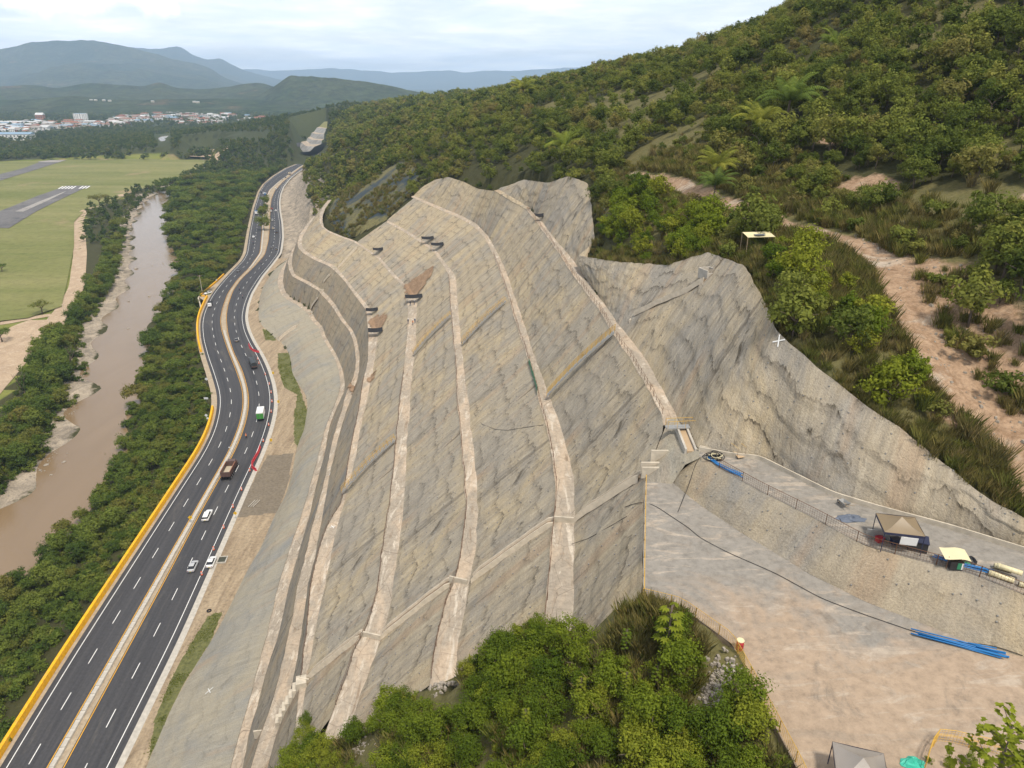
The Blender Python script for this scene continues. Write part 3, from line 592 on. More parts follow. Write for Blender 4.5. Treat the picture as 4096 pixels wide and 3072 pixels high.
# left: bank, river bed, airfield, valley floor
ZRIV, ZFLD = -9.0, -6.0
riv_R = line(ZRIV, ('TL', [(1135, 1185), (1090, 1240), (1060, 1330), (1062, 1420), (1085, 1520), (1125, 1640)]), ('ML', [(1150, 60), (1110, 180), (1060, 330), (1000, 480), (960, 620), (930, 760), (900, 880), (850, 1050), (800, 1220), (740, 1380), (690, 1500), (640, 1658)]), ('BL', [(480, 120), (280, 300), (100, 470), (-150, 700), (-500, 1000)]))
riv_L = line(ZRIV, ('TL', [(1120, 1183), (1000, 1240), (900, 1320), (850, 1400), (805, 1480), (795, 1600)]), ('ML', [(812, 30), (800, 130), (750, 250), (660, 370), (570, 490), (545, 600), (545, 750), (510, 900), (420, 1060), (375, 1190), (330, 1330), (170, 1490), (0, 1600), (-250, 1760)]), ('BL', [(-700, 400)]))
RL, RR = resample(riv_L, n=160, smooth=10), resample(riv_R, n=160, smooth=10)
for i in range(0, 160, 8):
    spots([tuple(RL[i] + np.array([-4, 0, 2.0])), tuple(RL[i] + np.array([-14, 0, 3.0])), tuple(RR[i] + np.array([5, 0, 1.0])), tuple((RL[i] + RR[i]) / 2 + np.array([0, 0, -2.5]))])
for i in range(0, NR, 45):
    a = offset(RO['WL'], -6)[i]; b = offset(RO['WL'], -16)[i]
    spots([(a[0], a[1], -2.5), (b[0], b[1], -6.0)])
for x in range(-2600, -250, 260):
    for y in (60, 250, 450, 650, 850, 1100, 1400): spots([(x - (0 if y < 700 else 120), y, ZFLD)]) if x < -300 - max(0, y - 300) * 0.35 else None
for x in range(-3000, 1200, 500):
    for y in (2000, 2600, 3300): spots([(x, y, -5.0)]) if not (x > -200 and y < 2300) else None
for x in range(-6000, 6001, 1500):
    for y in (5000, 9000): spots([(x, y, -5.0)])
SP_ = np.array(SPOT, float)
_, iu = np.unique((SP_[:, :2] / 1.5).round().astype(int), axis=0, return_index=True); SP_ = SP_[iu]
d = np.linalg.norm(SP_[:, None, :2] - SP_[None, :, :2], axis=2)
Kq = np.sqrt(d * d + 4.0) + 0.0
A_ = np.block([[Kq + np.eye(len(SP_)) * -0.05, np.ones((len(SP_), 1))], [np.ones((1, len(SP_))), np.zeros((1, 1))]])
W_ = np.linalg.solve(A_, np.r_[SP_[:, 2], 0.0])
def zraw(x, y):
    x = np.asarray(x, float); y = np.asarray(y, float); sh = x.shape; x = x.ravel(); y = y.ravel(); o = np.empty(len(x))
    for i in range(0, len(x), 8000):
        dd = (x[i:i + 8000, None] - SP_[None, :, 0]) ** 2 + (y[i:i + 8000, None] - SP_[None, :, 1]) ** 2
        o[i:i + 8000] = np.sqrt(dd + 4.0) @ W_[:-1] + W_[-1]
    return o.reshape(sh)
def inpoly(x, y, poly):
    x = np.asarray(x, float); y = np.asarray(y, float); r = np.zeros(x.shape, bool); n = len(poly); j = n - 1
    for i in range(n):
        xi, yi = poly[i][:2]; xj, yj = poly[j][:2]
        c = ((yi > y) != (yj > y)) & (x < (xj - xi) * (y - yi) / (yj - yi + 1e-12) + xi)
        r ^= c; j = i
    return r
def dist_line(x, y, R, step=1):
    x = np.asarray(x, float).ravel(); y = np.asarray(y, float).ravel(); R = R[::step]; best = np.full(len(x), 1e9)
    for a, b in zip(R[:-1], R[1:]):
        ux, uy = b[0] - a[0], b[1] - a[1]; l2 = ux * ux + uy * uy + 1e-9
        t = np.clip(((x - a[0]) * ux + (y - a[1]) * uy) / l2, 0, 1)
        best = np.minimum(best, (x - a[0] - t * ux) ** 2 + (y - a[1] - t * uy) ** 2)
    return np.sqrt(best)
road_poly = [tuple(q) for q in offset(RO['WL'], -3.0)[::6]] + [tuple(q) for q in offset(RO['WR'], 6.0)[::-6]]
riv_poly = [tuple(q) for q in RL] + [tuple(q) for q in RR[::-1]]
verge_poly = [tuple(q) for q in RO['WR'][::6] if q[1] < 486] + [(float(cx_at('0', y)) + 1, y) for y in range(486, 72, -6)]
field_poly = [tuple(q) for q in line(ZFLD, ('TL', [(-900, 1045), (0, 1050), (500, 1030), (1000, 1028), (1480, 1042), (1280, 1105), (1120, 1165), (950, 1215), (830, 1245), (700, 1310), (560, 1370), (540, 1600)]), ('ML', [(470, 200), (350, 440), (100, 800), (-300, 1400), (-1500, 1400)]))]
low_polys = [[tuple(q) for q in line(-5.0, ('TL', l_))] for l_ in ([(1005, 870), (1125, 870), (1115, 980), (1010, 980)], [(1190, 965), (1450, 965), (1450, 1040), (1190, 1040)], [(1370, 840), (1760, 840), (1760, 915), (1370, 915)])]
def zground(x, y):
    """natural ground height (below roads, water and the cut)"""
    x = np.asarray(x, float); y = np.asarray(y, float)
    z = zraw(x, y)
    far = np.clip((y - 60) / 400, 0, 1)
    rough = 1.0 + 2.2 * np.clip((z - 60) / 60, 0, 1) * far
    z = z + rough * fbm(x / 28.0, y / 28.0, 4, 40) * np.where(x > -30, 1.0, 0.5)
    rk_ = np.where((y > 480) & (y < 1150), np.clip(1 - np.abs(x - np.interp(y, WRo[:, 1], WRo[:, 0]) - 12) / 22, 0, 1), 0)
    z = z + rk_ * 5.0 * fbm(x / 11.0, y / 16.0, 4, 55)
    z = np.where(inpoly(x, y, [(-318, 1080), (-262, 1080), (-389, 1600), (-470, 1600)]), np.minimum(z, 2.0), z)
    for pl_ in low_polys: z = np.where(inpoly(x, y, pl_), np.minimum(z, -5.4), z)
    ip = inpoly(x, y, road_poly) | inpoly(x, y, verge_poly)
    z = np.where(ip, np.minimum(z, -0.45), z)
    z = np.where(inpoly(x, y, field_poly), np.minimum(z, ZFLD - 0.3), z)
    return z
from mathutils.bvhtree import BVHTree
_v, _f = [], []
for o in list(COL.objects):
    if o.type == 'MESH' and o.name.split('.')[0] in ('shotcrete_face', 'bench', 'work_platform', 'concrete_pad'):
        b = len(_v); _v += [tuple(q.co) for q in o.data.vertices]; _f += [tuple(i + b for i in p.vertices) for p in o.data.polygons]
CUT = BVHTree.FromPolygons(_v, _f)
def cut_z(x, y):
    h = CUT.ray_cast(Vector((x, y, 400)), Vector((0, 0, -1)))
    return None if h[0] is None else h[0].z
def cut_zmin(x, y):
    lo, z0 = None, 400.0
    for _ in range(6):
        h = CUT.ray_cast(Vector((x, y, z0)), Vector((0, 0, -1)))
        if h[0] is None: break
        lo = h[0].z; z0 = lo - 0.05
    return lo
gx = np.r_[np.arange(-9000, -3000, 400), np.arange(-3000, -1000, 60), np.arange(-1000, -420, 20), np.arange(-420, -150, 6), np.arange(-150, -70, 4), np.arange(-70, 130, 2.5), np.arange(130, 330, 8), np.arange(330, 1000, 40), np.arange(1000, 9001, 400)]
gy = np.r_[np.arange(-60, 10, 10), np.arange(10, 170, 2.5), np.arange(170, 500, 4), np.arange(500, 900, 8), np.arange(900, 1700, 20), np.arange(1700, 3600, 80), np.arange(3600, 22001, 900)]
GX, GY = np.meshgrid(gx, gy)
GZ = zground(GX, GY)
hit = np.full(GZ.shape, np.nan)
for j in range(len(gy)):
    if not 25 < gy[j] < 500: continue
    for i in range(len(gx)):
        if -170 < gx[i] < 60:
            h = cut_zmin(gx[i], gy[j])
            if h is not None: hit[j, i] = h
for _ in range(2):                       # close pinholes between neighbouring sheets
    okn = ~np.isnan(hit); cnt = np.zeros(hit.shape, int); lo_h = np.full(hit.shape, 1e9)
    for dj in (-1, 0, 1):
        for di in (-1, 0, 1):
            q = np.roll(np.roll(hit, dj, 0), di, 1); cnt += ~np.isnan(q); lo_h = np.minimum(lo_h, np.nan_to_num(q, nan=1e9))
    hit = np.where(~okn & (cnt >= 5), lo_h, hit)
ok = ~np.isnan(hit); inner = ok.copy()
for dj in (-1, 0, 1):
    for di in (-1, 0, 1): inner &= np.roll(np.roll(ok, dj, 0), di, 1)
nbh = np.full(GZ.shape, -1e9)
for dj in (-1, 0, 1):
    for di in (-1, 0, 1): nbh = np.maximum(nbh, np.nan_to_num(np.roll(np.roll(hit, dj, 0), di, 1), nan=-1e9))
GZ = np.where(~ok & (nbh > -1e8), np.minimum(GZ, nbh + 0.15), GZ)
GZ = np.where(inpoly(GX, GY, [(4, 233), (-3, 250), (-9, 272), (-16, 298), (-8, 292), (0, 277), (6, 262), (13, 240)]), np.minimum(GZ, 72.5), GZ)
GZ = np.where(inner, np.minimum(GZ, np.nan_to_num(hit) - 3.0), np.where(ok, np.minimum(GZ, np.nan_to_num(hit) - 0.5), GZ))
me = gridmesh('terrain', np.stack([GX, GY, GZ], -1))
if me.polygons[0].normal.z < 0: me.flip_normals()
# land cover by place: r = grass field, g = bare soil, b = scrub/grass
fld = (inpoly(GX, GY, field_poly) | inpoly(GX, GY, low_polys[2])).astype(float)
track_R = resample([(30, 186, 0), (33, 179, 0), (40, 142, 0), (45, 118, 0), (50, 95, 0), (46, 80, 0), (45, 70, 0), (49, 58, 0), (54, 46, 0), (60, 34, 0)], 3)
dt = dist_line(GX, GY, track_R).reshape(GX.shape)
bare = np.clip(1.25 - dt / np.where(GY > 100, 2.4, 5.2), 0, 1)
for sx_, sy_, sr_ in ((59.5, 122.5, 4.5), (72, 96, 3.5), (64, 150, 3.0)): bare = np.maximum(bare, np.clip(1.4 - np.hypot(GX - sx_, (GY - sy_) / 1.4) / sr_, 0, 1))
bare = np.maximum(bare, np.clip(1.25 - np.hypot((GX - 52) / 6.5, (GY - 76) / 22), 0, 1))       # rocky bank right of the track
rockz = np.zeros_like(GX); dr = dist_line(GX, GY, RO['WR'], 6).reshape(GX.shape)
right_of = GX > np.interp(GY, RO['WR'][:, 1], RO['WR'][:, 0])
rockz = np.where(right_of & (GY > 470) & (GY < 1150), np.clip((44 - dr) / 8, 0, 1), 0)
dl = np.minimum(dist_line(GX, GY, RL, 2), 1e9).reshape(GX.shape)
rockz = np.maximum(rockz, np.clip(1.2 - dl / 6.0, 0, 1) * (GX < np.interp(GY, RR[::-1, 1], RR[::-1, 0])))
scrub = ((GX > -40) & (GY < 60)).astype(float) * 0.8
scrub = np.maximum(scrub, ((GX > 15) & (GY < 450) & (vnoise(GX / 20, GY / 20, 83) > .66)).astype(float))
scrub = np.maximum(scrub, np.clip(1.3 - dt / 14, 0, 1))
colr = np.stack([fld, bare, scrub, rockz], -1).reshape(-1, 4).astype(np.float32)
ca = me.color_attributes.new('cover', 'FLOAT_COLOR', 'POINT'); ca.data.foreach_set('color', colr.ravel())
m, t, b = newmat('terrain_cover'); M['terrain'] = m
v = N(t, 'ShaderNodeTexCoord').outputs['Object']
at_ = N(t, 'ShaderNodeVertexColor', layer_name='cover'); sx = N(t, 'ShaderNodeSeparateColor'); t.links.new(at_.outputs[0], sx.inputs[0])
nz = noise(t, v, 0.35, 7, 0.65); nb = noise(t, v, 0.012, 6, 0.6, 0.5); nr = noise(t, v, 0.45, 7, 0.75, 1.2); nf = noise(t, v, 2.0, 6, 0.7); nm = noise(t, mapping(t, v, (0.02, 0.09, 0.05)), 1.0, 6, 0.6, 0.6)
floor_c = mixc(t, nz, (0.030, 0.034, 0.014), (0.075, 0.070, 0.030))
farg = mixc(t, ramp_out(t, noise(t, v, 0.004, 8, 0.65), [(0.35, 0), (0.7, 1)]), (0.028, 0.045, 0.018), (0.075, 0.085, 0.034))
cd = N(t, 'ShaderNodeSeparateXYZ'); t.links.new(v, cd.inputs[0])
farf = ramp_out(t, mth(t, 'DIVIDE', cd.outputs[1], 6000.0), [(0.12, 0.0), (0.3, 1.0)])
c = mixc(t, farf, floor_c, farg)
grass = mixc(t, ramp_out(t, nm, [(0.35, 0), (0.65, 1)]), (0.115, 0.145, 0.028), (0.20, 0.20, 0.055))
grass = mixc(t, ramp_out(t, nb, [(0.56, 0), (0.66, 0.85)]), grass, (0.27, 0.20, 0.11))
scr = mixc(t, nz, (0.085, 0.085, 0.03), (0.165, 0.14, 0.065))
soilc = mixc(t, ramp_out(t, nr, [(0.35, 0), (0.62, 1)]), (0.22, 0.14, 0.085), (0.36, 0.25, 0.165)); soilc = mixc(t, ramp_out(t, noise(t, v, 0.12, 6, 0.7, 0.8), [(0.55, 0), (0.66, .8)]), soilc, (0.42, 0.36, 0.29))
def thr(ch, lo=0.35, hi=0.55): return ramp_out(t, mth(t, 'ADD', ch, mth(t, 'MULTIPLY', mth(t, 'SUBTRACT', nz, 0.5), 0.9)), [(lo, 0), (hi, 1)])
c = mixc(t, thr(at_.outputs['Alpha'], .3, .5), c, mixc(t, ramp_out(t, noise(t, mapping(t, v, (.16, .10, .35)), 1.0, 7, .72, .8), [(.35, 0), (.65, 1)]), (0.17, 0.145, 0.115), (0.42, 0.35, 0.265)));
c = mixc(t, thr(sx.outputs[2]), c, scr); c = mixc(t, ramp_out(t, sx.outputs[0], [(0.4, 0), (0.6, 1)]), c, grass); c = mixc(t, thr(sx.outputs[1]), c, soilc)
c = mixc(t, 1.0, c, ramp_out(t, nf, [(0.25, 0.6), (0.5, 1.0), (0.8, 1.35)]), 'MULTIPLY')
t.links.new(c, b.inputs['Base Color']); b.inputs['Roughness'].default_value = 0.95; b.inputs['Specular IOR Level'].default_value = 0.1
bump(t, b, nz, 0.7, 0.6)
obj('ground', me, m, kind='structure')
GROUND = BVHTree.FromPolygons([tuple(q) for q in np.stack([GX, GY, GZ], -1).reshape(-1, 3)], [tuple(p.vertices) for p in me.polygons])
def gz(x, y):
    h = GROUND.ray_cast(Vector((x, y, 900)), Vector((0, 0, -1)))
    return -5.0 if h[0] is None else h[0].z
def top_z(x, y):
    g = gz(x, y); c_ = cut_z(x, y); return g if c_ is None else max(g, c_)

# river
m, t, b = newmat('river_water'); M['water'] = m
v = N(t, 'ShaderNodeTexCoord').outputs['Object']
n1 = noise(t, mapping(t, v, (0.06, 0.02, 1)), 1.0, 6, 0.6, 1.0); n2 = noise(t, mapping(t, v, (1.2, 0.6, 1)), 1.0, 5, 0.65, 0.5)
t.links.new(mixc(t, n1, (0.175, 0.118, 0.064), (0.235, 0.162, 0.095)), b.inputs['Base Color'])
b.inputs['Roughness'].default_value = 0.12; b.inputs['Specular IOR Level'].default_value = 0.38; bump(t, b, n2, 0.45, 0.14)
RLw, RRw = RL.copy(), RR.copy(); RLw[:, 0] -= 3; RRw[:, 0] += 9
strip('river', RLw, RRw, 0.0, M['water'], 8, kind='structure')
# ------------------------------------------------------------------ vegetation
def leafmat(name, dark, mid, lite, odd, trans=0.42):
    m = bpy.data.materials.new(name); m.use_nodes = True; t = m.node_tree; t.nodes.clear()
    oi = N(t, 'ShaderNodeObjectInfo'); vc = N(t, 'ShaderNodeVertexColor', layer_name='tint'); sc = N(t, 'ShaderNodeSeparateColor'); t.links.new(vc.outputs[0], sc.inputs[0])
    pn = noise(t, N(t, 'ShaderNodeNewGeometry').outputs['Position'], 0.035, 3, 0.6, 0.4)
    f = mth(t, 'ADD', mth(t, 'MULTIPLY', oi.outputs['Random'], 0.72), mth(t, 'MULTIPLY', pn, 0.45))
    c = ramp_out(t, f, [(0.10, dark), (0.45, mid), (0.72, lite), (0.98, odd)])
    c = mixc(t, 1.0, c, ramp_out(t, sc.outputs[0], [(0.0, (0.50, 0.55, 0.50)), (0.5, (0.95, 1.0, 0.85)), (1.0, (1.65, 1.55, 1.25))]), 'MULTIPLY')
    d = N(t, 'ShaderNodeBsdfDiffuse'); tr = N(t, 'ShaderNodeBsdfTranslucent'); mx = N(t, 'ShaderNodeMixShader', i_0=trans); o = N(t, 'ShaderNodeOutputMaterial')
    t.links.new(c, d.inputs[0]); t.links.new(c, tr.inputs[0]); t.links.new(d.outputs[0], mx.inputs[1]); t.links.new(tr.outputs[0], mx.inputs[2]); t.links.new(mx.outputs[0], o.inputs[0])
    return m
M['leaf_hill'] = leafmat('leaf_dry_forest', (0.072, 0.100, 0.026), (0.145, 0.170, 0.042), (0.225, 0.235, 0.058), (0.245, 0.195, 0.082))
M['leaf_river'] = leafmat('leaf_riverside', (0.066, 0.104, 0.028), (0.125, 0.168, 0.040), (0.190, 0.222, 0.052), (0.205, 0.180, 0.055))
M['leaf_fore'] = leafmat('leaf_foreground', (0.075, 0.115, 0.018), (0.140, 0.185, 0.026), (0.215, 0.250, 0.032), (0.270, 0.270, 0.042))
M['leaf_palm'] = leafmat('leaf_palm', (0.10, 0.15, 0.05), (0.15, 0.20, 0.05), (0.20, 0.24, 0.05), (0.29, 0.28, 0.06))
M['leaf_far'] = leafmat('leaf_far', (0.050, 0.080, 0.026), (0.085, 0.118, 0.034), (0.120, 0.148, 0.042), (0.160, 0.160, 0.052))
M['bark'] = plain('bark', (0.13, 0.10, 0.075), 0.9)
M['drygrass'] = leafmat('dry_grass', (0.16, 0.13, 0.05), (0.21, 0.17, 0.07), (0.13, 0.145, 0.035), (0.27, 0.21, 0.11), 0.2)
rng = np.random.RandomState(3)
def leaf_cloud(C, Nn, size, r, aspect=0.55, fold=0.0):
    """rhombic leaves at centres C, facing roughly along Nn"""
    n = len(C); a = r.normal(size=(n, 3)); a -= (a * Nn).sum(1)[:, None] * Nn; a /= np.linalg.norm(a, axis=1)[:, None] + 1e-9
    b = np.cross(Nn, a); s = size * (0.6 + 0.8 * r.rand(n))[:, None]
    V = np.stack([C - a * s * 0.5, C + b * s * 0.5 * aspect + Nn * s * fold, C + a * s * 0.5, C - b * s * 0.5 * aspect + Nn * s * fold], 1)
    return V.reshape(-1, 3)
def leafmesh(name, V, tint):
    n = len(V) // 4; F = np.arange(n * 4).reshape(n, 4); me = pmesh(name, V, F, False)
    ca = me.color_attributes.new('tint', 'FLOAT_COLOR', 'CORNER'); t4 = np.repeat(np.clip(tint, 0, 1), 4)
    ca.data.foreach_set('color', np.stack([t4, t4, t4, np.ones_like(t4)], 1).astype(np.float32).ravel()); return me
def crown_mesh(name, seed, rx, rz, zc, nclump, nleaf, leaf, flat=0.0, clump=0.32, aspect=0.55):
    r = np.random.RandomState(seed); C = []; Nn = []; T = []
    # lobed crown: clumps spread through an uneven volume, more towards its upper shell
    d = r.normal(size=(nclump, 3)); d[:, 2] = d[:, 2] * (1 - flat) + 0.25; d /= np.linalg.norm(d, axis=1)[:, None]
    lob = 0.75 + 0.35 * np.sin(3 * np.arctan2(d[:, 1], d[:, 0]) + r.rand() * 6) * r.rand(nclump)
    rad = (0.45 + 0.6 * r.rand(nclump) ** 0.6) * lob
    cc = d * rad[:, None] * np.array([rx, rx, rz]) + np.array([0, 0, zc])
    per = max(3, nleaf // nclump)
    for k in range(nclump):
        cr = clump * rx * (0.6 + 0.8 * r.rand()); q = r.normal(size=(per, 3)); q /= np.linalg.norm(q, axis=1)[:, None]; q[:, 2] = q[:, 2] * .9 + .1
        rr = (r.rand(per) ** 0.45)[:, None]; p = cc[k] + q * rr * cr * np.array([1, 1, 0.85])
        nn = q * 0.9 + d[k] * 0.35 + r.normal(size=(per, 3)) * 0.5 + np.array([0, 0, 0.2]); nn /= np.linalg.norm(nn, axis=1)[:, None]
        C.append(p); Nn.append(nn); T.append(np.full(per, 0.34 + 0.30 * r.rand()) + 0.22 * (r.rand(per) - 0.5))
    C = np.concatenate(C); Nn = np.concatenate(Nn); T = np.concatenate(T)
    return leafmesh(name, leaf_cloud(C, Nn, leaf, r, aspect), T)
def trunk_mesh(name, seed, h, r0, rx, nb=4):
    r = random.Random(seed); mb = MB(); bend = (r.uniform(-.3, .3), r.uniform(-.3, .3))
    top = Vector((bend[0], bend[1], h)); mb.tube([(0, 0, -0.6), (bend[0] * .3, bend[1] * .3, h * .5), top], [r0 * 1.3, r0, r0 * 0.7], 6)
    for k in range(nb):
        w = 6.283 * k / nb + r.uniform(-.5, .5); l = rx * r.uniform(.55, .85)
        mb.tube([top * 0.92, top + Vector((math.cos(w) * l * .5, math.sin(w) * l * .5, l * .35)), top + Vector((math.cos(w) * l, math.sin(w) * l, l * .55))], [r0 * .6, r0 * .4, r0 * .15], 5)
    return mb.mesh(name, True)
def palm_meshes(name, seed, h, fl, nf=13, dense=22):
    r = np.random.RandomState(seed); V = []; T = []
    for k in range(nf):
        w = 6.283 * k / nf + r.uniform(-.2, .2); el = r.uniform(0.35, 1.25); L = fl * r.uniform(.8, 1.1); prev = np.array([0, 0, h]); dirh = np.array([math.cos(w), math.sin(w), 0]); side = np.array([-math.sin(w), math.cos(w), 0])
        tn = r.uniform(.3, .75)
        for j in range(dense):
            f = j / dense; ang = el - 1.9 * f * f * (0.6 + 0.5 * r.rand() * 0.2 + (1.25 - el) * 0.3)
            nxt = prev + (dirh * math.cos(ang) + np.array([0, 0, math.sin(ang)])) * (L / dense)
            ll = L * 0.22 * (math.sin(math.pi * min(1, f * 0.9 + 0.12)) ** 0.6)
            for sgn in (-1, 1):
                tip = prev + side * sgn * ll * 0.85 + np.array([0, 0, -ll * 0.45]) + (nxt - prev) * 2.0; wd = (nxt - prev) * 0.75
                V += [prev, prev + wd, tip + wd * 0.2, tip]; T.append(tn + r.uniform(-.15, .15))
            prev = nxt
    cm = leafmesh(name + '_fronds', np.array(V), np.array(T))
    tm = MB().tube([(0, 0, -0.5), (0.1, 0, h * .5), (0, 0, h)], [0.24, 0.19, 0.17], 7).mesh(name + '_trunk', True)
    return cm, tm
KIND = {}
def kind(key, mat, n, seed, rx, rz, zc, ncl, nl, leaf, th, r0=0.1, flat=0.0, clump=0.32, aspect=0.55):
    L = []
    for i in range(n):
        k = 0.85 + 0.3 * ((i * 37) % 10) / 10
        cm = crown_mesh(key + '_crown', seed + i, rx * k, rz, zc, ncl, nl, leaf, flat, clump, aspect); cm.materials.append(M[mat])
        tm = trunk_mesh(key + '_trunk', seed + i, th, r0, rx); tm.materials.append(M['bark']); L.append((cm, tm))
    KIND[key] = L
kind('hill', 'leaf_hill', 5, 100, 2.3, 1.9, 2.7, 30, 1300, 0.36, 1.9)
kind('hillfar', 'leaf_hill', 4, 130, 2.6, 2.2, 2.6, 18, 330, 0.75, 1.6)
kind('bush', 'leaf_hill', 3, 160, 1.25, 0.9, 0.75, 16, 600, 0.24, 0.4, 0.05)
kind('green', 'leaf_fore', 4, 200, 1.9, 1.6, 1.9, 34, 1900, 0.24, 1.2, 0.08)
kind('fore', 'leaf_fore', 5, 240, 1.7, 1.45, 1.7, 44, 3600, 0.155, 1.2, 0.07, 0.0, 0.30)
kind('forebush', 'leaf_fore', 4, 280, 1.0, 0.8, 0.7, 24, 1500, 0.13, 0.4, 0.04)
kind('river', 'leaf_river', 5, 300, 3.6, 2.5, 4.4, 34, 1500, 0.52, 3.2, 0.16)
kind('canopy', 'leaf_river', 4, 330, 5.2, 2.0, 6.6, 44, 2000, 0.55, 5.0, 0.22, 0.45, 0.24)
kind('far', 'leaf_far', 4, 360, 5.0, 4.2, 5.0, 16, 230, 1.7, 3.0, 0.25)
KIND['palm'] = []
for i in range(3):
    c_, t_ = palm_meshes('palm', 400 + i, 4.4, 6.0, 21); c_.materials.append(M['leaf_palm']); t_.materials.append(M['bark']); KIND['palm'].append((c_, t_))
# broad compound leaves (cecropia, papaya-like saplings)
def bigleaf_mesh(name, seed, h, n, size):
    r = np.random.RandomState(seed); V = []; T = []
    for k in range(n):
        f = k / n; z = h * (0.35 + 0.65 * f); w = k * 2.4 + r.uniform(-.3, .3); l = (1.0 - 0.45 * f) * size * 1.5; c = np.array([math.cos(w) * l, math.sin(w) * l, z + 0.15 * size]); tn = r.uniform(.3, .62)
        for j in range(7):
            a = w + (j - 3) * 0.62; L = size * (1.0 - 0.10 * abs(j - 3)); dd = np.array([math.cos(a), math.sin(a), -0.28]); sd = np.array([-math.sin(a), math.cos(a), 0]) * size * 0.19
            V += [c, c + dd * L * .55 + sd, c + dd * L + np.array([0, 0, -.12 * size]), c + dd * L * .55 - sd]; T.append(tn + r.uniform(-.1, .1))
    cm = leafmesh(name, np.array(V), np.array(T))
    mb = MB().tube([(0, 0, -0.4), (0, 0, h)], [0.05, 0.03], 5)
    for k in range(n):
        f = k / n; z = h * (0.35 + 0.65 * f); w = k * 2.4; l = (1.0 - 0.45 * f) * size * 1.4; mb.tube([(0, 0, z - 0.1), (math.cos(w) * l, math.sin(w) * l, z + 0.12 * size)], 0.012, 4)
    return cm, mb.mesh(name + '_stem', True)
KIND['bigleaf'] = []
for i in range(3):
    c_, t_ = bigleaf_mesh('bigleaf', 500 + i, 2.4 + 0.6 * i, 26 + 6 * i, 0.24); c_.materials.append(M['leaf_fore']); t_.materials.append(M['bark']); KIND['bigleaf'].append((c_, t_))
def tuft_mesh(seed, n, h):
    r = np.random.RandomState(seed); V = []
    for k in range(n):
        w = r.rand() * 6.283; b_ = np.array([r.normal() * .22, r.normal() * .22, 0]); d_ = np.array([math.cos(w), math.sin(w), 0]); s_ = np.array([-d_[1], d_[0], 0]) * 0.02; hh = h * r.uniform(.5, 1.1); ln = r.uniform(.15, .6) * hh
        V += [b_ - s_, b_ + s_, b_ + d_ * ln + s_ * .4 + np.array([0, 0, hh]), b_ + d_ * ln * .5 - s_ + np.array([0, 0, hh * .6])]
    return leafmesh('tuft', np.array(V), r.rand(n))
KIND['tuft'] = []
for i in range(3):
    me = tuft_mesh(600 + i, 110, 0.9 + .3 * i); me.materials.append(M['drygrass']); KIND['tuft'].append((me, None))
def project(x, y, z):
    dz = z - CAM_H; t = y * CP - dz * SP; return 1106 + FOC * x / t, 829.5 + FOC * (-(y * SP + dz * CP)) / t, t
def plant(key, i, loc, rz, sc, name, label, cat, group):
    L = KIND[key]; cm, tm = L[i % len(L)]
    r = thing(name, label, cat, loc, rz, group); r.scale = (sc, sc, sc)
    if tm is not None: obj('trunk', tm, None, r)
    obj('crown', cm, None, r); return r
def scatter_gn(name, keys, pts, kind_label=None):
    """one 'stuff' object: pts rows x, y, z, rot, scale, variant index over all meshes of keys"""
    col = bpy.data.collections.new(name + '_sources'); n = 0
    for k in keys:
        for cm, tm in KIND[k]:
            mb_o = bpy.data.objects.new('%s_%02d' % (name, n), cm); col.objects.link(mb_o); n += 1
    P = np.asarray(pts, np.float32); me = bpy.data.meshes.new(name); me.vertices.add(len(P)); me.vertices.foreach_set('co', np.ascontiguousarray(P[:, :3]).ravel())
    for nm, c_, ty in (('rot', 3, 'FLOAT'), ('scl', 4, 'FLOAT')):
        a = me.attributes.new(nm, ty, 'POINT'); a.data.foreach_set('value', np.ascontiguousarray(P[:, c_]))
    a = me.attributes.new('idx', 'INT', 'POINT'); a.data.foreach_set('value', (P[:, 5].astype(np.int32) % n))
    o = obj(name, me, None, kind='stuff')
    ng = bpy.data.node_groups.new(name, 'GeometryNodeTree'); ng.interface.new_socket('Geometry', in_out='INPUT', socket_type='NodeSocketGeometry'); ng.interface.new_socket('Geometry', in_out='OUTPUT', socket_type='NodeSocketGeometry')
    gi = ng.nodes.new('NodeGroupInput'); go = ng.nodes.new('NodeGroupOutput'); ci = ng.nodes.new('GeometryNodeCollectionInfo'); ci.inputs['Collection'].default_value = col; ci.inputs['Separate Children'].default_value = True; ci.inputs['Reset Children'].default_value = True
    ip = ng.nodes.new('GeometryNodeInstanceOnPoints'); ip.inputs['Pick Instance'].default_value = True
    def attr(nm, ty):
        q = ng.nodes.new('GeometryNodeInputNamedAttribute'); q.data_type = ty; q.inputs['Name'].default_value = nm; return q.outputs['Attribute']
    cb = ng.nodes.new('ShaderNodeCombineXYZ'); ng.links.new(attr('rot', 'FLOAT'), cb.inputs[2])
    ng.links.new(gi.outputs[0], ip.inputs['Points']); ng.links.new(ci.outputs[0], ip.inputs['Instance']); ng.links.new(attr('idx', 'INT'), ip.inputs['Instance Index'])
    ng.links.new(cb.outputs[0], ip.inputs['Rotation']); ng.links.new(attr('scl', 'FLOAT'), ip.inputs['Scale']); ng.links.new(ip.outputs[0], go.inputs[0])
    md = o.modifiers.new('instances', 'NODES'); md.node_group = ng
    return o
def jitter(x0, x1, y0, y1, st, r):
    X, Y = np.meshgrid(np.arange(x0, x1, st), np.arange(y0, y1, st)); X = X + (r.rand(*X.shape) - .5) * st * .95; Y = Y + (r.rand(*Y.shape) - .5) * st * .95
    return X.ravel(), Y.ravel()
def inframe(x, y, z, mg=90):
    u, v, t = project(x, y, z); return (t > 5) & (u > -mg) & (u < 2212 + mg) & (v < 1659 + mg * 2) & (v > -260)
def near_cut(x, y, r_=1.2):
    return any(cut_z(x + a, y + b) is not None for a, b in ((0, 0), (r_, 0), (-r_, 0), (0, r_), (0, -r_)))
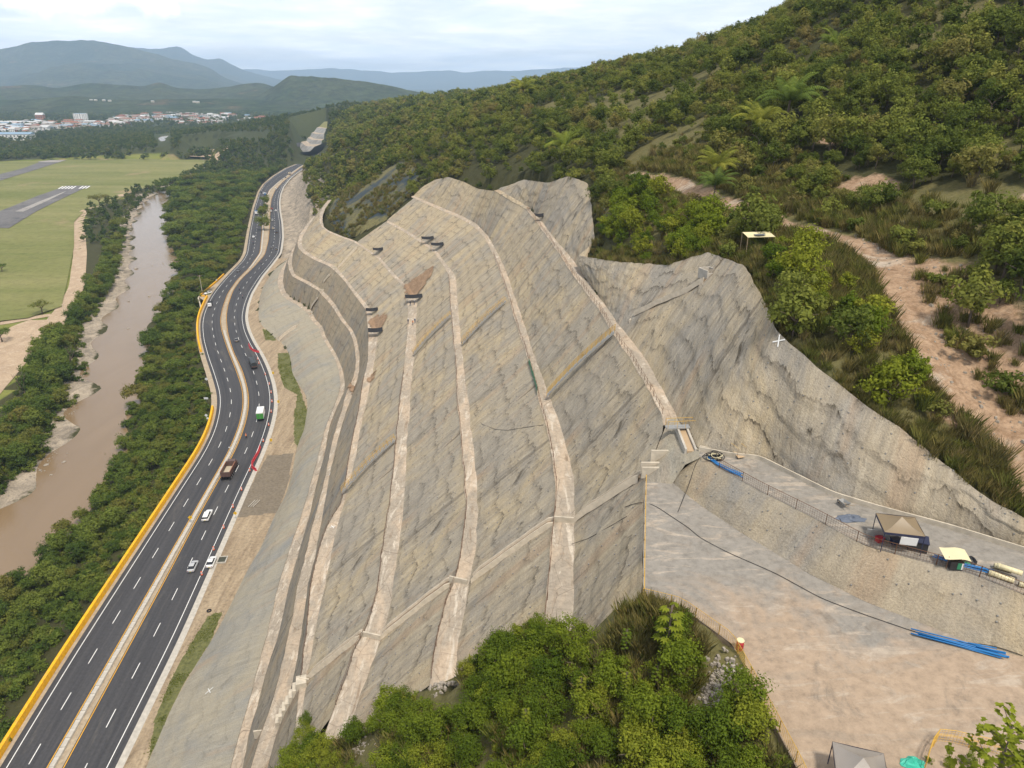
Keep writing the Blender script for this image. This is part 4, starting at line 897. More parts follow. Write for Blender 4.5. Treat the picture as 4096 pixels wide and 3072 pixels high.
# ---- hillside forest, right of the cut and of the road
cutx_hi = lambda y: np.interp(y, [0, 50, 80, 130, 190, 240, 300, 350, 480], [70, 46, 30, 26, 19, 0, -20, -45, -115])
HP = []
for (x0, x1, y0, y1, st) in ((14, 150, 46, 200, 2.9), (-40, 190, 200, 340, 3.6), (-140, 230, 340, 560, 4.0), (-240, 250, 560, 900, 5.5), (-420, 260, 900, 1750, 9.0)):
    X, Y = jitter(x0, x1, y0, y1, st, rng)
    k = X > np.where(Y < 480, cutx_hi(Y) - 3, np.interp(Y, WRh[:, 1], WRh[:, 0]) - 6)
    X, Y = X[k], Y[k]; Z = zground(X, Y); k = inframe(X, Y, Z + 2); X, Y, Z = X[k], Y[k], Z[k]
    dtk = dist_line(X, Y, track_R); bank = np.hypot((X - 52) / 5, (Y - 74) / 19)
    for x, y, z, d_, bk in zip(X, Y, Z, dtk, bank):
        if d_ < 2.8 or (bk < 1.0 and rng.rand() < 0.72): continue
        if y < 450 and vnoise([x / 20], [y / 20], 83)[0] > .68 and rng.rand() < .75: continue
        if y < 360 and near_cut(x, y, 1.0): continue
        uu, vv_, _t = project(x, y, z + 3)
        if y > 800 and 632 < uu < 712 and 262 < vv_ < 345: continue
        HP.append((x, y, gz(x, y) if y < 900 else z, rng.rand() * 6.283, st, d_))
HP = np.array(HP)
PALM = ((1648, 212, 150, 1.05, 'yellow-green palm, left one of the bright pair on the hillside'), (1708, 205, 152, 1.35, 'yellow-green palm, right one of the bright pair on the hillside'), (1560, 265, 140, 1.0, 'dark green palm below and left of the bright pair'), (1556, 300, 135, .8, 'short palm lowest on the hillside beside the dirt track'), (1800, 118, 180, .85, 'small palm high on the hillside near the ridge'), (1218, 345, 230, 1.4, 'old palm with drooping fronds behind the top of the cut'), (1130, 235, 400, 1.7, 'dark palm far back on the hillside'))
def at_t(x, y, t_):
    dx, dy = (x - 1106) / FOC, (y - 829.5) / FOC; return Vector((t_ * dx, t_ * (CP - dy * SP), CAM_H - t_ * (SP + dy * CP)))
keep = np.ones(len(HP), bool)
for q_ in PALM: v_ = at_t(*q_[:3]); keep &= np.hypot(HP[:, 0] - v_.x, HP[:, 1] - v_.y) > 4.2 * q_[3]
for sx_, sy_, sr_ in ((59.5, 122.5, 4.5), (72, 96, 3.5), (64, 150, 3.0)): keep &= np.hypot(HP[:, 0] - sx_, (HP[:, 1] - sy_) / 1.4) > sr_
HP = HP[keep]
net_poly = [(-104, 404), (-84, 359), (-76, 353), (-61, 349), (-49, 357), (-46, 372), (-52, 400), (-64, 428), (-84, 446), (-108, 462), (-112, 440)]
inet = inpoly(HP[:, 0], HP[:, 1], net_poly)
HP = HP[~inet | (rng.rand(len(HP)) < 0.10)]
_, _, HT = project(HP[:, 0], HP[:, 1], HP[:, 2])
greenz = inpoly(HP[:, 0], HP[:, 1], [(20, 118), (34, 116), (40, 135), (34, 172), (20, 170)]) | inpoly(HP[:, 0], HP[:, 1], [(30, 90), (38, 62), (47, 68), (49, 92), (42, 110)])
kinds = np.where(HP[:, 5] < 5.5, 'bush', np.where(greenz, 'green', np.where(HP[:, 1] < 430, 'hill', 'hillfar')))
scl = np.where(kinds == 'hillfar', HP[:, 4] / 4.4, 1.0) * (0.56 + 1.15 * rng.rand(len(HP)) ** 2.4)
kinds = np.where((kinds == 'hill') & (rng.rand(len(HP)) < 0.22), 'bush', kinds)
scl = np.where(kinds == 'bush', scl * 1.25, scl)
order = np.argsort(HT - scl * 20)
tree_i = [i for i in order if kinds[i] in ('hill', 'green') and HP[i, 1] < 430][:300]
for i in tree_i:
    g = kinds[i] == 'green'
    plant(kinds[i], i, HP[i, :3], HP[i, 3], float(scl[i]), 'broadleaf_tree' if g else 'dry_forest_tree', 'bright green leafy tree between the shotcrete crest and the dirt track' if g else 'small olive-green tree on the forested hillside right of the cut', 'tree',
          'bright green trees below the dirt track' if g else 'olive trees on the hillside')
rest = np.ones(len(HP), bool); rest[tree_i] = False
def gn_pts(k):
    q = np.where(rest & (kinds == k))[0]; return np.c_[HP[q, :4], scl[q], rng.randint(0, 99, len(q))]
for k, nm in (('hill', 'hillside_forest'), ('hillfar', 'distant_hillside_forest'), ('bush', 'hillside_scrub'), ('green', 'crest_shrubs')):
    p_ = gn_pts(k)
    if len(p_): scatter_gn(nm, [k], p_)
# grass along the track and the crest
TG = []
for _ in range(5200):
    i = rng.randint(len(track_R)); x = track_R[i, 0] + rng.normal() * 6; y = track_R[i, 1] + rng.normal() * 5
    if abs(dist_line([x], [y], track_R)[0]) > 2.6 and y > 36 and (math.hypot((x - 52.5) / 7, (y - 74) / 20) > 1 or rng.rand() < .25) and not near_cut(x, y, .3): TG.append((x, y, gz(x, y), rng.rand() * 6.28, .7 + rng.rand(), rng.randint(99)))
cr_all = resample(crest_R, .6)
for q in cr_all:
    for _ in range(4):
        x, y = q[0] + rng.uniform(.2, 3.2), q[1] + rng.uniform(-1, 2.5)
        if not near_cut(x, y, .2): TG.append((x, y, gz(x, y), rng.rand() * 6.28, .5 + rng.rand() * .8, rng.randint(99)))
scatter_gn('track_grass', ['tuft'], TG)
# palms on the hill: frame position and distance along the view axis
for i, (x, y, t_, s_, lab) in enumerate(PALM):
    v_ = at_t(x, y, t_); z_ = gz(v_.x, v_.y); plant('palm', i, (v_.x, v_.y, z_ - .2), i * 1.3, s_, 'palm_tree', lab, 'palm tree', 'palms on the hillside')
# ---- riverside belt between carriageway and river, and the far bank
RVP = []
dr = resample(line(ZFLD, ('TL', [(1500, 1040), (1380, 1075), (1280, 1105), (1130, 1155), (960, 1205), (840, 1240), (700, 1310), (590, 1345), (525, 1385), (505, 1440), (515, 1540), (520, 1650)]), ('ML', [(510, 80), (500, 200), (430, 320), (330, 450), (190, 580), (60, 740), (-150, 980), (-600, 1400)])), 6, smooth=6)
_ds = np.argsort(dr[:, 1])
def xdr(y): return np.interp(y, dr[_ds, 1], dr[_ds, 0])
rivpx = [px('TL', *q) for q in ((1125, 1190), (1000, 1235), (900, 1315), (850, 1400), (800, 1490), (800, 1700), (1150, 1700), (1090, 1540), (1062, 1420), (1070, 1320), (1095, 1240))]
WLb = offset(RO['WL'], -5.5)
def xw(y): return np.interp(y, WLb[:, 1], WLb[:, 0])
def xr(y): return np.interp(y, RR[::-1, 1], RR[::-1, 0])
def xl_(y): return np.interp(y, RL[::-1, 1], RL[::-1, 0])
for (y0, y1, st) in ((70, 260, 4.2), (260, 560, 5.0), (560, 1000, 7.0)):
    X, Y = jitter(-420, -40, y0, y1, st, rng)
    for x, y in zip(X, Y):
        a_, b_ = (xr(y) + 0.5, xw(y)) if y < 540 else (-0.52 * y - 20 if y < 620 else -0.36 * y - 105, xw(y))
        uu, vv_, _t = project(x, y, -2.0)
        if y > 330 and (inpoly([uu], [vv_], rivpx)[0] or inpoly([uu], [project(x, y, 6.0)[1]], rivpx)[0]): continue
        if a_ < x < b_: RVP.append((x, y, 1, st))
    X, Y = jitter(-420, -60, y0, min(y1, 545), st * .85, rng)
    for x, y in zip(X, Y):
        w_ = 17 if y < 200 else (20 if y < 300 else (32 if y < 440 else 14))
        uu, vv_, _t = project(x, y, -1.0)
        if y > 300 and (inpoly([uu], [vv_], rivpx)[0] or inpoly([uu], [project(x, y, 5.0)[1]], rivpx)[0]): continue
        if x < xdr(y) + 8: continue
        if xl_(y) - w_ < x < xl_(y) - 3: RVP.append((x, y, 0, st))
RVP = np.array(RVP); RZ = np.array([gz(x, y) for x, y in RVP[:, :2]]); k = inframe(RVP[:, 0], RVP[:, 1], RZ + 4, 140); RVP, RZ = RVP[k], RZ[k]
rk = np.where((RVP[:, 1] > 250) & (rng.rand(len(RVP)) < 0.55) & (RVP[:, 2] > 0), 'canopy', 'river')
rs = np.where(rk == 'canopy', 0.75, 0.72) * (0.45 + 0.95 * rng.rand(len(RVP)) ** 1.6) * np.clip(RVP[:, 3] / 4.6, .95, 1.5)
# low growth on the slope just below the parapet
rs = np.where((RVP[:, 2] == 0) & (RVP[:, 1] > 170), rs * 1.45, rs * 1.12)
dpar = xw(RVP[:, 1]) - RVP[:, 0]; rs = np.where((RVP[:, 2] > 0) & (dpar < 9) & (RVP[:, 1] < 330), rs * 0.55, rs)
RT = project(RVP[:, 0], RVP[:, 1], RZ)[2]; order = np.argsort(RT - rs * 25)
for c_, i in enumerate(order):
    if c_ >= 300: break
    left = RVP[i, 2] == 0
    plant(rk[i], i, (RVP[i, 0], RVP[i, 1], RZ[i]), rng.rand() * 6.28, float(rs[i]), 'riverside_tree', 'dark green tree on the far river bank beside the dirt road' if left else 'dark green tree between the yellow parapet and the river', 'tree', 'trees on the far river bank' if left else 'trees between road and river')
q = order[300:]; qr = [i for i in q if rk[i] == 'river']; qc = [i for i in q if rk[i] == 'canopy']
for nm, qq, kk in (('riverside_wood', qr, 'river'), ('riverside_canopy', qc, 'canopy')):
    if len(qq): scatter_gn(nm, [kk], np.c_[RVP[qq, :2], RZ[qq], rng.rand(len(qq)) * 6.28, rs[qq], rng.randint(0, 99, len(qq))])
UG = []
for i in range(len(RVP)):
    if RVP[i, 1] < 420:
        for _ in range(3): x, y = RVP[i, 0] + rng.normal() * 2.2, RVP[i, 1] + rng.normal() * 2.2; UG.append((x, y, gz(x, y), rng.rand() * 6.28, .9 + .9 * rng.rand(), rng.randint(99))) if (x < xw(y) + 3.0) else None
KIND['rbush'] = []
for i in range(3):
    me = crown_mesh('rbush', 700 + i, 1.5, 1.0, .7, 16, 420, .34); me.materials.append(M['leaf_river']); KIND['rbush'].append((me, None))
scatter_gn('riverside_undergrowth', ['rbush'], UG)
# ---- valley woods beyond the airfield, out to the town and the low hills
FP = []
for (x0, x1, y0, y1, st) in ((-2300, -150, 560, 1250, 11), (-2600, -1000, 1250, 2100, 17), (-1000, 300, 1000, 2300, 11), (-3400, 900, 2100, 3300, 26)):
    X, Y = jitter(x0, x1, y0, y1, st, rng); nn = vnoise(X / 150, Y / 110, 77)
    infl = inpoly(X, Y, field_poly); rd = X < np.interp(Y, WLb[:, 1], WLb[:, 0]) - 4
    k = ~infl & (rd | (Y > 1150)) & ~((X < -.240 * Y) & (X > -.296 * Y) & (Y > 1150) & (Y < 1560)) & ~((X > -0.36 * Y - 105) & (Y < 1000) & rd & (Y < 560)) & ((nn > 0.12) | (X > -900))
    Z = zground(X, Y); k &= inframe(X, Y, Z + 5, 60); k &= (Z < np.where(Y > 1150, 140, 30))
    FP += [(x, y, z, rng.rand() * 6.28, (.55 + .6 * rng.rand()) * (st / 13) ** .7, rng.randint(99)) for x, y, z in zip(X[k], Y[k], Z[k])]
FP = np.array(FP)
fu, fv, _ = project(FP[:, 0], FP[:, 1], FP[:, 2] * 0 - 6); fu2, fv2, _ = project(FP[:, 0], FP[:, 1], FP[:, 2] * 0 + 4)
FP = FP[~((FP[:, 1] < 1150) & (inpoly(fu, fv, rivpx) | inpoly(fu2, fv2, rivpx)))]
# ---- foreground mound
FGP = []
X, Y = jitter(-62, 18.5, 16, 62, 1.5, rng)
fence_x = lambda y: np.interp(y, [28, 33, 38, 44, 48.3, 49.5, 53], [18.6, 18.2, 17.4, 16.6, 13.6, 10.6, 5.0])
for x, y in zip(X, Y):
    if x > fence_x(y) - 0.8 or near_cut(x, y, 0.7): continue
    z = gz(x, y); u, v, t_ = project(x, y, z + 1)
    if not (-60 < u < 2300 and 900 < v < 1900): continue
    rub = ((u - 975) / 55) ** 2 + ((v - 1500) / 40) ** 2 < 1 or ((u - 1545) / 48) ** 2 + ((v - 1490) / 55) ** 2 < 1 or ((u - 800) / 40) ** 2 + ((v - 1640) / 35) ** 2 < 1
    dry = 1290 < u < 1580 and v < 1400
    if rub: continue
    FGP.append((x, y, z, 'tuft' if dry and rng.rand() < .8 else ('fore' if rng.rand() < .5 and v > 1370 else 'forebush'), t_))
for c_, (x, y, z, kk, t_) in enumerate(sorted(FGP, key=lambda q: q[4])):
    if kk == 'tuft': continue
    plant(kk, c_ * 7 + 3, (x, y, z - .1), rng.rand() * 6.28, .8 + .6 * rng.rand(), 'shrub' if kk == 'forebush' else 'bushy_tree', 'low bright green shrub on the mound in front of the benches' if kk == 'forebush' else 'bushy bright green tree on the mound in front of the benches', 'shrub' if kk == 'forebush' else 'tree', 'shrubs on the foreground mound' if kk == 'forebush' else 'bushy trees on the foreground mound')
TG = [(x + rng.normal() * .4, y + rng.normal() * .4, z, rng.rand() * 6.28, .8 + .7 * rng.rand(), rng.randint(99)) for x, y, z, kk, t_ in FGP for _ in range(14 if kk == 'tuft' else 2)]
scatter_gn('mound_grass', ['tuft'], [q for q in TG if q[0] < fence_x(q[1]) - .5 and not near_cut(q[0], q[1], .2)])
for i, (x, y, s_, lab) in enumerate(((1442, 1400, 2.35, 'tall broad-leaved sapling beside the platform fence'), (1420, 1440, 0.9, 'young broad-leaved sapling below the tall one by the platform'), (1135, 1600, .9, 'spiky yellow-green sapling in the middle of the foreground mound'), (1250, 1580, 1.0, 'yellow-green broad-leaved sapling right of the spiky one'), (1340, 1545, .9, 'pale broad-leaved sapling nearest the rubble patch'), (1340, 1625, .8, 'pale broad-leaved sapling at the bottom edge of the mound'))):
    v_ = at('P', x, y, 71 if i < 2 else 62); z_ = gz(v_.x, v_.y)
    plant('bigleaf', i, (v_.x, v_.y, z_ if i < 2 else z_ + .8), i, s_, 'sapling', lab, 'sapling', 'broad-leaved saplings')
for i, (x, y, z, s_, lab) in enumerate(((660, 1560, 33, .75, 'small green shrub growing beside the stepped drain'), (665, 1640, 30, 1.0, 'green shrub at the bottom edge below the stepped drain'), (1160, 1390, 60, .75, 'slim young tree at the end of the second bench'))):
    v_ = at('P', x, y, z); plant('fore', i, (v_.x, v_.y, top_z(v_.x, v_.y)), i, s_, 'broadleaf_tree', lab, 'tree', None)
# ------------------------------------------------------------------ road side: verge, gutter, median, parapet
def nearest_s(R, q):
    i = int(np.argmin((R[:, 0] - q[0]) ** 2 + (R[:, 1] - q[1]) ** 2)); return arclen(R)[i], i
Yv = np.linspace(62, 486, 520)
gut = offset(RO['WR'], 2.9); gi_ = np.argsort(gut[:, 1]); gxv = np.interp(Yv, gut[gi_, 1], gut[gi_, 0]); tx = cx_at('0', Yv) + 0.8
s = np.linspace(0, 1, 26)
X = gxv[:, None] + (tx - gxv)[:, None] * s; YY = np.repeat(Yv[:, None], 26, 1)
Zv = 0.02 + 0.22 * s[None, :] ** 1.5 + 0.10 * fbm(X / 2.5, YY / 4.0, 4, 61) * (0.2 + s[None, :])
me = gridmesh('verge', np.stack([X, YY, Zv], -1))
if me.polygons[0].normal.z < 0: me.flip_normals()
up_, vp_, _ = project(X, YY, Zv)
def pblob(segs): return [px(t_, *q) for t_, l_ in segs for q in l_]
g1 = inpoly(up_, vp_, pblob([('ML', [(1800, 630), (1870, 625), (1890, 720), (1930, 830), (1990, 1000), (1985, 1130), (1925, 1240), (1905, 1200), (1905, 1050), (1925, 900), (1840, 850), (1800, 720)])]))
g2 = inpoly(up_, vp_, pblob([('BL', [(1440, 650), (1360, 850), (1230, 1050), (1120, 1250), (1040, 1440), (960, 1620), (1000, 1350), (1100, 1100), (1180, 950), (1280, 780), (1350, 670)])]))
g3 = inpoly(up_, vp_, pblob([('ML', [(1700, 470), (1760, 490), (1790, 550), (1720, 545)]), ]))
mud = inpoly(up_, vp_, pblob([('ML', [(1735, 1290), (1900, 1280), (1870, 1450), (1800, 1660), (1500, 1700), (1560, 1600)])]))
ca = me.color_attributes.new('cover', 'FLOAT_COLOR', 'POINT')
ca.data.foreach_set('color', np.stack([(g1 | g2 | g3).astype(float), mud.astype(float), 0 * X, 1 + 0 * X], -1).astype(np.float32).ravel())
m, t, b = newmat('verge_soil'); v = N(t, 'ShaderNodeTexCoord').outputs['Object']
at_ = N(t, 'ShaderNodeVertexColor', layer_name='cover'); sx = N(t, 'ShaderNodeSeparateColor'); t.links.new(at_.outputs[0], sx.inputs[0])
n1 = noise(t, mapping(t, v, (0.5, 0.07, 0.3)), 1.0, 6, 0.65, 0.5); n2 = noise(t, v, 1.3, 6, 0.7); n3 = noise(t, v, 0.3, 5, 0.6)
c = mixc(t, ramp_out(t, n1, [(0.35, 0), (0.65, 1)]), (0.22, 0.16, 0.10), (0.37, 0.285, 0.185))
def thr2(ch): return ramp_out(t, mth(t, 'ADD', ch, mth(t, 'ADD', mth(t, 'MULTIPLY', mth(t, 'SUBTRACT', n2, 0.5), .9), mth(t, 'MULTIPLY', mth(t, 'SUBTRACT', n3, 0.5), 1.5))), [(0.38, 0), (0.62, 1)])
c = mixc(t, thr2(sx.outputs[1]), c, mixc(t, n3, (0.13, 0.105, 0.075), (0.21, 0.17, 0.12)))
c = mixc(t, thr2(sx.outputs[0]), c, mixc(t, n2, (0.06, 0.075, 0.018), (0.16, 0.15, 0.05)))
c = mixc(t, 1.0, c, ramp_out(t, n2, [(0.25, 0.55), (0.5, 1), (0.8, 1.35)]), 'MULTIPLY')
t.links.new(c, b.inputs['Base Color']); b.inputs['Roughness'].default_value = 0.95; bump(t, b, n2, .9, .35)
obj('verge', me, m, kind='structure')
LG = []
gm = (g1 | g2 | g3)
for j, i in zip(*np.where(gm)):
    if vnoise([X[j, i] / 1.8], [YY[j, i] / 2.5], 31)[0] < .42: continue
    for _ in range(4): LG.append((X[j, i] + rng.normal() * .35, YY[j, i] + rng.normal() * .35, Zv[j, i], rng.rand() * 6.28, .10 + .12 * rng.rand(), rng.randint(99)))
KIND['lawn'] = []
for i in range(2):
    me = tuft_mesh(640 + i, 70, 0.8); me.materials.append(M['leaf_fore']); KIND['lawn'].append((me, None))
scatter_gn('verge_grass', ['lawn'], LG)
strip('gutter', offset(RO['WR'], 1.5), offset(RO['WR'], 2.9), 0.03, M['conc_pale'], 3, kind='structure')
strip('shoulder', offset(RO['WL'], -3.2), offset(RO['WL'], -1.2), -0.01, M['sand'], 3, kind='structure')
# median: soil strip between two yellow lines with a row of concrete blocks
strip('median_soil', offset(RO['YL'], 0.3), offset(RO['YR'], -0.25), 0.02, M['sand'], 4, kind='structure')
mroot = obj('median_strip', None, kind='structure')
med_c = offset(RO['YL'], 0.95); Lm = arclen(med_c)[-1]; BLK = []
for v_ in range(4):
    mbk = MB(); w2 = 0.52 + .03 * (v_ % 2); mbk.sweep(np.array([[0, -0.98, 0], [0, -.3, 0.0], [0.01 * v_, .3, 0], [0, 0.98, 0]], float), [(-w2, 0), (-w2 + .08, .42), (w2 - .08, .42), (w2, 0)]); BLK.append(mbk.mesh('median_block', False)); BLK[-1].materials.append(M['conc_pale'])
sB = 2.0; nb_ = 0; far_b = MB()
while sB < Lm - 3:
    a = along(med_c, sB); hd = heading(med_c, sB)
    if a[1] < 330 or a[1] > 455:
        if nb_ < 300 and a[1] < 330:
            o = obj('median_block', BLK[nb_ % 4], None, mroot); o.location = (a[0], a[1], 0.02 + 0.02 * ((nb_ * 7) % 3)); o.rotation_euler = (0, 0, hd - math.pi / 2 + 0.01 * ((nb_ * 13) % 5 - 2)); nb_ += 1
        else: far_b.box((a[0], a[1], .22), (2.0, 1.0, .44), hd)
    sB += 2.06
far_b.build('median_block_row', M['conc_pale'], mroot, kind='stuff')
# yellow parapet
par_off = offset(RO['WL'], -2.5); s1, i1 = nearest_s(par_off, at('ML', 1372, 985)); PSEC = [(-.5, -.6), (-.5, .25), (-.32, 1.35), (.32, 1.35), (.5, .25), (.5, -.6)]
o = MB().sweep(par_off[:i1:4], PSEC).build('yellow_parapet', M['yellow'], label='long yellow concrete parapet along the near left road edge', cat='parapet', smooth=False)
s2, i2 = nearest_s(par_off, at('ML', 1305, 622)); s3, i3 = nearest_s(par_off, at('ML', 1335, 300))
bay = resample([tuple(q) for q in par_off[i2:i3:4]] + [tuple(at('ML', 1342, 268))], 2, smooth=3)
MB().sweep(bay, PSEC).build('yellow_parapet', M['yellow'], label='yellow parapet on the far bend beside the lay-by', cat='parapet')
bay2 = resample([tuple(at('ML', *q)) for q in ((1330, 262), (1290, 262), (1345, 215), (1400, 168), (1450, 120))], 2, smooth=1)
MB().sweep(bay2, [(-.3, -.6), (-.3, .7), (.3, .7), (.3, -.6)]).build('yellow_kerb', M['yellow'], label='low yellow kerb around the lay-by above the river', cat='kerb')
rw = resample([tuple(at('ML', *q)) for q in ((1310, 350), (1300, 300), (1288, 266), (1345, 218), (1400, 172))], 2, smooth=1); rw = offset(rw, -.5)
MB().sweep(rw, [(-.3, -7), (-.3, -.1), (.3, -.1), (.3, -7)]).build('retaining_wall', M['conc'], label='grey retaining wall below the lay-by', cat='wall')
pad_l = [tuple(at('ML', *q)) for q in ((1335, 300), (1292, 268), (1345, 220), (1400, 175), (1450, 130), (1400, 215), (1360, 265))]
MB().prism([(q[0], q[1]) for q in pad_l], -.6, -0.02).build('lay_by', M['sand'], kind='structure')
# ------------------------------------------------------------------ left bank: dirt road, airfield
def drape(name, R, w, mat, dz=0.18, nc=5, **kw):
    A, B = offset(R, -w / 2), offset(R, w / 2); s_ = np.linspace(0, 1, nc)[None, :, None]; P = A[:, None] * (1 - s_) + B[:, None] * s_
    P = P.copy(); P[..., 2] = np.array([[max(gz(x, y), -8.5) for x, y in r[:, :2]] for r in P]) + dz
    P[..., 2] = np.maximum(P[..., 2], np.repeat(np.median(P[..., 2], axis=1)[:, None], nc, 1) - .15)
    me = gridmesh(name, P)
    if me.polygons[0].normal.z < 0: me.flip_normals()
    return obj(name, me, mat, **kw)
drape('dirt_road', dr, 9.0, M['dirt'], .25, kind='structure')
dr2 = resample(line(ZFLD, ('ML', [(-300, 460), (0, 440), (200, 400), (330, 380)])), 5, smooth=2)
drape('dirt_road', dr2, 6, M['dirt'], .22, kind='structure')
dr3 = resample(line(ZFLD, ('ML', [(-200, 620), (60, 560), (140, 460), (260, 420)])), 5, smooth=2)
drape('dirt_patch', dr3, 14, M['dirt'], .3, kind='structure')
drape('dirt_patch', resample(line(ZFLD, ('ML', [(-200, 800), (40, 640), (190, 500), (330, 410)])), 5, smooth=2), 22, M['dirt'], .2, 9, kind='structure')
drape('dirt_patch', resample(line(ZFLD, ('TL', [(430, 1370), (400, 1440), (440, 1540), (420, 1640)])), 6, smooth=2), 12, M['dirt'], .2, 7, kind='structure')
def flat(name, pts, mat, dz, lift=False, **kw):
    P = [tuple(q) for q in pts]
    if lift: zt = max(gz(q[0], q[1]) for q in P); P = [(q[0], q[1], max(zt, q[2])) for q in P]
    P = P; me = pmesh(name, [(q[0], q[1], q[2] + dz) for q in P], [tuple(range(len(P)))])
    if me.polygons[0].normal.z < 0: me.flip_normals()
    return obj(name, me, mat, **kw)
M['runway'] = soil('runway_asphalt', (0.115, 0.11, 0.11), (0.165, 0.155, 0.15), (0.085, 0.082, 0.085), 0.02, .4)
M['runway_pale'] = soil('runway_worn', (0.27, 0.25, 0.23), (0.32, 0.30, 0.27), (0.22, 0.20, 0.19), 0.03, .5)
TWz = lambda l_: line(ZFLD, ('TW', l_))
GF = 1.6
flat('airfield', line(ZFLD, ('TL', [(-900, 1052), (0, 1052), (330, 1003), (520, 1010), (700, 1028), (1000, 1030), (1470, 1044), (1270, 1108), (1120, 1168), (950, 1218), (840, 1248), (720, 1322), (545, 1372), (480, 1440), (480, 1600)]), ('ML', [(440, 150), (400, 330), (180, 405), (0, 425), (-400, 460), (-1400, 500)])), M['terrain'], GF - 1.2, kind='structure')
grass_m = bpy.data.materials.new('airfield_grass'); grass_m.use_nodes = True; t = grass_m.node_tree; b = t.nodes['Principled BSDF']; v = N(t, 'ShaderNodeTexCoord').outputs['Object']
n1 = noise(t, mapping(t, v, (0.006, 0.022, 1)), 1.0, 7, 0.62, 0.6); n2 = noise(t, v, 0.25, 6, 0.7); n3 = noise(t, v, 0.010, 5, 0.6, .4)
c = mixc(t, ramp_out(t, n1, [(0.35, 0), (0.65, 1)]), (0.135, 0.148, 0.045), (0.205, 0.195, 0.078)); c = mixc(t, ramp_out(t, n3, [(0.60, 0), (0.68, .8)]), c, (0.28, 0.21, 0.12))
c = mixc(t, 1.0, c, ramp_out(t, n2, [(0.25, 0.72), (0.5, 1), (0.8, 1.2)]), 'MULTIPLY'); t.links.new(c, b.inputs['Base Color']); b.inputs['Roughness'].default_value = .95; b.inputs['Specular IOR Level'].default_value = .1
bpy.data.objects['airfield'].data.materials[0] = grass_m
flat('runway', TWz([(-400, 1490 + 330), (0, 1650), (170, 1585), (420, 1480), (640, 1405), (740, 1368), (1005, 1368), (880, 1420), (640, 1535), (400, 1655), (100, 1840)]), M['runway'], GF - .9, kind='structure')
flat('runway_strip', TWz([(170, 1655), (400, 1560), (650, 1460), (740, 1425), (700, 1450), (520, 1540), (260, 1658)]), M['runway_pale'], GF - .8, kind='structure')
for k in range(5):
    x = 640 + 35 * k; flat('runway_marking', TWz([(x, 1405), (x + 18, 1405), (x + 18 + 52, 1376), (x + 52, 1376)]), M['white_paint'], GF - .75, kind='structure')
for k in range(3):
    x = 868 + 36 * k; flat('runway_marking', TWz([(x, 1402), (x + 18, 1402), (x + 18 + 45, 1374), (x + 45, 1374)]), M['white_paint'], GF - .75, kind='structure')
flat('runway', TWz([(-300, 1330), (0, 1240), (240, 1180), (430, 1110), (420, 1100), (560, 1083), (735, 1084), (600, 1125), (400, 1190), (200, 1250), (0, 1312), (-300, 1390)]), M['runway'], GF - .9, kind='structure')
flat('runway_strip', TWz([(420, 1102), (560, 1085), (730, 1086), (650, 1108), (560, 1108), (470, 1108)]), M['runway_pale'], GF - .8, kind='structure')
# second reaches of the river glimpsed between the valley trees
flat('river', line(-4.0, ('TL', [(1025, 895), (1055, 888), (1105, 888), (1100, 905), (1085, 930), (1075, 955), (1035, 955), (1028, 920)])), M['water'], 3.2, kind='structure')
flat('gravel_bar', line(-5.0, ('TL', [(1215, 990), (1320, 975), (1425, 980), (1430, 1025), (1330, 1030), (1222, 1025)])), M['dirt'], 3.2, kind='structure')
flat('meadow', line(-5.0, ('TL', [(1395, 865), (1520, 850), (1740, 868), (1735, 895), (1560, 905), (1400, 900)])), grass_m, 3.4, kind='structure')
clear_px = [pblob([('TL', [(1020, 880), (1110, 880), (1100, 965), (1020, 965)])]), pblob([('TL', [(1215, 985), (1425, 975), (1430, 1025), (1220, 1025)])]), pblob([('TL', [(1395, 850), (1745, 850), (1740, 905), (1395, 905)])])]
u_, v_, _ = project(FP[:, 0], FP[:, 1], FP[:, 2] + 2); kk = np.ones(len(FP), bool)
for pl in clear_px: kk &= ~inpoly(u_, v_, pl)
# town clearings thin the trees
town = inpoly(u_, v_, pblob([('TW', [(-100, 660), (500, 640), (1000, 660), (1500, 600), (2250, 540), (2600, 520), (2600, 640), (1900, 640), (1300, 700), (900, 740), (400, 800), (-100, 860)])]))
kk &= ~(town & (rng.rand(len(FP)) < 0.72))
FP = FP[kk]
# a belt of trees right behind the airfield
for x in range(-60, 1500, 9):
    v_ = at('TL', x, 1040 - 0.004 * x + rng.normal() * 4 - (rng.rand() * 30), ZFLD); FP = np.vstack([FP, [(v_.x, v_.y + 6, ZFLD, rng.rand() * 6.28, .9 + .8 * rng.rand(), rng.randint(99))]])
scatter_gn('valley_woods', ['far'], FP)
# ------------------------------------------------------------------ netted mound behind the spur
xs = np.arange(-116, -42, 1.2); ys = np.arange(346, 466, 1.2); GXn, GYn = np.meshgrid(xs, ys); ins = inpoly(GXn, GYn, net_poly)
Zn = np.array([[gz(x, y) for x in xs] for y in ys]) + 0.5 + .25 * fbm(GXn / 4, GYn / 4, 3, 91)
idx = -np.ones(ins.shape, int); idx[ins] = np.arange(ins.sum()); F = []
for j in range(len(ys) - 1):
    for i in range(len(xs) - 1):
        q = (idx[j, i], idx[j, i + 1], idx[j + 1, i + 1], idx[j + 1, i])
        if min(q) >= 0: F.append(q)
m, t, b = newmat('erosion_net'); v = N(t, 'ShaderNodeTexCoord').outputs['Object']
n1 = noise(t, mapping(t, v, (0.05, 0.05, 0.05)), 1.0, 7, 0.65, .6); n2 = noise(t, v, .9, 6, .7); c = mixc(t, ramp_out(t, n1, [(0.40, 0), (0.56, 1)]), (0.020, 0.034, 0.042), mixc(t, n2, (0.10, 0.085, 0.03), (0.17, 0.15, 0.045)))
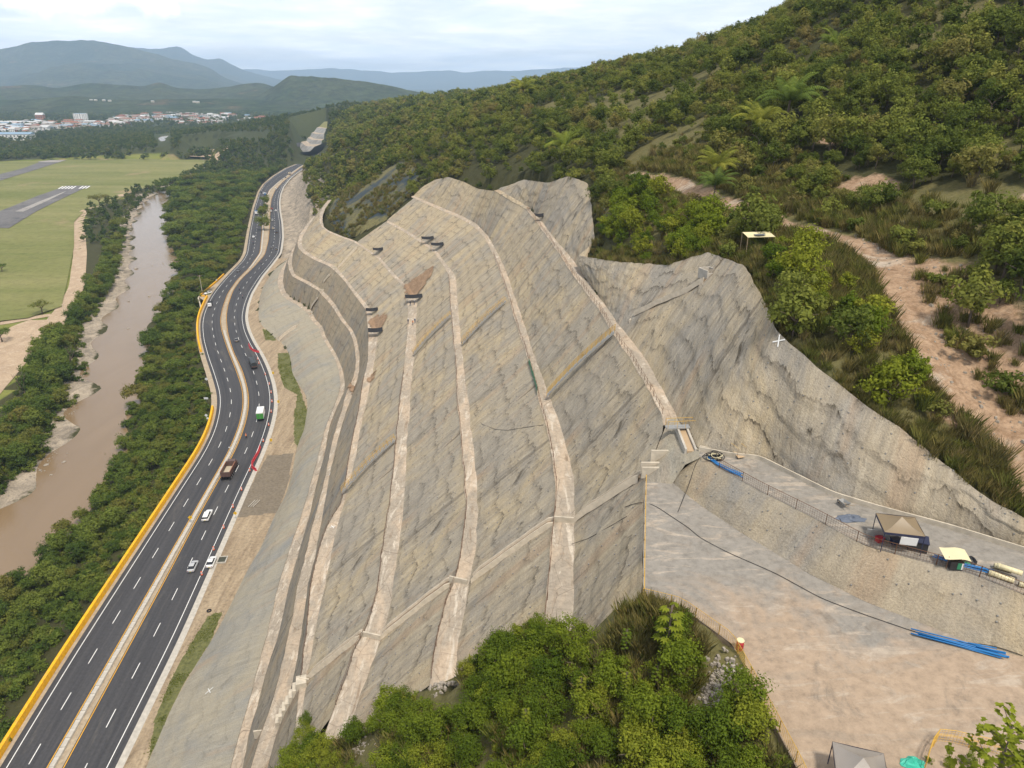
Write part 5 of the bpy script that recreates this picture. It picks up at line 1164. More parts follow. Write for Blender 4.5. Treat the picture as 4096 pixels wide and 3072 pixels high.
t.links.new(mixc(t, 1.0, c, ramp_out(t, n2, [(.3, .6), (.7, 1.3)]), 'MULTIPLY'), b.inputs['Base Color']); b.inputs['Roughness'].default_value = .9; bump(t, b, n2, .8, .4)
obj('erosion_net', pmesh('erosion_net', np.stack([GXn, GYn, Zn], -1)[ins], F, True), m, label='dark blue erosion net with weeds over the mound behind the far walls', cat='net')
NT = [(x, y, gz(x, y) + .4, rng.rand() * 6.28, .8 + rng.rand(), rng.randint(99)) for x, y in zip(rng.uniform(-116, -42, 2600), rng.uniform(346, 466, 2600)) if inpoly([x], [y], net_poly)[0] and vnoise([x / 14], [y / 14], 5)[0] > .42]
scatter_gn('mound_weeds', ['tuft'], NT)
# ------------------------------------------------------------------ far hills, mountains, haze
def hillmat(name, a, b_, c_):
    m, t, b = newmat(name); v = N(t, 'ShaderNodeTexCoord').outputs['Object']; n1 = noise(t, v, .0016, 8, .68, .4); n2 = noise(t, v, .02, 7, .75, .3)
    c = mixc(t, ramp_out(t, n1, [(.35, 0), (.65, 1)]), a, b_); c = mixc(t, ramp_out(t, noise(t, mapping(t, v, (1, 1, 1), (900, 50, 3)), .003, 7, .7), [(.60, 0), (.68, .7)]), c, c_)
    c = mixc(t, 1.0, c, ramp_out(t, n2, [(.30, .35), (.5, 1), (.70, 1.7)]), 'MULTIPLY'); t.links.new(c, b.inputs['Base Color']); b.inputs['Roughness'].default_value = 1; b.inputs['Specular IOR Level'].default_value = 0.0; bump(t, b, n2, .9, 14); return m
M['hillf'] = hillmat('far_hill', (0.028, 0.046, 0.018), (0.062, 0.070, 0.030), (0.16, 0.10, 0.06)); M['mount'] = hillmat('mountain', (0.035, 0.052, 0.025), (0.070, 0.075, 0.035), (0.16, 0.12, 0.07))
def ridge(name, prof, D, depth, mat, seed, nx=220, nv=46, rough=.22, base=-8.0, z_ref=None, sc=1.0):
    """mountain range: skyline profile (frame x, y) met at distance D; flanks carved by ridged noise"""
    xs_ = np.array([q[0] for q in prof], float); ys_ = np.array([q[1] for q in prof], float)
    ux = np.linspace(xs_[0], xs_[-1], nx); uy = np.interp(ux, xs_, ys_); uy = np.convolve(np.pad(uy, 3, 'edge'), np.ones(7) / 7, 'valid')
    w = np.linspace(-1, 1.0, nv); P = np.zeros((nv, nx, 3))
    dy = (uy - 829.5) / FOC; tt = D / (CP - dy * SP); zr = CAM_H - tt * (SP + dy * CP); xr_ = tt * (ux - 1106) / FOC
    for j, q in enumerate(w):
        y = D + q * depth; f = np.clip(1 - abs(q), 0, 1) ** (1.15 if q < 0 else .9); x = xr_ * (y / D)
        rn = 1 - np.abs(fbm(x / (depth * .35), np.full(nx, y / (depth * .6)), 5, seed)) * 2.2
        P[j, :, 0] = x; P[j, :, 1] = y; P[j, :, 2] = base + (zr - base) * f * (1 - rough * (1 - rn) * (1 - f * f * (q < .02) * .75) * (abs(q) > .03)) + (zr - base) * .05 * fbm(x / (depth * .08), np.full(nx, y / (depth * .08)), 3, seed + 5)
    me = gridmesh(name, P)
    if me.polygons[0].normal.z < 0: me.flip_normals()
    return obj(name, me, mat, kind='structure')
ridge('hills', [(-250, 195), (0, 186), (60, 182), (120, 190), (190, 178), (260, 182), (310, 186), (345, 176), (380, 190), (430, 192), (500, 187), (520, 180), (560, 178), (600, 188), (660, 196), (740, 200), (820, 208)], 4300, 1100, M['hillf'], 5, 300, 50, .35)
ridge('hills', [(-250, 222), (60, 214), (160, 206), (260, 216), (380, 214), (480, 212), (600, 218), (700, 224)], 3300, 600, M['hillf'], 8, 240, 40, .35)
ridge('hills', [(500, 215), (560, 205), (590, 186), (612, 170), (625, 161), (650, 163), (700, 166), (760, 172), (800, 176), (850, 186), (900, 197), (960, 205), (1050, 212)], 3700, 700, M['hillf'], 11, 240, 44, .3)
ridge('mountains', [(-400, 150), (-100, 118), (0, 105), (60, 92), (130, 84), (190, 82), (230, 90), (280, 101), (330, 112), (380, 128), (430, 138), (460, 150), (480, 166), (520, 180), (600, 195)], 8500, 3200, M['mount'], 14, 300, 60, .42)
ridge('mountains', [(150, 140), (230, 108), (270, 98), (330, 103), (388, 101), (420, 118), (450, 128), (478, 124), (500, 138), (530, 152), (600, 170), (700, 190)], 12500, 3000, M['mount'], 17, 240, 50, .4)
ridge('mountains', [(380, 165), (450, 156), (530, 148), (600, 152), (650, 150), (720, 147), (780, 150), (850, 156), (900, 154), (940, 151), (985, 151), (995, 158), (1010, 156), (1060, 151), (1120, 152), (1200, 147), (1280, 143), (1400, 148), (1600, 150)], 18500, 3000, M['mount'], 20, 300, 40, .35)
# ------------------------------------------------------------------ vehicles
def paint(name, col, rough=.35): M[name] = plain(name, col, rough, 0, .04, 1, .5); return M[name]
for nm, c_ in (('car_white', (.70, .70, .69)), ('car_silver', (.42, .43, .44)), ('car_grey', (.13, .13, .135)), ('car_black', (.025, .025, .028)), ('car_red', (.30, .035, .03)), ('car_blue', (.05, .16, .34)), ('car_beige', (.48, .42, .33)),
               ('truck_maroon', (.10, .058, .048)), ('truck_green', (.05, .24, .04)), ('tarp_dark', (.035, .040, .043)), ('load', (.46, .40, .30)), ('lamp_red', (.35, .02, .02)), ('plate_yellow', (.6, .45, .05)), ('orange', (.62, .10, .02)), ('red_plastic', (.50, .03, .04)), ('sign_yellow', (.75, .45, .01)), ('sign_back', (.62, .63, .63)), ('blue_pipe', (.015, .16, .42)), ('cream', (.66, .58, .36)), ('tent_cloth', (.215, .16, .095)), ('tent_grey', (.26, .23, .20)), ('navy', (.02, .025, .06)), ('teal', (.04, .42, .30)), ('green_net', (.03, .20, .10)), ('drum_red', (.38, .02, .03)), ('skin', (.30, .17, .11)), ('jeans', (.05, .07, .13)), ('vest', (.75, .22, .03)), ('ply', (.52, .38, .20)), ('wood', (.42, .30, .18))): paint(nm, c_, .5)
def wheel_mesh(r, w):
    mb = MB(); n = 14; V = []; F = []
    prof = [(r * .62, -w / 2), (r, -w / 2 + .03), (r, w / 2 - .03), (r * .62, w / 2)]
    for rr, x in prof:
        for k in range(n): a_ = 6.283 * k / n; V.append((x, rr * math.cos(a_), rr * math.sin(a_)))
    for i in range(3):
        for k in range(n): F.append((i * n + k, i * n + (k + 1) % n, (i + 1) * n + (k + 1) % n, (i + 1) * n + k))
    mb.add(V, F); return mb.mesh('tyre')
def rim_mesh(r, w):
    mb = MB(); n = 14; V = []; F = []
    for x in (-w / 2 + .02, w / 2 - .02):
        for k in range(n): a_ = 6.283 * k / n; V.append((x, r * .63 * math.cos(a_), r * .63 * math.sin(a_)))
    F = [tuple(range(n)), tuple(range(n, 2 * n))[::-1]]; mb.add(V, F); return mb.mesh('rim')
_WH = {}
def wheels(root, pos, r, w):
    k = (r, w)
    if k not in _WH:
        a_, b_ = wheel_mesh(r, w), rim_mesh(r, w); a_.materials.append(M['rubber']); b_.materials.append(M['steel']); _WH[k] = (a_, b_)
    for x, y in pos:
        o = obj('wheel', _WH[k][0], None, root); o.location = (x, y, r); q = obj('rim', _WH[k][1], None, o)
def hull(secs):
    """body from cross-sections along y: (y, half-width, z_bottom, z_top, crown half-width)"""
    V = []; F = []
    for y, w, z0, z1, wt in secs: V += [(-w, y, z0), (-w * 1.02, y, z0 + (z1 - z0) * .55), (-wt, y, z1), (wt, y, z1), (w * 1.02, y, z0 + (z1 - z0) * .55), (w, y, z0)]
    n = 6
    for i in range(len(secs) - 1):
        for k in range(n): F.append((i * n + k, (i + 1) * n + k, (i + 1) * n + (k + 1) % n, i * n + (k + 1) % n))
    F.append(tuple(range(n))); F.append(tuple((len(secs) - 1) * n + k for k in range(n))[::-1])
    return MB().add(V, F)
def car_protos(): pass
_CAR = {}
def make_car(kind_, mat, loc, rz, label, group=None, sc=1.0):
    """front towards +y"""
    root = thing('pickup_truck' if kind_ == 'pickup' else 'car', label, 'pickup truck' if kind_ == 'pickup' else 'car', loc, rz, group); root.scale = (sc,) * 3
    if kind_ not in _CAR:
        if kind_ == 'pickup':
            body = hull([(-2.6, .84, .45, .98, .80), (-2.55, .9, .40, 1.02, .84), (-.75, .9, .38, 1.04, .84), (.9, .9, .38, 1.05, .84), (1.9, .88, .40, 1.02, .80), (2.5, .80, .45, .92, .72), (2.6, .70, .52, .80, .64)])
            cab = hull([(-2.45, .80, 1.03, 1.06, .72), (-2.35, .80, 1.03, 1.50, .66), (-.85, .80, 1.03, 1.58, .66), (-.75, .80, 1.03, 1.66, .64), (.30, .80, 1.03, 1.70, .64), (.75, .80, 1.03, 1.45, .68), (1.05, .80, 1.03, 1.08, .76)])
            roof = hull([(-2.32, .66, 1.50, 1.54, .60), (-.85, .67, 1.57, 1.63, .60), (-.8, .66, 1.66, 1.70, .58), (.28, .66, 1.69, 1.74, .58), (.34, .64, 1.67, 1.70, .56)]); W_ = ((-.80, -1.55), (.80, -1.55), (-.80, 1.65), (.80, 1.65)); wr = .37; ye = -2.62; zl = .82
        else:
            body = hull([(-2.2, .74, .38, .80, .66), (-2.1, .84, .28, .93, .76), (-1.4, .87, .22, .97, .80), (.7, .87, .22, .95, .80), (1.6, .85, .24, .86, .76), (2.1, .78, .30, .72, .66), (2.22, .66, .38, .60, .58)])
            cab = hull([(-1.75, .74, .93, .98, .70), (-1.25, .74, .93, 1.32, .58), (-.9, .75, .93, 1.42, .57), (.15, .75, .93, 1.44, .57), (.55, .75, .93, 1.25, .62), (1.05, .75, .90, .95, .72)])
            roof = hull([(-1.15, .58, 1.37, 1.40, .52), (-.85, .60, 1.41, 1.47, .52), (.10, .60, 1.43, 1.485, .52), (.22, .58, 1.40, 1.43, .50)]); W_ = ((-.76, -1.3), (.76, -1.3), (-.76, 1.35), (.76, 1.35)); wr = .31; ye = -2.21; zl = .70
        lt = MB()
        _CAR[kind_] = (body.mesh('body', True), cab.mesh('window_band', False), roof.mesh('roof', True), W_, wr, ye, zl)
        _CAR[kind_][1].materials.append(M['glass'])
    b_, c_, r_, W_, wr, ye, zl = _CAR[kind_]
    def own(me, mt):
        key = (me.name, mt)
        if key not in _CAR: q = me.copy(); q.materials.clear(); q.materials.append(M[mt]); _CAR[key] = q
        return _CAR[key]
    bo = obj('body', own(b_, mat), None, root); obj('window_band', c_, None, root); obj('roof', own(r_, mat), None, root)
    wheels(root, W_, wr, .20)
    if 'tl' not in _CAR:
        q = MB().box((0, 0, 0), (.26, .06, .14)).mesh('tail_light'); q.materials.append(M['lamp_red']); _CAR['tl'] = q
        q = MB().box((0, 0, 0), (.30, .06, .12)).mesh('headlight'); q.materials.append(M['white']); _CAR['hl'] = q
        q = MB().box((0, 0, 0), (.42, .03, .13)).mesh('number_plate'); q.materials.append(M['plate_yellow']); _CAR['np'] = q
    for sx in (-1, 1):
        o = obj('tail_light', _CAR['tl'], None, bo); o.location = (sx * .60, ye + .03, zl + .02)
        o = obj('headlight', _CAR['hl'], None, bo); o.location = (sx * .55, -ye - .10, zl - .12)
    o = obj('number_plate', _CAR['np'], None, bo); o.location = (0, ye - .005, zl - .18)
    return root
def road_pose(R, v_, rev=False):
    s_, i = nearest_s(R, v_); h = heading(R, max(1.5, s_)) - math.pi / 2; return h + (math.pi if rev else 0)
def on_road(tile, x, y, rev=False, z=0.02):
    v_ = at(tile, x, y, .5); v_.z = z; return v_, road_pose(ML_ if rev else MR_, v_, rev)
cars = [('pickup', 'car_white', 'RD', 795, 1600, 0, 'white double-cab pickup driving up the road in the inner lane'),
 ('sedan', 'car_silver', 'BL', 1250, 352, 0, 'silver sedan driving beside the parked white sedan'),
 ('sedan', 'car_white', 'BL', 1370, 324, 0, 'white sedan parked on the shoulder beside the square catch basin'),
 ('sedan', 'car_grey', 'ML', 1530, 544, 0, 'dark grey car ahead of the tarpaulin truck'),
 ('sedan', 'car_grey', 'ML', 1545, 94, 1, 'grey car coming round the bend on the left carriageway'),
 ('sedan', 'car_white', 'SA', 47, 645, 1, 'white car on the left carriageway beyond the median trees'),
 ('sedan', 'car_black', 'SA', 155, 30, 1, 'black car at the left kerb far up the left carriageway'),
 ('sedan', 'car_white', 'SA', 186, 42, 1, 'white car between the black car and the blue truck far up the road'),
 ('sedan', 'car_red', 'SA', 303, 258, 0, 'dark red car far up the right carriageway'),
 ('sedan', 'car_white', 'SA', 291, 290, 0, 'white car right behind the dark red car'),
 ('sedan', 'car_white', 'SA', 357, 284, 0, 'white car in the outer lane beside the dark red car'),
 ('sedan', 'car_silver', 'SA', 309, 415, 0, 'silver car level with the median trees'),
 ('sedan', 'car_beige', 'SA', 317, 527, 0, 'beige car followed by the black car near the median trees'),
 ('sedan', 'car_black', 'SA', 370, 580, 0, 'black car in the outer lane behind the beige car'),
 ('sedan', 'car_grey', 'SA', 303, 795, 0, 'grey car, left one of the pair abreast before the bend'),
 ('sedan', 'car_grey', 'SA', 363, 813, 0, 'grey car, right one of the pair abreast before the bend'),
 ('sedan', 'car_grey', 'SC', 838, 1002, 0, 'dark car behind the far lorry where the road vanishes'),
 ('sedan', 'car_beige', 'SC', 795, 1032, 0, 'pale car following the dark car near the far end of the road'),
 ('sedan', 'car_white', 'SC', 700, 1158, 0, 'white car alone on the far right carriageway')]
for k_, mt, tl, x, y, rev, lab in cars:
    v_, h = on_road(tl, x, y, bool(rev)); make_car(k_, mt, v_, h, lab)
v_ = at('ML', 1347, 240, .4); v_.z = 0.0; make_car('sedan', 'car_white', v_, 2.6, 'white car parked in the lay-by above the retaining wall')
# dump truck
def truck_base(name, label, v_, h, cat='truck'): return thing(name, label, cat, v_, h)
v_, h = on_road('RD', 1110, 985); r = truck_base('dump_truck', 'maroon dump truck with an empty tipper body in the inner lane', v_, h); r.scale = (1.12, 1.15, 1.12)
MB().box((0, -.2, .85), (.9, 8.0, .28)).build('chassis', M['rubber'], r)
tip = MB(); W2, y0, y1, z0, z1 = 1.25, -4.3, 1.3, 1.25, 2.65
for c_, s_ in (((-W2, (y0 + y1) / 2, (z0 + z1) / 2), (.09, y1 - y0, z1 - z0)), ((W2, (y0 + y1) / 2, (z0 + z1) / 2), (.09, y1 - y0, z1 - z0)), ((0, y1, (z0 + z1) / 2 + .12), (2 * W2, .1, z1 - z0 + .25)), ((0, (y0 + y1) / 2, z0), (2 * W2 - .1, y1 - y0, .12))): tip.box(c_, s_)
tb = tip.build('tipper_body', M['truck_maroon'], r)
MB().box((0, y0 - .02, (z0 + z1) / 2), (2 * W2 - .12, .09, z1 - z0 + .03)).build('tailgate', M['truck_maroon'], r)
for k in range(7): MB().box((-W2 - .08, y0 + .35 + k * .82, (z0 + z1) / 2), (.10, .12, z1 - z0 - .02)).build('rib', M['truck_maroon'], tb); MB().box((W2 + .08, y0 + .35 + k * .82, (z0 + z1) / 2), (.10, .12, z1 - z0 - .02)).build('rib', M['truck_maroon'], tb)
for sx in (-1, 1): MB().box((sx * W2, (y0 + y1) / 2, z1 + .05), (.16, y1 - y0 + .12, .12)).build('top_rail', plain('worn_rail', (.30, .14, .09), .8), tb)
MB().box((0, (y0 + y1) / 2, z0 + .09), (2 * W2 - .16, y1 - y0 - .14, .06)).build('bed_lining', M['load'], r)
hull([(1.65, 1.1, .8, 2.55, .95), (1.75, 1.15, .7, 2.70, .98), (2.9, 1.15, .7, 2.72, .98), (3.1, 1.12, .7, 2.3, 1.0)]).build('cab', M['truck_maroon'], r)
hull([(3.0, 1.0, .7, 1.75, .85), (4.2, .95, .7, 1.62, .8), (4.5, .85, .75, 1.45, .7)]).build('bonnet', M['truck_maroon'], r)
MB().box((0, 3.06, 2.02), (1.9, .12, .55)).build('windscreen', M['glass'], r); MB().box((0, 1.62, 2.15), (1.5, .08, .5)).build('rear_window', M['glass'], r)
for sx in (-1, 1): MB().tube([(sx * 1.05, 1.5, .9), (sx * 1.05, 1.5, 3.1)], .07, 8).build('exhaust', M['steel'], r); MB().box((sx * 1.05, -4.5, .75), (.45, .08, .7)).build('mud_flap', M['rubber'], r)
wheels(r, [(sx * 1.02, yy) for sx in (-1, 1) for yy in (-3.5, -2.3, -1.1, 3.5)], .52, .42)
# box truck
v_, h = on_road('RD', 1540, 220); r = truck_base('box_truck', 'box truck with white roof and green rear doors in the outer lane', v_, h)
MB().box((0, -.6, .7), (.9, 6.6, .3)).build('chassis', M['rubber'], r)
MB().box((0, -1.0, 2.25), (2.4, 5.4, 2.5)).build('cargo_box', M['car_white'], r)
dd = MB().box((0, -3.72, 2.05), (2.36, .06, 2.05)).build('rear_door', M['truck_green'], r); MB().box((0, -3.77, 2.0), (.05, .05, 1.9)).build('door_bar', M['steel'], dd)
for sx in (-1, 1): MB().box((sx * 1.215, -1.0, 1.25), (.03, 5.3, .45)).build('skirt', M['sign_back'], r)
hull([(1.85, 1.05, .7, 2.3, .95), (2.0, 1.08, .6, 2.45, .95), (3.1, 1.08, .6, 2.3, .95), (3.5, 1.0, .6, 1.5, .9)]).build('cab', M['car_white'], r); MB().box((0, 3.33, 1.9), (1.8, .1, .6), M=Matrix.Rotation(-.35, 3, 'X')).build('windscreen', M['glass'], r)
for sx in (-1, 1): MB().box((sx * 1.25, 2.9, 1.9), (.12, .1, .35)).build('mirror', M['rubber'], r)
wheels(r, [(sx * .95, yy) for sx in (-1, 1) for yy in (-2.4, 2.5)], .46, .36)
# truck under a dark tarpaulin
def tarp_truck(v_, h, lab, L=7.5, cabm='car_white'):
    r = truck_base('tarpaulin_truck', lab, v_, h); MB().box((0, -.4, .8), (.9, L + 1.5, .3)).build('chassis', M['rubber'], r)
    n = 9; V = []; F = []
    sec = [(-1.2, 1.1), (-1.2, 2.4), (-.95, 2.85), (-.4, 3.05), (.4, 3.05), (.95, 2.85), (1.2, 2.4), (1.2, 1.1)]
    for i in range(n):
        y = -L / 2 - .7 + L * i / (n - 1); d_ = .06 * (i % 2)
        for x, z in sec: V.append((x * (1 - d_ * .3), y, z - d_))
    m_ = len(sec)
    for i in range(n - 1):
        for k in range(m_ - 1): F.append((i * m_ + k, (i + 1) * m_ + k, (i + 1) * m_ + k + 1, i * m_ + k + 1))
    F += [tuple(range(m_)), tuple((n - 1) * m_ + k for k in range(m_))[::-1]]
    MB().add(V, F).build('tarpaulin', M['tarp_dark'], r); MB().box((0, -L / 2 - .76, 1.2), (2.3, .08, .5)).build('tailboard', M['truck_maroon'], r)
    hull([(L / 2 - .5, 1.1, .7, 2.5, .98), (L / 2 + .8, 1.1, .7, 2.5, .98), (L / 2 + 1.3, 1.02, .7, 1.6, .95)]).build('cab', M[cabm], r); MB().box((0, L / 2 + 1.08, 2.0), (1.8, .1, .6), M=Matrix.Rotation(-.4, 3, 'X')).build('windscreen', M['glass'], r)
    wheels(r, [(sx * .98, yy) for sx in (-1, 1) for yy in (-L / 2 + .4, -L / 2 + 1.6, L / 2 + .4)], .5, .4); return r
v_, h = on_road('ML', 1640, 705); tarp_truck(v_, h, 'long truck under a dark tarpaulin in the bend beside the red barriers', cabm='car_grey')
def small_truck(v_, h, lab, body_m, cab_m, L=4.2):
    r = truck_base('flatbed_truck', lab, v_, h); MB().box((0, 0, .65), (.8, L + 1.8, .25)).build('chassis', M['rubber'], r)
    mb = MB(); mb.box((0, -.9, 1.0), (2.0, L, .12)); [mb.box((sx * 1.0, -.9, 1.5), (.06, L, 1.0)) for sx in (-1, 1)]; mb.box((0, -.9 + L / 2, 1.6), (2.0, .06, 1.2)); mb.box((0, -.9 - L / 2, 1.4), (2.0, .06, .8)); mb.build('stake_body', M[body_m], r)
    hull([(L / 2 - .7, .98, .6, 2.1, .88), (L / 2 + .5, .98, .6, 2.1, .88), (L / 2 + .95, .92, .6, 1.35, .85)]).build('cab', M[cab_m], r); MB().box((0, L / 2 + .75, 1.72), (1.6, .1, .5), M=Matrix.Rotation(-.4, 3, 'X')).build('windscreen', M['glass'], r)
    wheels(r, [(sx * .85, yy) for sx in (-1, 1) for yy in (-1.9, L / 2 + .2)], .4, .3); return r
v_, h = on_road('ML', 1362, 318, True); small_truck(v_, h, 'small stake truck with a white cab beside the lay-by', 'tarp_dark', 'car_white')
v_, h = on_road('SA', 95, 325, True); small_truck(v_, h, 'blue truck coming towards the viewer beside the median trees', 'car_blue', 'car_white', 6.5).scale = (1.3, 1.2, 1.5)
v_, h = on_road('SA', 211, 60, True); small_truck(v_, h, 'white and blue truck far up the left carriageway', 'car_white', 'car_blue', 5)
v_, h = on_road('SC', 895, 958); small_truck(v_, h, 'pale lorry at the far end of the right carriageway', 'car_beige', 'car_grey', 6).scale = (1.3, 1.2, 1.5)
# ------------------------------------------------------------------ people (skin-modifier bodies) and motorcycles
def skin_body(name, joints, edges, mat, parent, loc=(0, 0, 0), sub=1):
    me = bpy.data.meshes.new(name); me.from_pydata([j[0] for j in joints], edges, []); o = obj(name, me, mat, parent); o.location = loc
    md = o.modifiers.new('skin', 'SKIN'); sv = me.skin_vertices[0].data if me.skin_vertices else None
    if sv is None: me.attributes; 
    bpy.context.view_layer.objects.active = o
    if not me.skin_vertices:
        with bpy.context.temp_override(object=o, active_object=o): bpy.ops.mesh.customdata_skin_add()
    for i, j in enumerate(joints): me.skin_vertices[0].data[i].radius = (j[1], j[1] * .9)
    me.skin_vertices[0].data[0].use_root = True
    o.modifiers.new('smooth', 'SUBSURF').levels = sub; o.modifiers['smooth'].render_levels = sub
    dg = bpy.context.evaluated_depsgraph_get(); nm = bpy.data.meshes.new_from_object(o.evaluated_get(dg)); o.modifiers.clear(); o.data = nm; nm.name = name
    if not nm.materials: nm.materials.append(mat)
    for p_ in nm.polygons: p_.use_smooth = True
    return o
STAND = [((0, 0, .95), .15), ((0, 0, 1.2), .15), ((0, 0, 1.42), .16), ((0, 0, 1.53), .06), ((0, .01, 1.63), .095), ((0, .01, 1.72), .085),
         ((.2, 0, 1.42), .07), ((.27, .04, 1.16), .05), ((.25, .14, .92), .04), ((-.2, 0, 1.42), .07), ((-.27, .04, 1.16), .05), ((-.25, .14, .92), .04),
         ((.1, 0, .88), .10), ((.12, .03, .48), .07), ((.12, 0, .08), .055), ((.12, .12, .04), .045), ((-.1, 0, .88), .10), ((-.13, .03, .48), .07), ((-.13, 0, .08), .055), ((-.13, .12, .04), .045)]
STE = [(0, 1), (1, 2), (2, 3), (3, 4), (4, 5), (2, 6), (6, 7), (7, 8), (2, 9), (9, 10), (10, 11), (0, 12), (12, 13), (13, 14), (14, 15), (0, 16), (16, 17), (17, 18), (18, 19)]
RIDE = [((0, -.25, .82), .15), ((0, -.15, 1.08), .15), ((0, -.02, 1.28), .16), ((0, .03, 1.39), .06), ((0, .07, 1.50), .12), ((0, .07, 1.58), .10),
        ((.2, 0, 1.28), .07), ((.30, .22, 1.10), .05), ((.30, .45, 1.0), .04), ((-.2, 0, 1.28), .07), ((-.30, .22, 1.10), .05), ((-.30, .45, 1.0), .04),
        ((.12, -.18, .78), .10), ((.2, .18, .70), .07), ((.18, .05, .35), .055), ((.18, .18, .3), .045), ((-.12, -.18, .78), .10), ((-.2, .18, .70), .07), ((-.18, .05, .35), .055), ((-.18, .18, .3), .045)]
_PB = {}
def person(v_, rz, label, shirt='vest', helmet='white', pose='stand', name='person'):
    r = thing(name, label, 'person', v_, rz)
    if pose not in _PB:
        o = skin_body('body', STAND if pose == 'stand' else RIDE, STE, M['jeans'], None); _PB[pose] = o.data; bpy.data.objects.remove(o)
    obj('body', _PB[pose], None, r)
    k = 'v' + pose + shirt
    if k not in _PB:
        c0, c1, c2 = (j[0] for j in (STAND if pose == 'stand' else RIDE)[:3]); mb = MB(); mb.tube([c0, ((c0[0] + c1[0]) / 2, (c0[1] + c1[1]) / 2, (c0[2] + c1[2]) / 2), c1, c2, (c2[0], c2[1], c2[2] + .07)], [.19, .19, .19, .22, .10], 10)
        _PB[k] = mb.mesh('shirt', True); _PB[k].materials.append(M[shirt])
        hd = (STAND if pose == 'stand' else RIDE)[5][0]; q = MB().lathe([(.14, -.02), (.135, .05), (.09, .11), (.02, .13)], hd, 10).mesh('helmet', True); q.materials.append(M[helmet]); _PB[k + 'h'] = q
        h4 = (STAND if pose == 'stand' else RIDE)[4][0]; q = MB().lathe([(.05, -.10), (.09, -.05), (.10, .02), (.09, .08)], (h4[0], h4[1] + .02, h4[2]), 10).mesh('face', True); q.materials.append(M['skin']); _PB[k + 'f'] = q
    obj('shirt', _PB[k], None, r); obj('helmet', _PB[k + 'h'], None, r); obj('face', _PB[k + 'f'], None, r)
    return r
_MO = {}
def motorcycle(v_, h, label, lab2, shirt):
    r = thing('motorcycle', label, 'motorcycle', v_, h)
    if not _MO:
        mb = MB(); mb.tube([(0, -.65, .55), (0, -.2, .72), (0, .25, .78), (0, .5, .80)], [.10, .14, .16, .08], 8); mb.box((0, .0, .42), (.28, .45, .32)); mb.tube([(0, .52, .85), (0, .68, .30)], .05, 6); mb.tube([(-.33, .42, .98), (0, .50, .93), (.33, .42, .98)], .025, 6); _MO['b'] = mb.mesh('frame', True); _MO['b'].materials.append(M['car_black'])
    obj('frame', _MO['b'], None, r); wheels(r, [(0, -.62), (0, .70)], .30, .12)
    person(v_, h, lab2, shirt, 'orange', 'ride')
for tl, x, y, rev, sh, w_ in (('RD', 1330, 505, 0, 'vest', 'behind the maroon dump truck on the right carriageway'), ('ML', 1552, 218, 0, 'jeans', 'on the right carriageway before the grey car'), ('ML', 1573, 268, 0, 'car_grey', 'nearest the lay-by on the right carriageway'), ('SA', 155, 1012, 0, 'car_grey', 'front one of the two together on the bend'), ('SA', 150, 1075, 0, 'jeans', 'rear one of the two together on the bend'), ('SA', 45, 735, 1, 'car_grey', 'on the left carriageway behind the white car')):
    v_, h = on_road(tl, x, y, bool(rev)); motorcycle(v_, h, 'dark motorcycle ' + w_, 'motorcycle rider ' + w_, sh)
v_ = at('ML', 1340, 262, 0); person(v_ + Vector((0, -1.5, 0)), .4, 'person standing beside the white car in the lay-by', 'car_black', 'car_black')
# ------------------------------------------------------------------ road furniture
def drum_proto():
    P = {}
    P['b'] = MB().lathe([(.30, 0), (.30, .06), (.24, .08), (.22, .5), (.20, .95), (.14, 1.0)], n=12).mesh('body', True); P['b'].materials.append(M['orange'])
    for i, z in enumerate((.35, .68)): P[i] = MB().lathe([(.232 - .01 * i, z), (.222 - .01 * i, z + .17)], n=12).mesh('band', True); P[i].materials.append(M['white'])
    P['f'] = MB().lathe([(.42, 0), (.42, .05), (.3, .07)], n=10).mesh('base', False); P['f'].materials.append(M['rubber']); return P
DP = drum_proto()
drs = [('ML', 1670, 670), ('ML', 1678, 698), ('ML', 1719, 770), ('ML', 1745, 833), ('ML', 1757, 887), ('ML', 1762, 946), ('ML', 1757, 1012), ('ML', 1741, 1098), ('ML', 1706, 1202), ('ML', 1618, 1393), ('ML', 1565, 1517), ('ML', 1510, 1628), ('BL', 1450, 104), ('BL', 1385, 245), ('BL', 1308, 407)]
for i, (tl, x, y) in enumerate(drs):
    v_ = at(tl, x, y, .02)
    nth = ('nearest', 'second', 'third', 'fourth', 'fifth', 'sixth', 'seventh', 'eighth', 'ninth', 'tenth', 'eleventh', 'twelfth', 'thirteenth', 'fourteenth', 'farthest')[len(drs) - 1 - i]
    r = thing('traffic_drum', ('orange and white traffic drum on the shoulder, %s of the row' % nth), 'traffic drum', v_, i, 'traffic drums on the shoulder')
    obj('body', DP['b'], None, r); obj('band', DP[0], None, r); obj('band', DP[1], None, r); obj('base', DP['f'], None, r)
bar = MB().sweep(np.array([[0, -.72, 0], [0, 0, 0], [0, .72, 0]], float), [(-.28, 0), (-.28, .18), (-.10, .45), (-.10, .95), (.10, .95), (.10, .45), (.28, .18), (.28, 0)]).mesh('plastic_barrier'); bar.materials.append(M['red_plastic'])
slot = MB().box((0, 0, 0), (.24, .5, .12)).mesh('slot'); slot.materials.append(plain('dark_slot', (.10, .01, .012), .7))
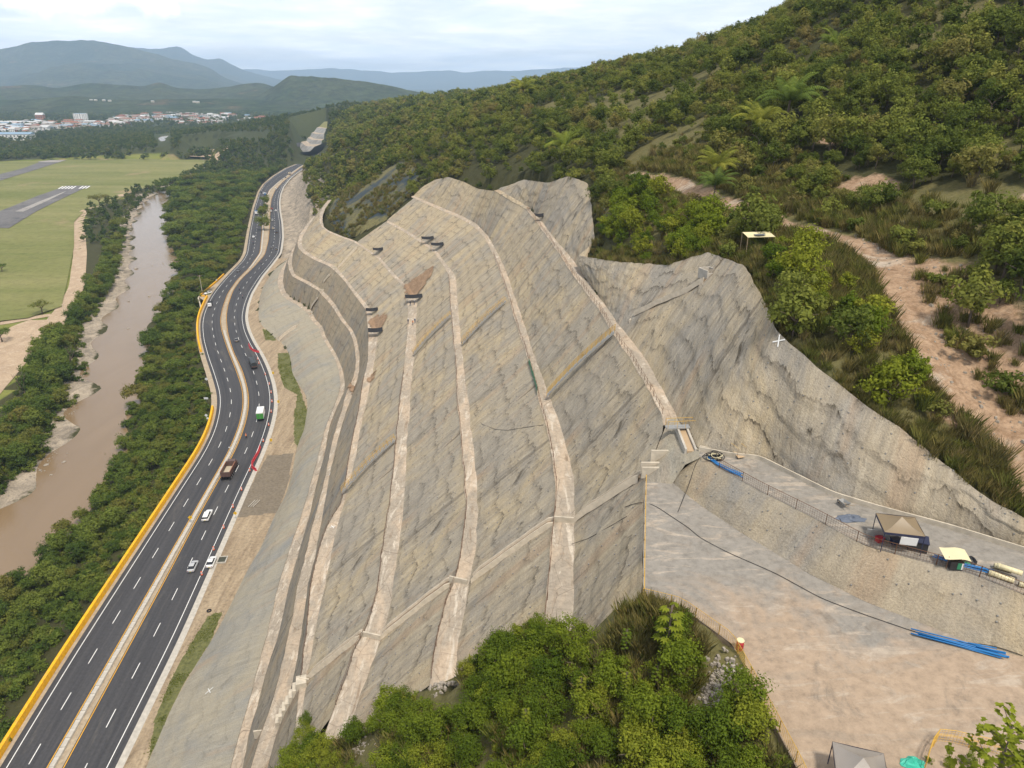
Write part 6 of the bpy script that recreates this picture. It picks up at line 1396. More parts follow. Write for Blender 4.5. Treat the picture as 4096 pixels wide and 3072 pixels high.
def barriers(pts, g, where):
    R = resample([tuple(at(*q, 0.02)) for q in pts], .25); L = arclen(R)[-1]; n = max(2, int(L / 1.62))
    for k in range(n):
        s_ = (k + .5) * L / n; a = along(R, s_); hd = heading(R, min(max(1.1, s_), L - 1.1)) - math.pi / 2
        r = thing('plastic_barrier', 'red plastic road barrier, number %s %s' % (('one', 'two', 'three', 'four', 'five', 'six', 'seven', 'eight', 'nine', 'ten', 'eleven', 'twelve', 'thirteen', 'fourteen', 'fifteen', 'sixteen')[min(k, 15)], where), 'barrier', a, hd, g)
        obj('shell', bar, None, r)
        for y in (-.36, .36): o = obj('slot', slot, None, r); o.location = (0, y, .72)
barriers([('RD', 1525, 650), ('RD', 1498, 730), ('RD', 1452, 810), ('RD', 1414, 880), ('RD', 1412, 935), ('RD', 1475, 985)], 'red barriers on the near shoulder', 'along the chain beside the dump truck')
barriers([('ML', 1612, 575), ('ML', 1622, 600), ('ML', 1645, 618), ('ML', 1680, 626)], 'red barriers in the bend', 'along the chain beside the tarpaulin truck')
def sign(tile, x, y, label, shape, mat, h=2.0, size=.75, mark=None, face=0.0, zb=0.1):
    v_ = at(tile, x, y, zb + h); v_.z = zb; r = thing('road_sign', label, 'sign', v_, face)
    MB().tube([(0, .05, -.3), (0, .05, h)], .035, 6).build('post', M['steel'], r)
    mb = MB()
    if shape == 'diamond': mb.box((0, 0, h), (size, .04, size), M=Matrix.Rotation(math.pi / 4, 3, 'Y'))
    elif shape == 'round': mb.add([(math.cos(k * .5236) * size / 2, dy, h + math.sin(k * .5236) * size / 2) for dy in (-.02, .02) for k in range(12)], [tuple(range(12)), tuple(range(12, 24))[::-1]] + [(k, (k + 1) % 12, 12 + (k + 1) % 12, 12 + k) for k in range(12)])
    else: mb.box((0, 0, h), (size, .04, size * (1.25 if shape == 'chevron' else .5)))
    pl = mb.build('panel', M[mat], r)
    if mark == 'chevron':
        q = size * .32; MB().add([(q * .8, -.03, h + q * 1.3), (q * .1, -.03, h + q * 1.3), (-q * .8, -.03, h), (q * .1, -.03, h - q * 1.3), (q * .8, -.03, h - q * 1.3), (-q * .1, -.03, h)], [(0, 1, 2, 5), (5, 2, 3, 4)]).build('chevron', M['car_black'], pl)
    if mark == 'curve':
        MB().tube([(-.12, -.03, h - .28), (-.12, -.03, h - .05), (.10, -.03, h + .05), (.10, -.03, h + .25)], .045, 5).build('arrow', M['car_black'], pl); MB().add([(.0, -.035, h + .2), (.2, -.035, h + .2), (.1, -.035, h + .36)], [(0, 1, 2)]).build('arrow_head', M['car_black'], pl)
    return r
sign('ML', 1768, 757, 'yellow chevron board farthest up the verge', 'chevron', 'sign_yellow', 1.6, .8, 'chevron')
sign('ML', 1803, 943, 'yellow chevron board in the middle of the verge', 'chevron', 'sign_yellow', 1.6, .8, 'chevron', .1)
sign('ML', 1754, 1192, 'yellow chevron board nearest the red barriers', 'chevron', 'sign_yellow', 1.6, .8, 'chevron', .1)
sign('RD', 1178, 1565, 'yellow diamond curve sign on the right shoulder', 'diamond', 'sign_yellow', 2.0, .8, 'curve', .1)
sign('RD', 555, 1625, 'yellow diamond curve sign on the median', 'diamond', 'sign_yellow', 2.0, .9, 'curve', .1)
sign('RD', 1100, 655, 'blank grey sign back on the median beyond the dump truck', 'rect', 'sign_back', 2.0, .75)
r = sign('RD', 775, 212, 'diamond sign seen from behind at the parapet end', 'diamond', 'sign_back', 2.9, .85)
sign('RD', 797, 252, 'round sign seen from behind at the parapet end', 'round', 'sign_back', 2.2, .8)
sign('ML', 1336, 797, 'white diamond sign back on the bare bank', 'diamond', 'sign_back', 1.8, .95, zb=-1.0)
sign('ML', 1334, 922, 'white rectangular sign back on the bare bank', 'rect', 'sign_back', 1.6, 1.6, zb=-1.0)
sign('ML', 1402, 155, 'round sign back at the end of the yellow kerb', 'round', 'sign_back', 2.2, .8)
def pole(tile, x, y, zb, h, label, arms=1):
    v_ = at(tile, x, y, zb); r = thing('utility_pole', label, 'utility pole', v_, .4); MB().tube([(0, 0, -.8), (0, 0, h)], [.17, .10], 8).build('shaft', M['conc'], r)
    for k in range(arms): MB().box((0, 0, h - .5 - .9 * k), (2.2, .12, .14)).build('crossarm', M['wood'], r)
    return r
pole('ML', 1312, 245, 0, 11, 'concrete utility pole at the lay-by'); pole('ML', 428, 415, -6, 9, 'slim utility pole beside the dirt road, nearest the umbrella tree'); pole('ML', 338, 495, -6, 9, 'slim utility pole in the middle of the dirt road row'); pole('ML', 232, 620, -6, 9, 'slim utility pole lowest in the dirt road row')
# catch basin, tyre, posts
v_ = at('BL', 1440, 312, .1); r = thing('catch_basin', 'square concrete catch basin sunk in the verge', 'catch basin', v_, road_pose(MR_, v_))
for c_, s_ in (((-1.05, 0, .05), (.22, 2.7, .5)), ((1.05, 0, .05), (.22, 2.7, .5)), ((0, -1.24, .05), (1.88, .22, .5)), ((0, 1.24, .05), (1.88, .22, .5))): MB().box(c_, s_).build('rim', M['conc_pale'], r)
MB().box((0, 0, .12), (1.9, 2.26, .04)).build('water', plain('dark_water', (.05, .05, .03), .15), r)
v_ = at('BL', 1355, 642, .1); r = MB().add(*(lambda n, m_: ([((.42 + .15 * math.cos(6.283 * j / m_)) * math.cos(6.283 * i / n), (.42 + .15 * math.cos(6.283 * j / m_)) * math.sin(6.283 * i / n), .15 + .15 * math.sin(6.283 * j / m_)) for i in range(n) for j in range(m_)], [(i * m_ + j, ((i + 1) % n) * m_ + j, ((i + 1) % n) * m_ + (j + 1) % m_, i * m_ + (j + 1) % m_) for i in range(n) for j in range(m_)]))(14, 7)).build('tyre', M['rubber'], smooth=True, label='loose black tyre lying on the sandy verge', cat='tyre'); r.location = v_
for k, nm in enumerate(('left', 'middle', 'right')):
    v_ = at('RD', 1407 + 32 * k, 1430, .25); o = MB().tube([(-.1, -1.8, 0), (.1, 1.8, .06)], .11, 7).build('concrete_post', M['conc_pale'], label='white concrete post lying on dark fill, %s of three' % nm, cat='post'); o.location = v_; o.rotation_euler = (0, 0, -.18)
# painted survey crosses
def cross(tile, x, y, z, label, sz=.9):
    a = at(tile, x, y, z); ray = (a - Vector((0, 0, CAM_H))).normalized(); h_ = CUT.ray_cast(Vector((0, 0, CAM_H)), ray)
    if h_[0] is None: return
    q = h_[1] if h_[1].z > 0 else -h_[1]; o = MB().box((0, 0, 0), (sz * 2, .13, .03), .5).box((0, 0, .012), (.13, sz * 2, .03), .35).build('survey_cross', M['white_paint'], label=label, cat='mark')
    o.location = h_[0] + q * .06; o.rotation_mode = 'QUATERNION'; o.rotation_quaternion = q.to_track_quat('Z', 'Y')
cross('BL', 1357, 1158, 5, 'white painted cross on the grey apron near the bottom'); cross('MR', 622, 550, 86, 'white painted cross on the upper face beside the shrubs', .7); cross('BL', 2155, 97, 31, 'white painted cross on a bench beside the streaked face', .6); cross('ML', 2135, 1417, 20, 'white painted cross on the lower bench', .6)
# ------------------------------------------------------------------ fittings of the cut
def surf(tile, x, y, guess=50):
    """point of the cut surface seen at that frame position, and its normal"""
    a = at(tile, x, y, guess); o_ = Vector((0, 0, CAM_H)); h_ = CUT.ray_cast(o_, (a - o_).normalized())
    if h_[0] is None: return a, Vector((0, 0, 1))
    return h_[0], (h_[1] if h_[1].z > 0 else -h_[1])
def on_cut(a, b, n, lift=0.0):
    out = []
    for k in range(n + 1):
        q = a.lerp(b, k / n); z = cut_z(q.x, q.y); q.z = (z if z is not None else q.z) + lift; out.append(q)
    return out
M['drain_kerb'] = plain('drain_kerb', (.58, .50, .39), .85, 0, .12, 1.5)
def channel(a, b, label, w=1.0, wall=.45, n=14, mat='conc', lift=.28):
    """open concrete drain down a face: two kerbs and a floor"""
    P = np.array([tuple(q) for q in on_cut(a, b, n, .0)]); P[1:-1, 2] = np.maximum(P[1:-1, 2], (P[:-2, 2] + P[2:, 2]) / 2) + lift; w = w * 1.3; wall = wall + .12
    r = thing('drain_channel', label, 'drain channel')
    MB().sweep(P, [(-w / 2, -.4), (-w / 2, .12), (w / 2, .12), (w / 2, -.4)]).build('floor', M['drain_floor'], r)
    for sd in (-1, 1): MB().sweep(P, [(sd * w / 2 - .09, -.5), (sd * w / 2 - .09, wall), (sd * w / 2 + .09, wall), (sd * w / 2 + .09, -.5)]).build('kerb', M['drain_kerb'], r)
    return r
def wall_across(a, b, h, label, th=.22):
    o = MB().sweep(np.array([tuple(a), tuple(a.lerp(b, .5)), tuple(b)]), [(-th / 2, -.4), (-th / 2, h), (th / 2, h), (th / 2, -.4)]).build('drain_wall', M['conc'], label=label, cat='wall'); return o
channel(at('MM', 1938, 1392, ZPLAT), at('BM', 1518, 55, ZB[2]), 'straight concrete drain from the platform corner down to the second bench')
channel(at('BM', 1372, 70, ZB[2]), at('BM', 845, 455, ZB[3]), 'concrete drain crossing the third face below the second bench', .9)
channel(at('BM', 705, 440, ZB[3]), at('BM', 262, 805, ZB[4]), 'long concrete drain between the third and fourth benches')
channel(at('BM', 128, 790, ZB[4]), at('BL', 2005, 1075, ZB[5]), 'concrete drain from the fourth bench down to the fifth')
wall_across(at('BM', 1375, 62, ZB[2]), at('BM', 1507, 72, ZB[2]), .8, 'low concrete wall across the second bench'); wall_across(at('BM', 700, 445, ZB[3]), at('BM', 815, 472, ZB[3]), .8, 'low concrete wall across the third bench'); wall_across(at('BM', 128, 800, ZB[4]), at('BM', 255, 828, ZB[4]), .8, 'low concrete wall across the fourth bench'); wall_across(at('BL', 1945, 1105, ZB[5]), at('BL', 2005, 1115, ZB[5]), 1.0, 'low concrete wall across the fifth bench')
# stepped drain at the bottom
a, b_ = at('BL', 1955, 1115, ZB[5]), at('BL', 1800, 1400, ZB[6] - 1); r = thing('stepped_drain', 'stepped concrete drain dropping between the lowest benches', 'drain')
for k in range(8):
    q = a.lerp(b_, k / 7); MB().box((q.x, q.y, q.z + .15), (1.5, 1.7, 1.5), .25).build('step', M['conc'], r)
wall_across(at('BL', 1648, 1455, ZB[6] - 2), at('BL', 1795, 1440, ZB[6] - 2), 1.2, 'arched concrete wall closing the lowest bench')
# gully drain on the spur
channel(at('SA', 1475, 770, ZB[4]), at('SA', 1218, 1085, ZB[5]), 'narrow drain in the fold above the fifth bench', .8); channel(at('SA', 1108, 1105, ZB[5]), at('SA', 1040, 1370, ZB[6]), 'narrow drain in the fold above the sixth bench', .8); channel(at('SA', 945, 1430, ZB[6]), at('SB', 860, 290, ZB[7]), 'stepped drain in the fold above the lowest bench', .9); channel(at('SB', 640, 520, 6), at('SB', 400, 700, .3), 'dark chute down the grey apron to the verge', 1.6)
wall_across(at('SB', 795, 320, ZB[7]), at('SB', 868, 318, ZB[7]), .9, 'small concrete box wall at the foot of the stepped fold drain'); wall_across(at('SA', 1140, 1085, ZB[5]), at('SA', 1205, 1085, ZB[5]), .9, 'small concrete box wall in the fold on the fifth bench'); wall_across(at('SA', 955, 1400, ZB[6]), at('SA', 1040, 1395, ZB[6]), .9, 'small concrete box wall in the fold on the sixth bench'); wall_across(at('SB', 655, 505, 6), at('SB', 750, 490, 6), 1.0, 'small concrete wall where the apron chute starts')
# upper chute and its intake box
a = surf('MR', 150, 150, 84)[0]; b_ = at('MM', 1905, 470, ZB[1]); channel(a, b_, 'pale drain chute from the intake box down to the topmost bench', 1.0, .3, lift=.02)
r = thing('intake_box', 'open concrete intake box at the head of the upper chute', 'intake box', a + Vector((.6, 1.4, .2)), .35)
for c_, s_ in (((-.9, 0, .3), (.18, 2.4, 1.5)), ((.9, 0, .3), (.18, 2.4, 1.5)), ((0, 1.11, .3), (1.62, .18, 1.5)), ((0, -1.11, .1), (1.62, .18, 1.1))): MB().box(c_, s_).build('side', M['conc_pale'], r)
q = at('MM', 1870, 470, ZB[1]); wall_across(q + Vector((-.3, -.8, 0)), q + Vector((.5, 1.2, 0)), 1.8, 'upright concrete end wall of the upper chute beside the topmost bench')
# basin walls at the platform corner
for x0, y0, x1, y1, h_, lab in ((228, 690, 690, 690, 1.0, 'front wall of the concrete basin at the platform corner'), (215, 620, 690, 620, 1.0, 'rear wall of the concrete basin at the platform corner'), (690, 690, 700, 570, 2.0, 'side wall of the concrete basin at the platform corner'), (345, 560, 680, 560, 2.0, 'tall slab of the drop structure behind the basin'), (690, 440, 860, 440, 1.2, 'upper headwall of the drop structure')):
    wall_across(at('PL', x0, y0, ZPLAT + .2), at('PL', x1, y1, ZPLAT + .2), h_, lab)
a, b_ = at('PL', 905, 400, ZTENT - .6), at('PL', 770, 60, ZB[1] + .1); P = np.array([tuple(a.lerp(b_, k / 6)) for k in range(7)]); P[:, 2] += .35
r = thing('drain_channel', 'wood-coloured chute floor dropping from the topmost bench', 'drain channel'); MB().sweep(P, [(-.4, -.2), (-.4, .02), (.4, .02), (.4, -.2)]).build('floor', M['wood'], r); [MB().sweep(P, [(sd * .55 - .12, -.5), (sd * .55 - .12, .3), (sd * .55 + .12, .3), (sd * .55 + .12, -.5)]).build('kerb', M['conc_pale'], r) for sd in (-1, 1)]
a = at('PL', 760, 25, ZB[1] + .8); r = thing('footbridge', 'short plank footbridge with yellow rails at the end of the topmost bench', 'footbridge', a, .1)
MB().box((0, 0, 0), (3.4, .9, .12)).build('deck', M['steel'], r)
for sd in (-1, 1): MB().tube([(-1.6, sd * .45, .95), (1.6, sd * .45, .95)], .03, 5).build('rail', M['rail_y'], r); [MB().tube([(x, sd * .45, 0), (x, sd * .45, .95)], .025, 5).build('post', M['rail_y'], r) for x in (-1.6, -.5, .5, 1.6)]
# ---- access stairs with yellow handrails
def stairs(a, b, label, w=1.1):
    P = on_cut(a, b, 30, .55); Pn = np.array([tuple(q) for q in P]); Pn[:, 2] = np.linspace(Pn[0, 2], Pn[-1, 2], 31) + .35 + .6 * np.sin(np.linspace(0, 3.14, 31))
    r = thing('access_stair', label, 'stairs'); d_ = Vector((b.x - a.x, b.y - a.y, 0)).normalized(); sd_ = Vector((d_.y, -d_.x, 0)); hd = math.atan2(d_.y, d_.x)
    for s_ in (-1, 1):
        R = Pn.copy(); R[:, 0] += sd_.x * s_ * w / 2; R[:, 1] += sd_.y * s_ * w / 2
        MB().sweep(R, [(-.04, -.25), (-.04, .10), (.04, .10), (.04, -.25)]).build('stringer', M['steel'], r)
        for hh in (1.05, .55): MB().tube([tuple(q + np.array([0, 0, hh])) for q in R], .035, 5).build('handrail', M['rail_y'], r)
        for k in range(0, 31, 2): MB().tube([tuple(R[k]), tuple(R[k] + np.array([0, 0, 1.05]))], .035, 5).build('baluster', M['rail_y'], r)
    L_ = np.linalg.norm(Pn[-1] - Pn[0]); n = int(L_ / .42); mb = MB()
    for k in range(n): q = Pn[0] + (Pn[-1] - Pn[0]) * (k + .5) / n; z = np.interp((k + .5) / n, np.linspace(0, 1, 31), Pn[:, 2]); mb.box((q[0], q[1], z + .02), (.28, w - .12, .05), hd)
    mb.build('treads', M['steel'], r, kind='stuff')
stairs(at('MM', 2, 1545, ZB[5]), at('MM', 345, 1205, ZB[4]), 'steel stair with yellow rails up to the bench with the workers')
stairs(at('MM', 465, 652, ZB[4]), at('MM', 705, 397, ZB[3]), 'short steel stair with yellow rails just right of the workers')
stairs(at('MM', 780, 588, ZB[3]), at('MM', 1060, 290, ZB[2]), 'steel stair with yellow rails between the second and third benches')
stairs(at('MM', 1332, 932, ZB[2]), at('MM', 1768, 520, ZB[1]), 'longest steel stair with yellow rails up to the topmost bench')
# ---- rebar fences on the outer bench edges
def fence(R, label, h=1.0, step=2.4, mat='rust', bars=(.5, .95), mesh=False, name='rebar_fence', cat='fence', single=False):
    r = thing(name, label, cat); n = int(arclen(R)[-1] / step); mb = MB(); L = arclen(R)[-1]
    for k in range(n + 1):
        q = along(R, k * L / n); 
        if single: MB().tube([q, q + np.array([0, 0, h])], .035, 5).build('post', M[mat], r)
        else: mb.tube([q, q + np.array([0.02 * (k % 3), 0, h * (.85 + .15 * (k % 2))])], .03, 4)
    if not single: mb.build('posts', M[mat], r, kind='stuff')
    for hh in bars: MB().tube([tuple(q + np.array([0, 0, hh])) for q in R[::2]], .03 if mesh else .022, 4).build('rail', M[mat], r)
    if mesh:
        mb = MB(); s_ = 0.0
        while s_ < L: q = along(R, s_); mb.tube([q + np.array([0, 0, .05]), q + np.array([0, 0, h])], .011, 3, False); s_ += mesh
        for hh in np.arange(.15, h, .22): mb.tube([tuple(q + np.array([0, 0, hh])) for q in R[::2]], .010, 3, False)
        mb.build('wire_mesh', M[mat], r, kind='stuff')
    return r
def edge_line(k, y0, y1, dx=.15):
    Y = np.arange(y0, y1, 1.5); return np.stack([cx_at(k, Y) + dx, Y, cz_at(k, Y) + .02], 1)
fence(edge_line('1oX', 80, 236), 'rusty rebar fence along the topmost bench', 1.1, 1.8)
fence(edge_line('2o', 58, 225), 'rusty rebar fence along the second bench', 1.0, 2.4); fence(edge_line('3o', 60, 240), 'rusty rebar fence along the third bench', 1.0, 2.4); fence(edge_line('4o', 66, 180), 'rusty rebar fence along the fourth bench', 1.0, 2.4); fence(edge_line('5o', 80, 200), 'rusty rebar fence along the fifth bench', .9, 2.4)
# green netting on the second bench edge
a, b_ = nearest_s(CUR['2o'], at('MM', 1212, 690, ZB[2]))[1], nearest_s(CUR['2o'], at('MM', 1268, 900, ZB[2]))[1]; lo_, hi_ = sorted((a, b_)); R = CUR['2o'][lo_:hi_ + 1]
Pg = np.stack([R + np.array([.05, 0, -.6]), R + np.array([-.05, 0, .3]), R + np.array([0, 0, 1.1])], 1); obj('green_netting', gridmesh('green_netting', Pg), M['green_net'], label='green safety netting on the second bench edge', cat='netting')
# ---- shade nets, workers, slumped soil
def shade(tile, x, y, z, w, d, h, label, rz=.2):
    v_ = at(tile, x, y, z); v_.z = (cut_z(v_.x, v_.y) or z); r = thing('shade_net', label, 'shade net', v_, rz); n = 7
    P = np.zeros((n, n, 3))
    for i in range(n):
        for j in range(n): a_, b2 = i / (n - 1), j / (n - 1); P[i, j] = ((a_ - .5) * w, (b2 - .5) * d, h + .5 * b2 - .5 * math.sin(math.pi * a_) * math.sin(math.pi * b2) - .25 * math.sin(math.pi * a_))
    obj('net', gridmesh('net', P), M['black'], r)
    for sx in (-.5, .5):
        for sy, hh in ((-.5, h), (.5, h + .5)): MB().tube([(sx * w, sy * d, -.3), (sx * w, sy * d, hh)], .05, 5).build('pole', M['wood'], r)
shade('SB', 1690, 345, ZB[5], 4.6, 2.6, 2.0, 'black shade net farther along the fifth bench'); shade('SB', 1740, 640, ZB[5], 5.0, 3.2, 2.2, 'large black shade net on the fifth bench above the gravel slump')
shade('MM', 470, 300, ZB[4], 6.0, 3.0, 2.1, 'black shade net over the seated workers on the fourth bench'); shade('SA', 1775, 900, ZB[4], 4.5, 3.0, 2.0, 'black shade net at the far end of the fourth bench')
shade('TM', 560, 1580, ZB[3], 5.0, 3.0, 2.0, 'black shade net, upper of two on the third bench'); shade('TM', 622, 1625, ZB[3], 5.0, 3.0, 2.2, 'black shade net, lower of two on the third bench'); shade('TM', 1285, 1430, ZB[1], 3.2, 2.2, 1.6, 'small dark shade net at the head of the topmost bench')
for i, (x, y, sh, he, lab) in enumerate(((433, 440, 'car_grey', 'white', 'worker in grey standing at the left edge of the fourth bench'), (463, 448, 'vest', 'white', 'worker in an orange vest in the middle of the fourth bench'), (477, 436, 'jeans', 'white', 'worker in dark blue at the right side of the fourth bench'), (446, 322, 'car_black', 'car_black', 'worker in black under the shade net, left one'), (472, 318, 'car_grey', 'white', 'worker under the shade net, right one'))):
    v_ = at('MM', x, y, ZB[4] + .05); person(v_, i * 1.3, lab, sh, he)
M['slump'] = soil('slumped_soil', (.24, .155, .095), (.30, .205, .13), (.20, .125, .075), .3, 1.6, bmp=.9)
def slump(poly, label, th=.7, mat='slump', zg=45, name='soil_slump'):
    """debris fan lying on a face: polygon of frame positions"""
    P = [surf(*q, zg)[0] for q in poly]; xs = [q.x for q in P]; ys = [q.y for q in P]; st = max(.35, (max(ys) - min(ys)) / 60); gx_ = np.arange(min(xs), max(xs), st * .7); gy_ = np.arange(min(ys), max(ys), st); GXs, GYs = np.meshgrid(gx_, gy_); jx, jy = 1.6 * fbm(GXs / 2.4, GYs / 2.8, 4, 12), 3.0 * fbm(GXs / 2.6, GYs / 1.6, 4, 15); ins = inpoly(GXs + jx, GYs + jy, [(q.x, q.y) for q in P]); idx = -np.ones(ins.shape, int); V = []; F = []
    for j in range(len(gy_)):
        for i in range(len(gx_)):
            if ins[j, i]:
                z = cut_z(gx_[i], gy_[j]); idx[j, i] = len(V); edge = min(ins[max(0, j - 2):j + 3, max(0, i - 2):i + 3].mean() * 1.3 - .3, 1); V.append((gx_[i], gy_[j], (z if z is not None else zg) + .1 + th * max(0, edge) * (.6 + .5 * float(fbm([gx_[i] / 1.3], [gy_[j] / 1.8], 3, 4)[0]))))
    for j in range(len(gy_) - 1):
        for i in range(len(gx_) - 1):
            q = (idx[j, i], idx[j, i + 1], idx[j + 1, i + 1], idx[j + 1, i])
            if min(q) >= 0: F.append(q)
    if F: obj(name, pmesh(name, V, F, True), M[mat], label=label, cat='soil heap')
slump([('MM', 395, 195), ('MM', 470, 150), ('MM', 600, 70), ('MM', 590, 110), ('MM', 540, 190), ('MM', 490, 270), ('MM', 425, 265)], 'brown slumped soil fan above the workers', .8)
slump([('SB', 1650, 420), ('SB', 1690, 380), ('SB', 1830, 320), ('SB', 1885, 340), ('SB', 1880, 440), ('SB', 1800, 545), ('SB', 1660, 580)], 'brown gravel fan between two shade nets on the fifth bench', .6); slump([('SB', 1630, 1270), ('SB', 1650, 1180), ('SB', 1730, 1120), ('SB', 1755, 1140), ('SB', 1700, 1260), ('SB', 1650, 1300)], 'small dark washout beside the fifth bench', .4)
slump([('SB', 1340, 1390), ('SB', 1360, 1330), ('SB', 1440, 1320), ('SB', 1460, 1350), ('SB', 1430, 1420)], 'reddish soil heap blocking the sixth bench', .7, zg=21)
# soil nail heads
def nails(name, key, up, y0, y1, du, dv):
    mb = MB(); y = y0
    while y < y1:
        a_ = Vector((cx_at(key, y), y, cz_at(key, y))); b2 = Vector((cx_at(up, y), y, cz_at(up, y))); L = (b2 - a_).length; n = int(L / dv)
        for k in range(1, n):
            q = a_.lerp(b2, k / n); x, yy = q.x + rng.normal() * .25, q.y + rng.normal() * .3; z = cut_z(x, yy)
            if z is not None and rng.rand() < .8: mb.box((x - .04, yy, z + .05), (.12, .12, .13), rng.rand())
        y += du
    mb.build(name, M['nail'], kind='stuff')
M['nail'] = plain('nail_plate', (.30, .29, .27), .6, .2, .5, 40)
nails('soil_nails', '2i', '1oX', 56, 235, 2.0, 2.1); nails('soil_nails', '3i', '2o', 60, 190, 2.0, 2.1); nails('soil_nails', '4i', '3o', 62, 170, 2.0, 2.1); nails('soil_nails', '5i', '4o', 70, 150, 2.2, 2.3)
mb = MB()
for A_, B_, n_, m_ in ((toe_T, tent_out, 22, 4), (lowR, crest_R, 44, 8)):
    A2, B2 = resample(A_, n=n_), resample(B_, n=n_)
    for i in range(n_):
        for k in range(1, m_):
            q = A2[i] + (B2[i] - A2[i]) * (k + rng.rand() * .3) / m_; q = q + rng.normal(size=3) * .35; z = cut_z(q[0], q[1])
            if z is not None and rng.rand() < .72: mb.box((q[0], q[1], z + .05), (.12, .12, .12), rng.rand())
mb.build('soil_nails', M['nail'], kind='stuff')
# ------------------------------------------------------------------ working platform and tent bench
fr = resample([tuple(q) for q in Pp([(1388, 1292, ZPLAT), (1470, 1312, ZPLAT), (1580, 1390, ZPLAT), (1640, 1500, ZPLAT), (1725, 1659, ZPLAT), (1790, 1800, ZPLAT)])], .5, smooth=1)
fence(fr, 'yellow mesh fence along the platform edge above the mound', 1.05, 2.2, 'rail_y', (1.05,), .22, 'mesh_fence', 'fence', True)
pe = resample([tuple(q) for q in reversed(plat_edge)], .5); fence(pe + np.array([.1, 0, 0]), 'yellow rope fence along the platform edge above the second bench', .9, 2.6, 'rust', (), False, 'rope_fence', 'fence', True)
MB().tube([tuple(q + np.array([.1, 0, .85])) for q in pe], .045, 5).build('barrier_rope', M['rail_y'], label='long yellow pole rail at the platform edge', cat='rail')
yf = resample([tuple(at('BR', x, y, ZPLAT)) for x, y in ((1560, 1680), (1590, 1560), (1650, 1480), (1950, 1550), (2130, 1600))], .5); fence(yf, 'yellow mesh fence enclosing the lower right corner', 1.2, 2.0, 'rail_y', (1.2, .7), .2, 'mesh_fence', 'fence', True)
te = resample([tuple(q) for q in reversed(tent_out[1:])], .5, smooth=1); fence(te[6:], 'rusty wire-mesh fence along the tent bench edge', 1.1, 3.0, 'rust', (1.05,), .24, 'mesh_fence', 'fence', True)
# drum
v_ = at('P', 1597, 1402, ZPLAT); r = thing('oil_drum', 'red steel drum with a pale lid beside the yellow fence', 'drum', v_, 0)
MB().lathe([(.28, 0), (.29, .02), (.285, .28), (.30, .30), (.285, .32), (.285, .56), (.30, .58), (.285, .60), (.285, .86)], n=18).build('shell', M['drum_red'], r, True); MB().lathe([(.295, .86), (.295, .90), (.26, .90), (.25, .885)], n=18).build('lid', M['cream'], r)
MB().box((.24, -.17, .6), (.16, .02, .2), -.6).build('label_patch', M['cream'], r)
# canopy tents
def tent(v_, rz, w, d, eave, peak, cloth, label, posts=True):
    r = thing('canopy_tent', label, 'tent', v_, rz); V = []; n = 6
    top = Vector((0, 0, peak))
    cs = [Vector((sx * w / 2, sy * d / 2, eave)) for sx, sy in ((-1, -1), (1, -1), (1, 1), (-1, 1))]; mb = MB()
    for k in range(4):
        a_, b2 = cs[k], cs[(k + 1) % 4]; P = []
        for i in range(n + 1):
            for j in range(n + 1 - i):
                f = i / n; g = j / n; q = a_ * (1 - f - g) + b2 * g + top * f; q.z -= .12 * math.sin(math.pi * f) + .05 * math.sin(math.pi * g) * (1 - f); P.append(q)
        F = []; ix = {}; c_ = 0
        for i in range(n + 1):
            for j in range(n + 1 - i): ix[i, j] = c_; c_ += 1
        for i in range(n):
            for j in range(n - i):
                F.append((ix[i, j], ix[i, j + 1], ix[i + 1, j]))
                if j + 1 <= n - i - 1: F.append((ix[i, j + 1], ix[i + 1, j + 1], ix[i + 1, j]))
        mb.add(P, F)
    mb.build('canopy', M[cloth], r, True)
    for k in range(4):
        a_, b2 = cs[k], cs[(k + 1) % 4]; MB().add([a_ * 1.004, b2 * 1.004, Vector((b2.x * 1.004, b2.y * 1.004, eave - .22)), Vector((a_.x * 1.004, a_.y * 1.004, eave - .22))], [(0, 1, 2, 3)]).build('valance', M['navy'], r)
        MB().tube([(a_.x * .98, a_.y * .98, -.05), (a_.x * .98, a_.y * .98, eave)], .035, 6).build('pole', M['navy'], r)
    return r
tv = at('BR', 1375, 205, ZTENT); TENT = tent(tv, math.radians(-12), 3.2, 3.0, 2.0, 2.8, 'tent_cloth', 'brown canopy tent on dark poles on the upper bench')
v_ = tv + Vector((.15, -1.35, 0)); o = MB().box((0, 0, 0), (1.35, .04, .8)).build('white_board', M['white'], label='white board hung on the front of the brown tent', cat='board'); o.location = v_ + Vector((-.05, -.22, 1.35)); o.rotation_euler = (0.1, 0, math.radians(-12))
v_ = at('BR', 1262, 145, ZTENT + .5); o = MB().box((0, 0, 0), (1.9, .08, 1.0)).build('sheet_panel', M['steel'], label='grey sheet panel leaning inside the tent', cat='panel'); o.location = v_; o.rotation_euler = (.2, 0, math.radians(-14))
def crate(v_, rz, size, mat, label, nm='storage_box', lid=None):
    r = thing(nm, label, 'box', v_, rz); MB().box((0, 0, size[2] / 2), size, taper=.98).build('body', M[mat], r); MB().box((0, 0, size[2] + .04), (size[0] + .08, size[1] + .08, .08)).build('lid', M[lid or mat], r); return r
crate(at('BR', 1512, 235, ZTENT), math.radians(-25), (1.5, 1.25, .95), 'car_black', 'large black storage box right of the tent', lid='navy')
crate(at('BR', 1270, 190, ZTENT), .3, (.6, .45, .4), 'drum_red', 'small red crate on the ground under the tent'); crate(at('BR', 1370, 205, ZTENT), .1, (.7, .5, .5), 'navy', 'dark blue crate under the white board')
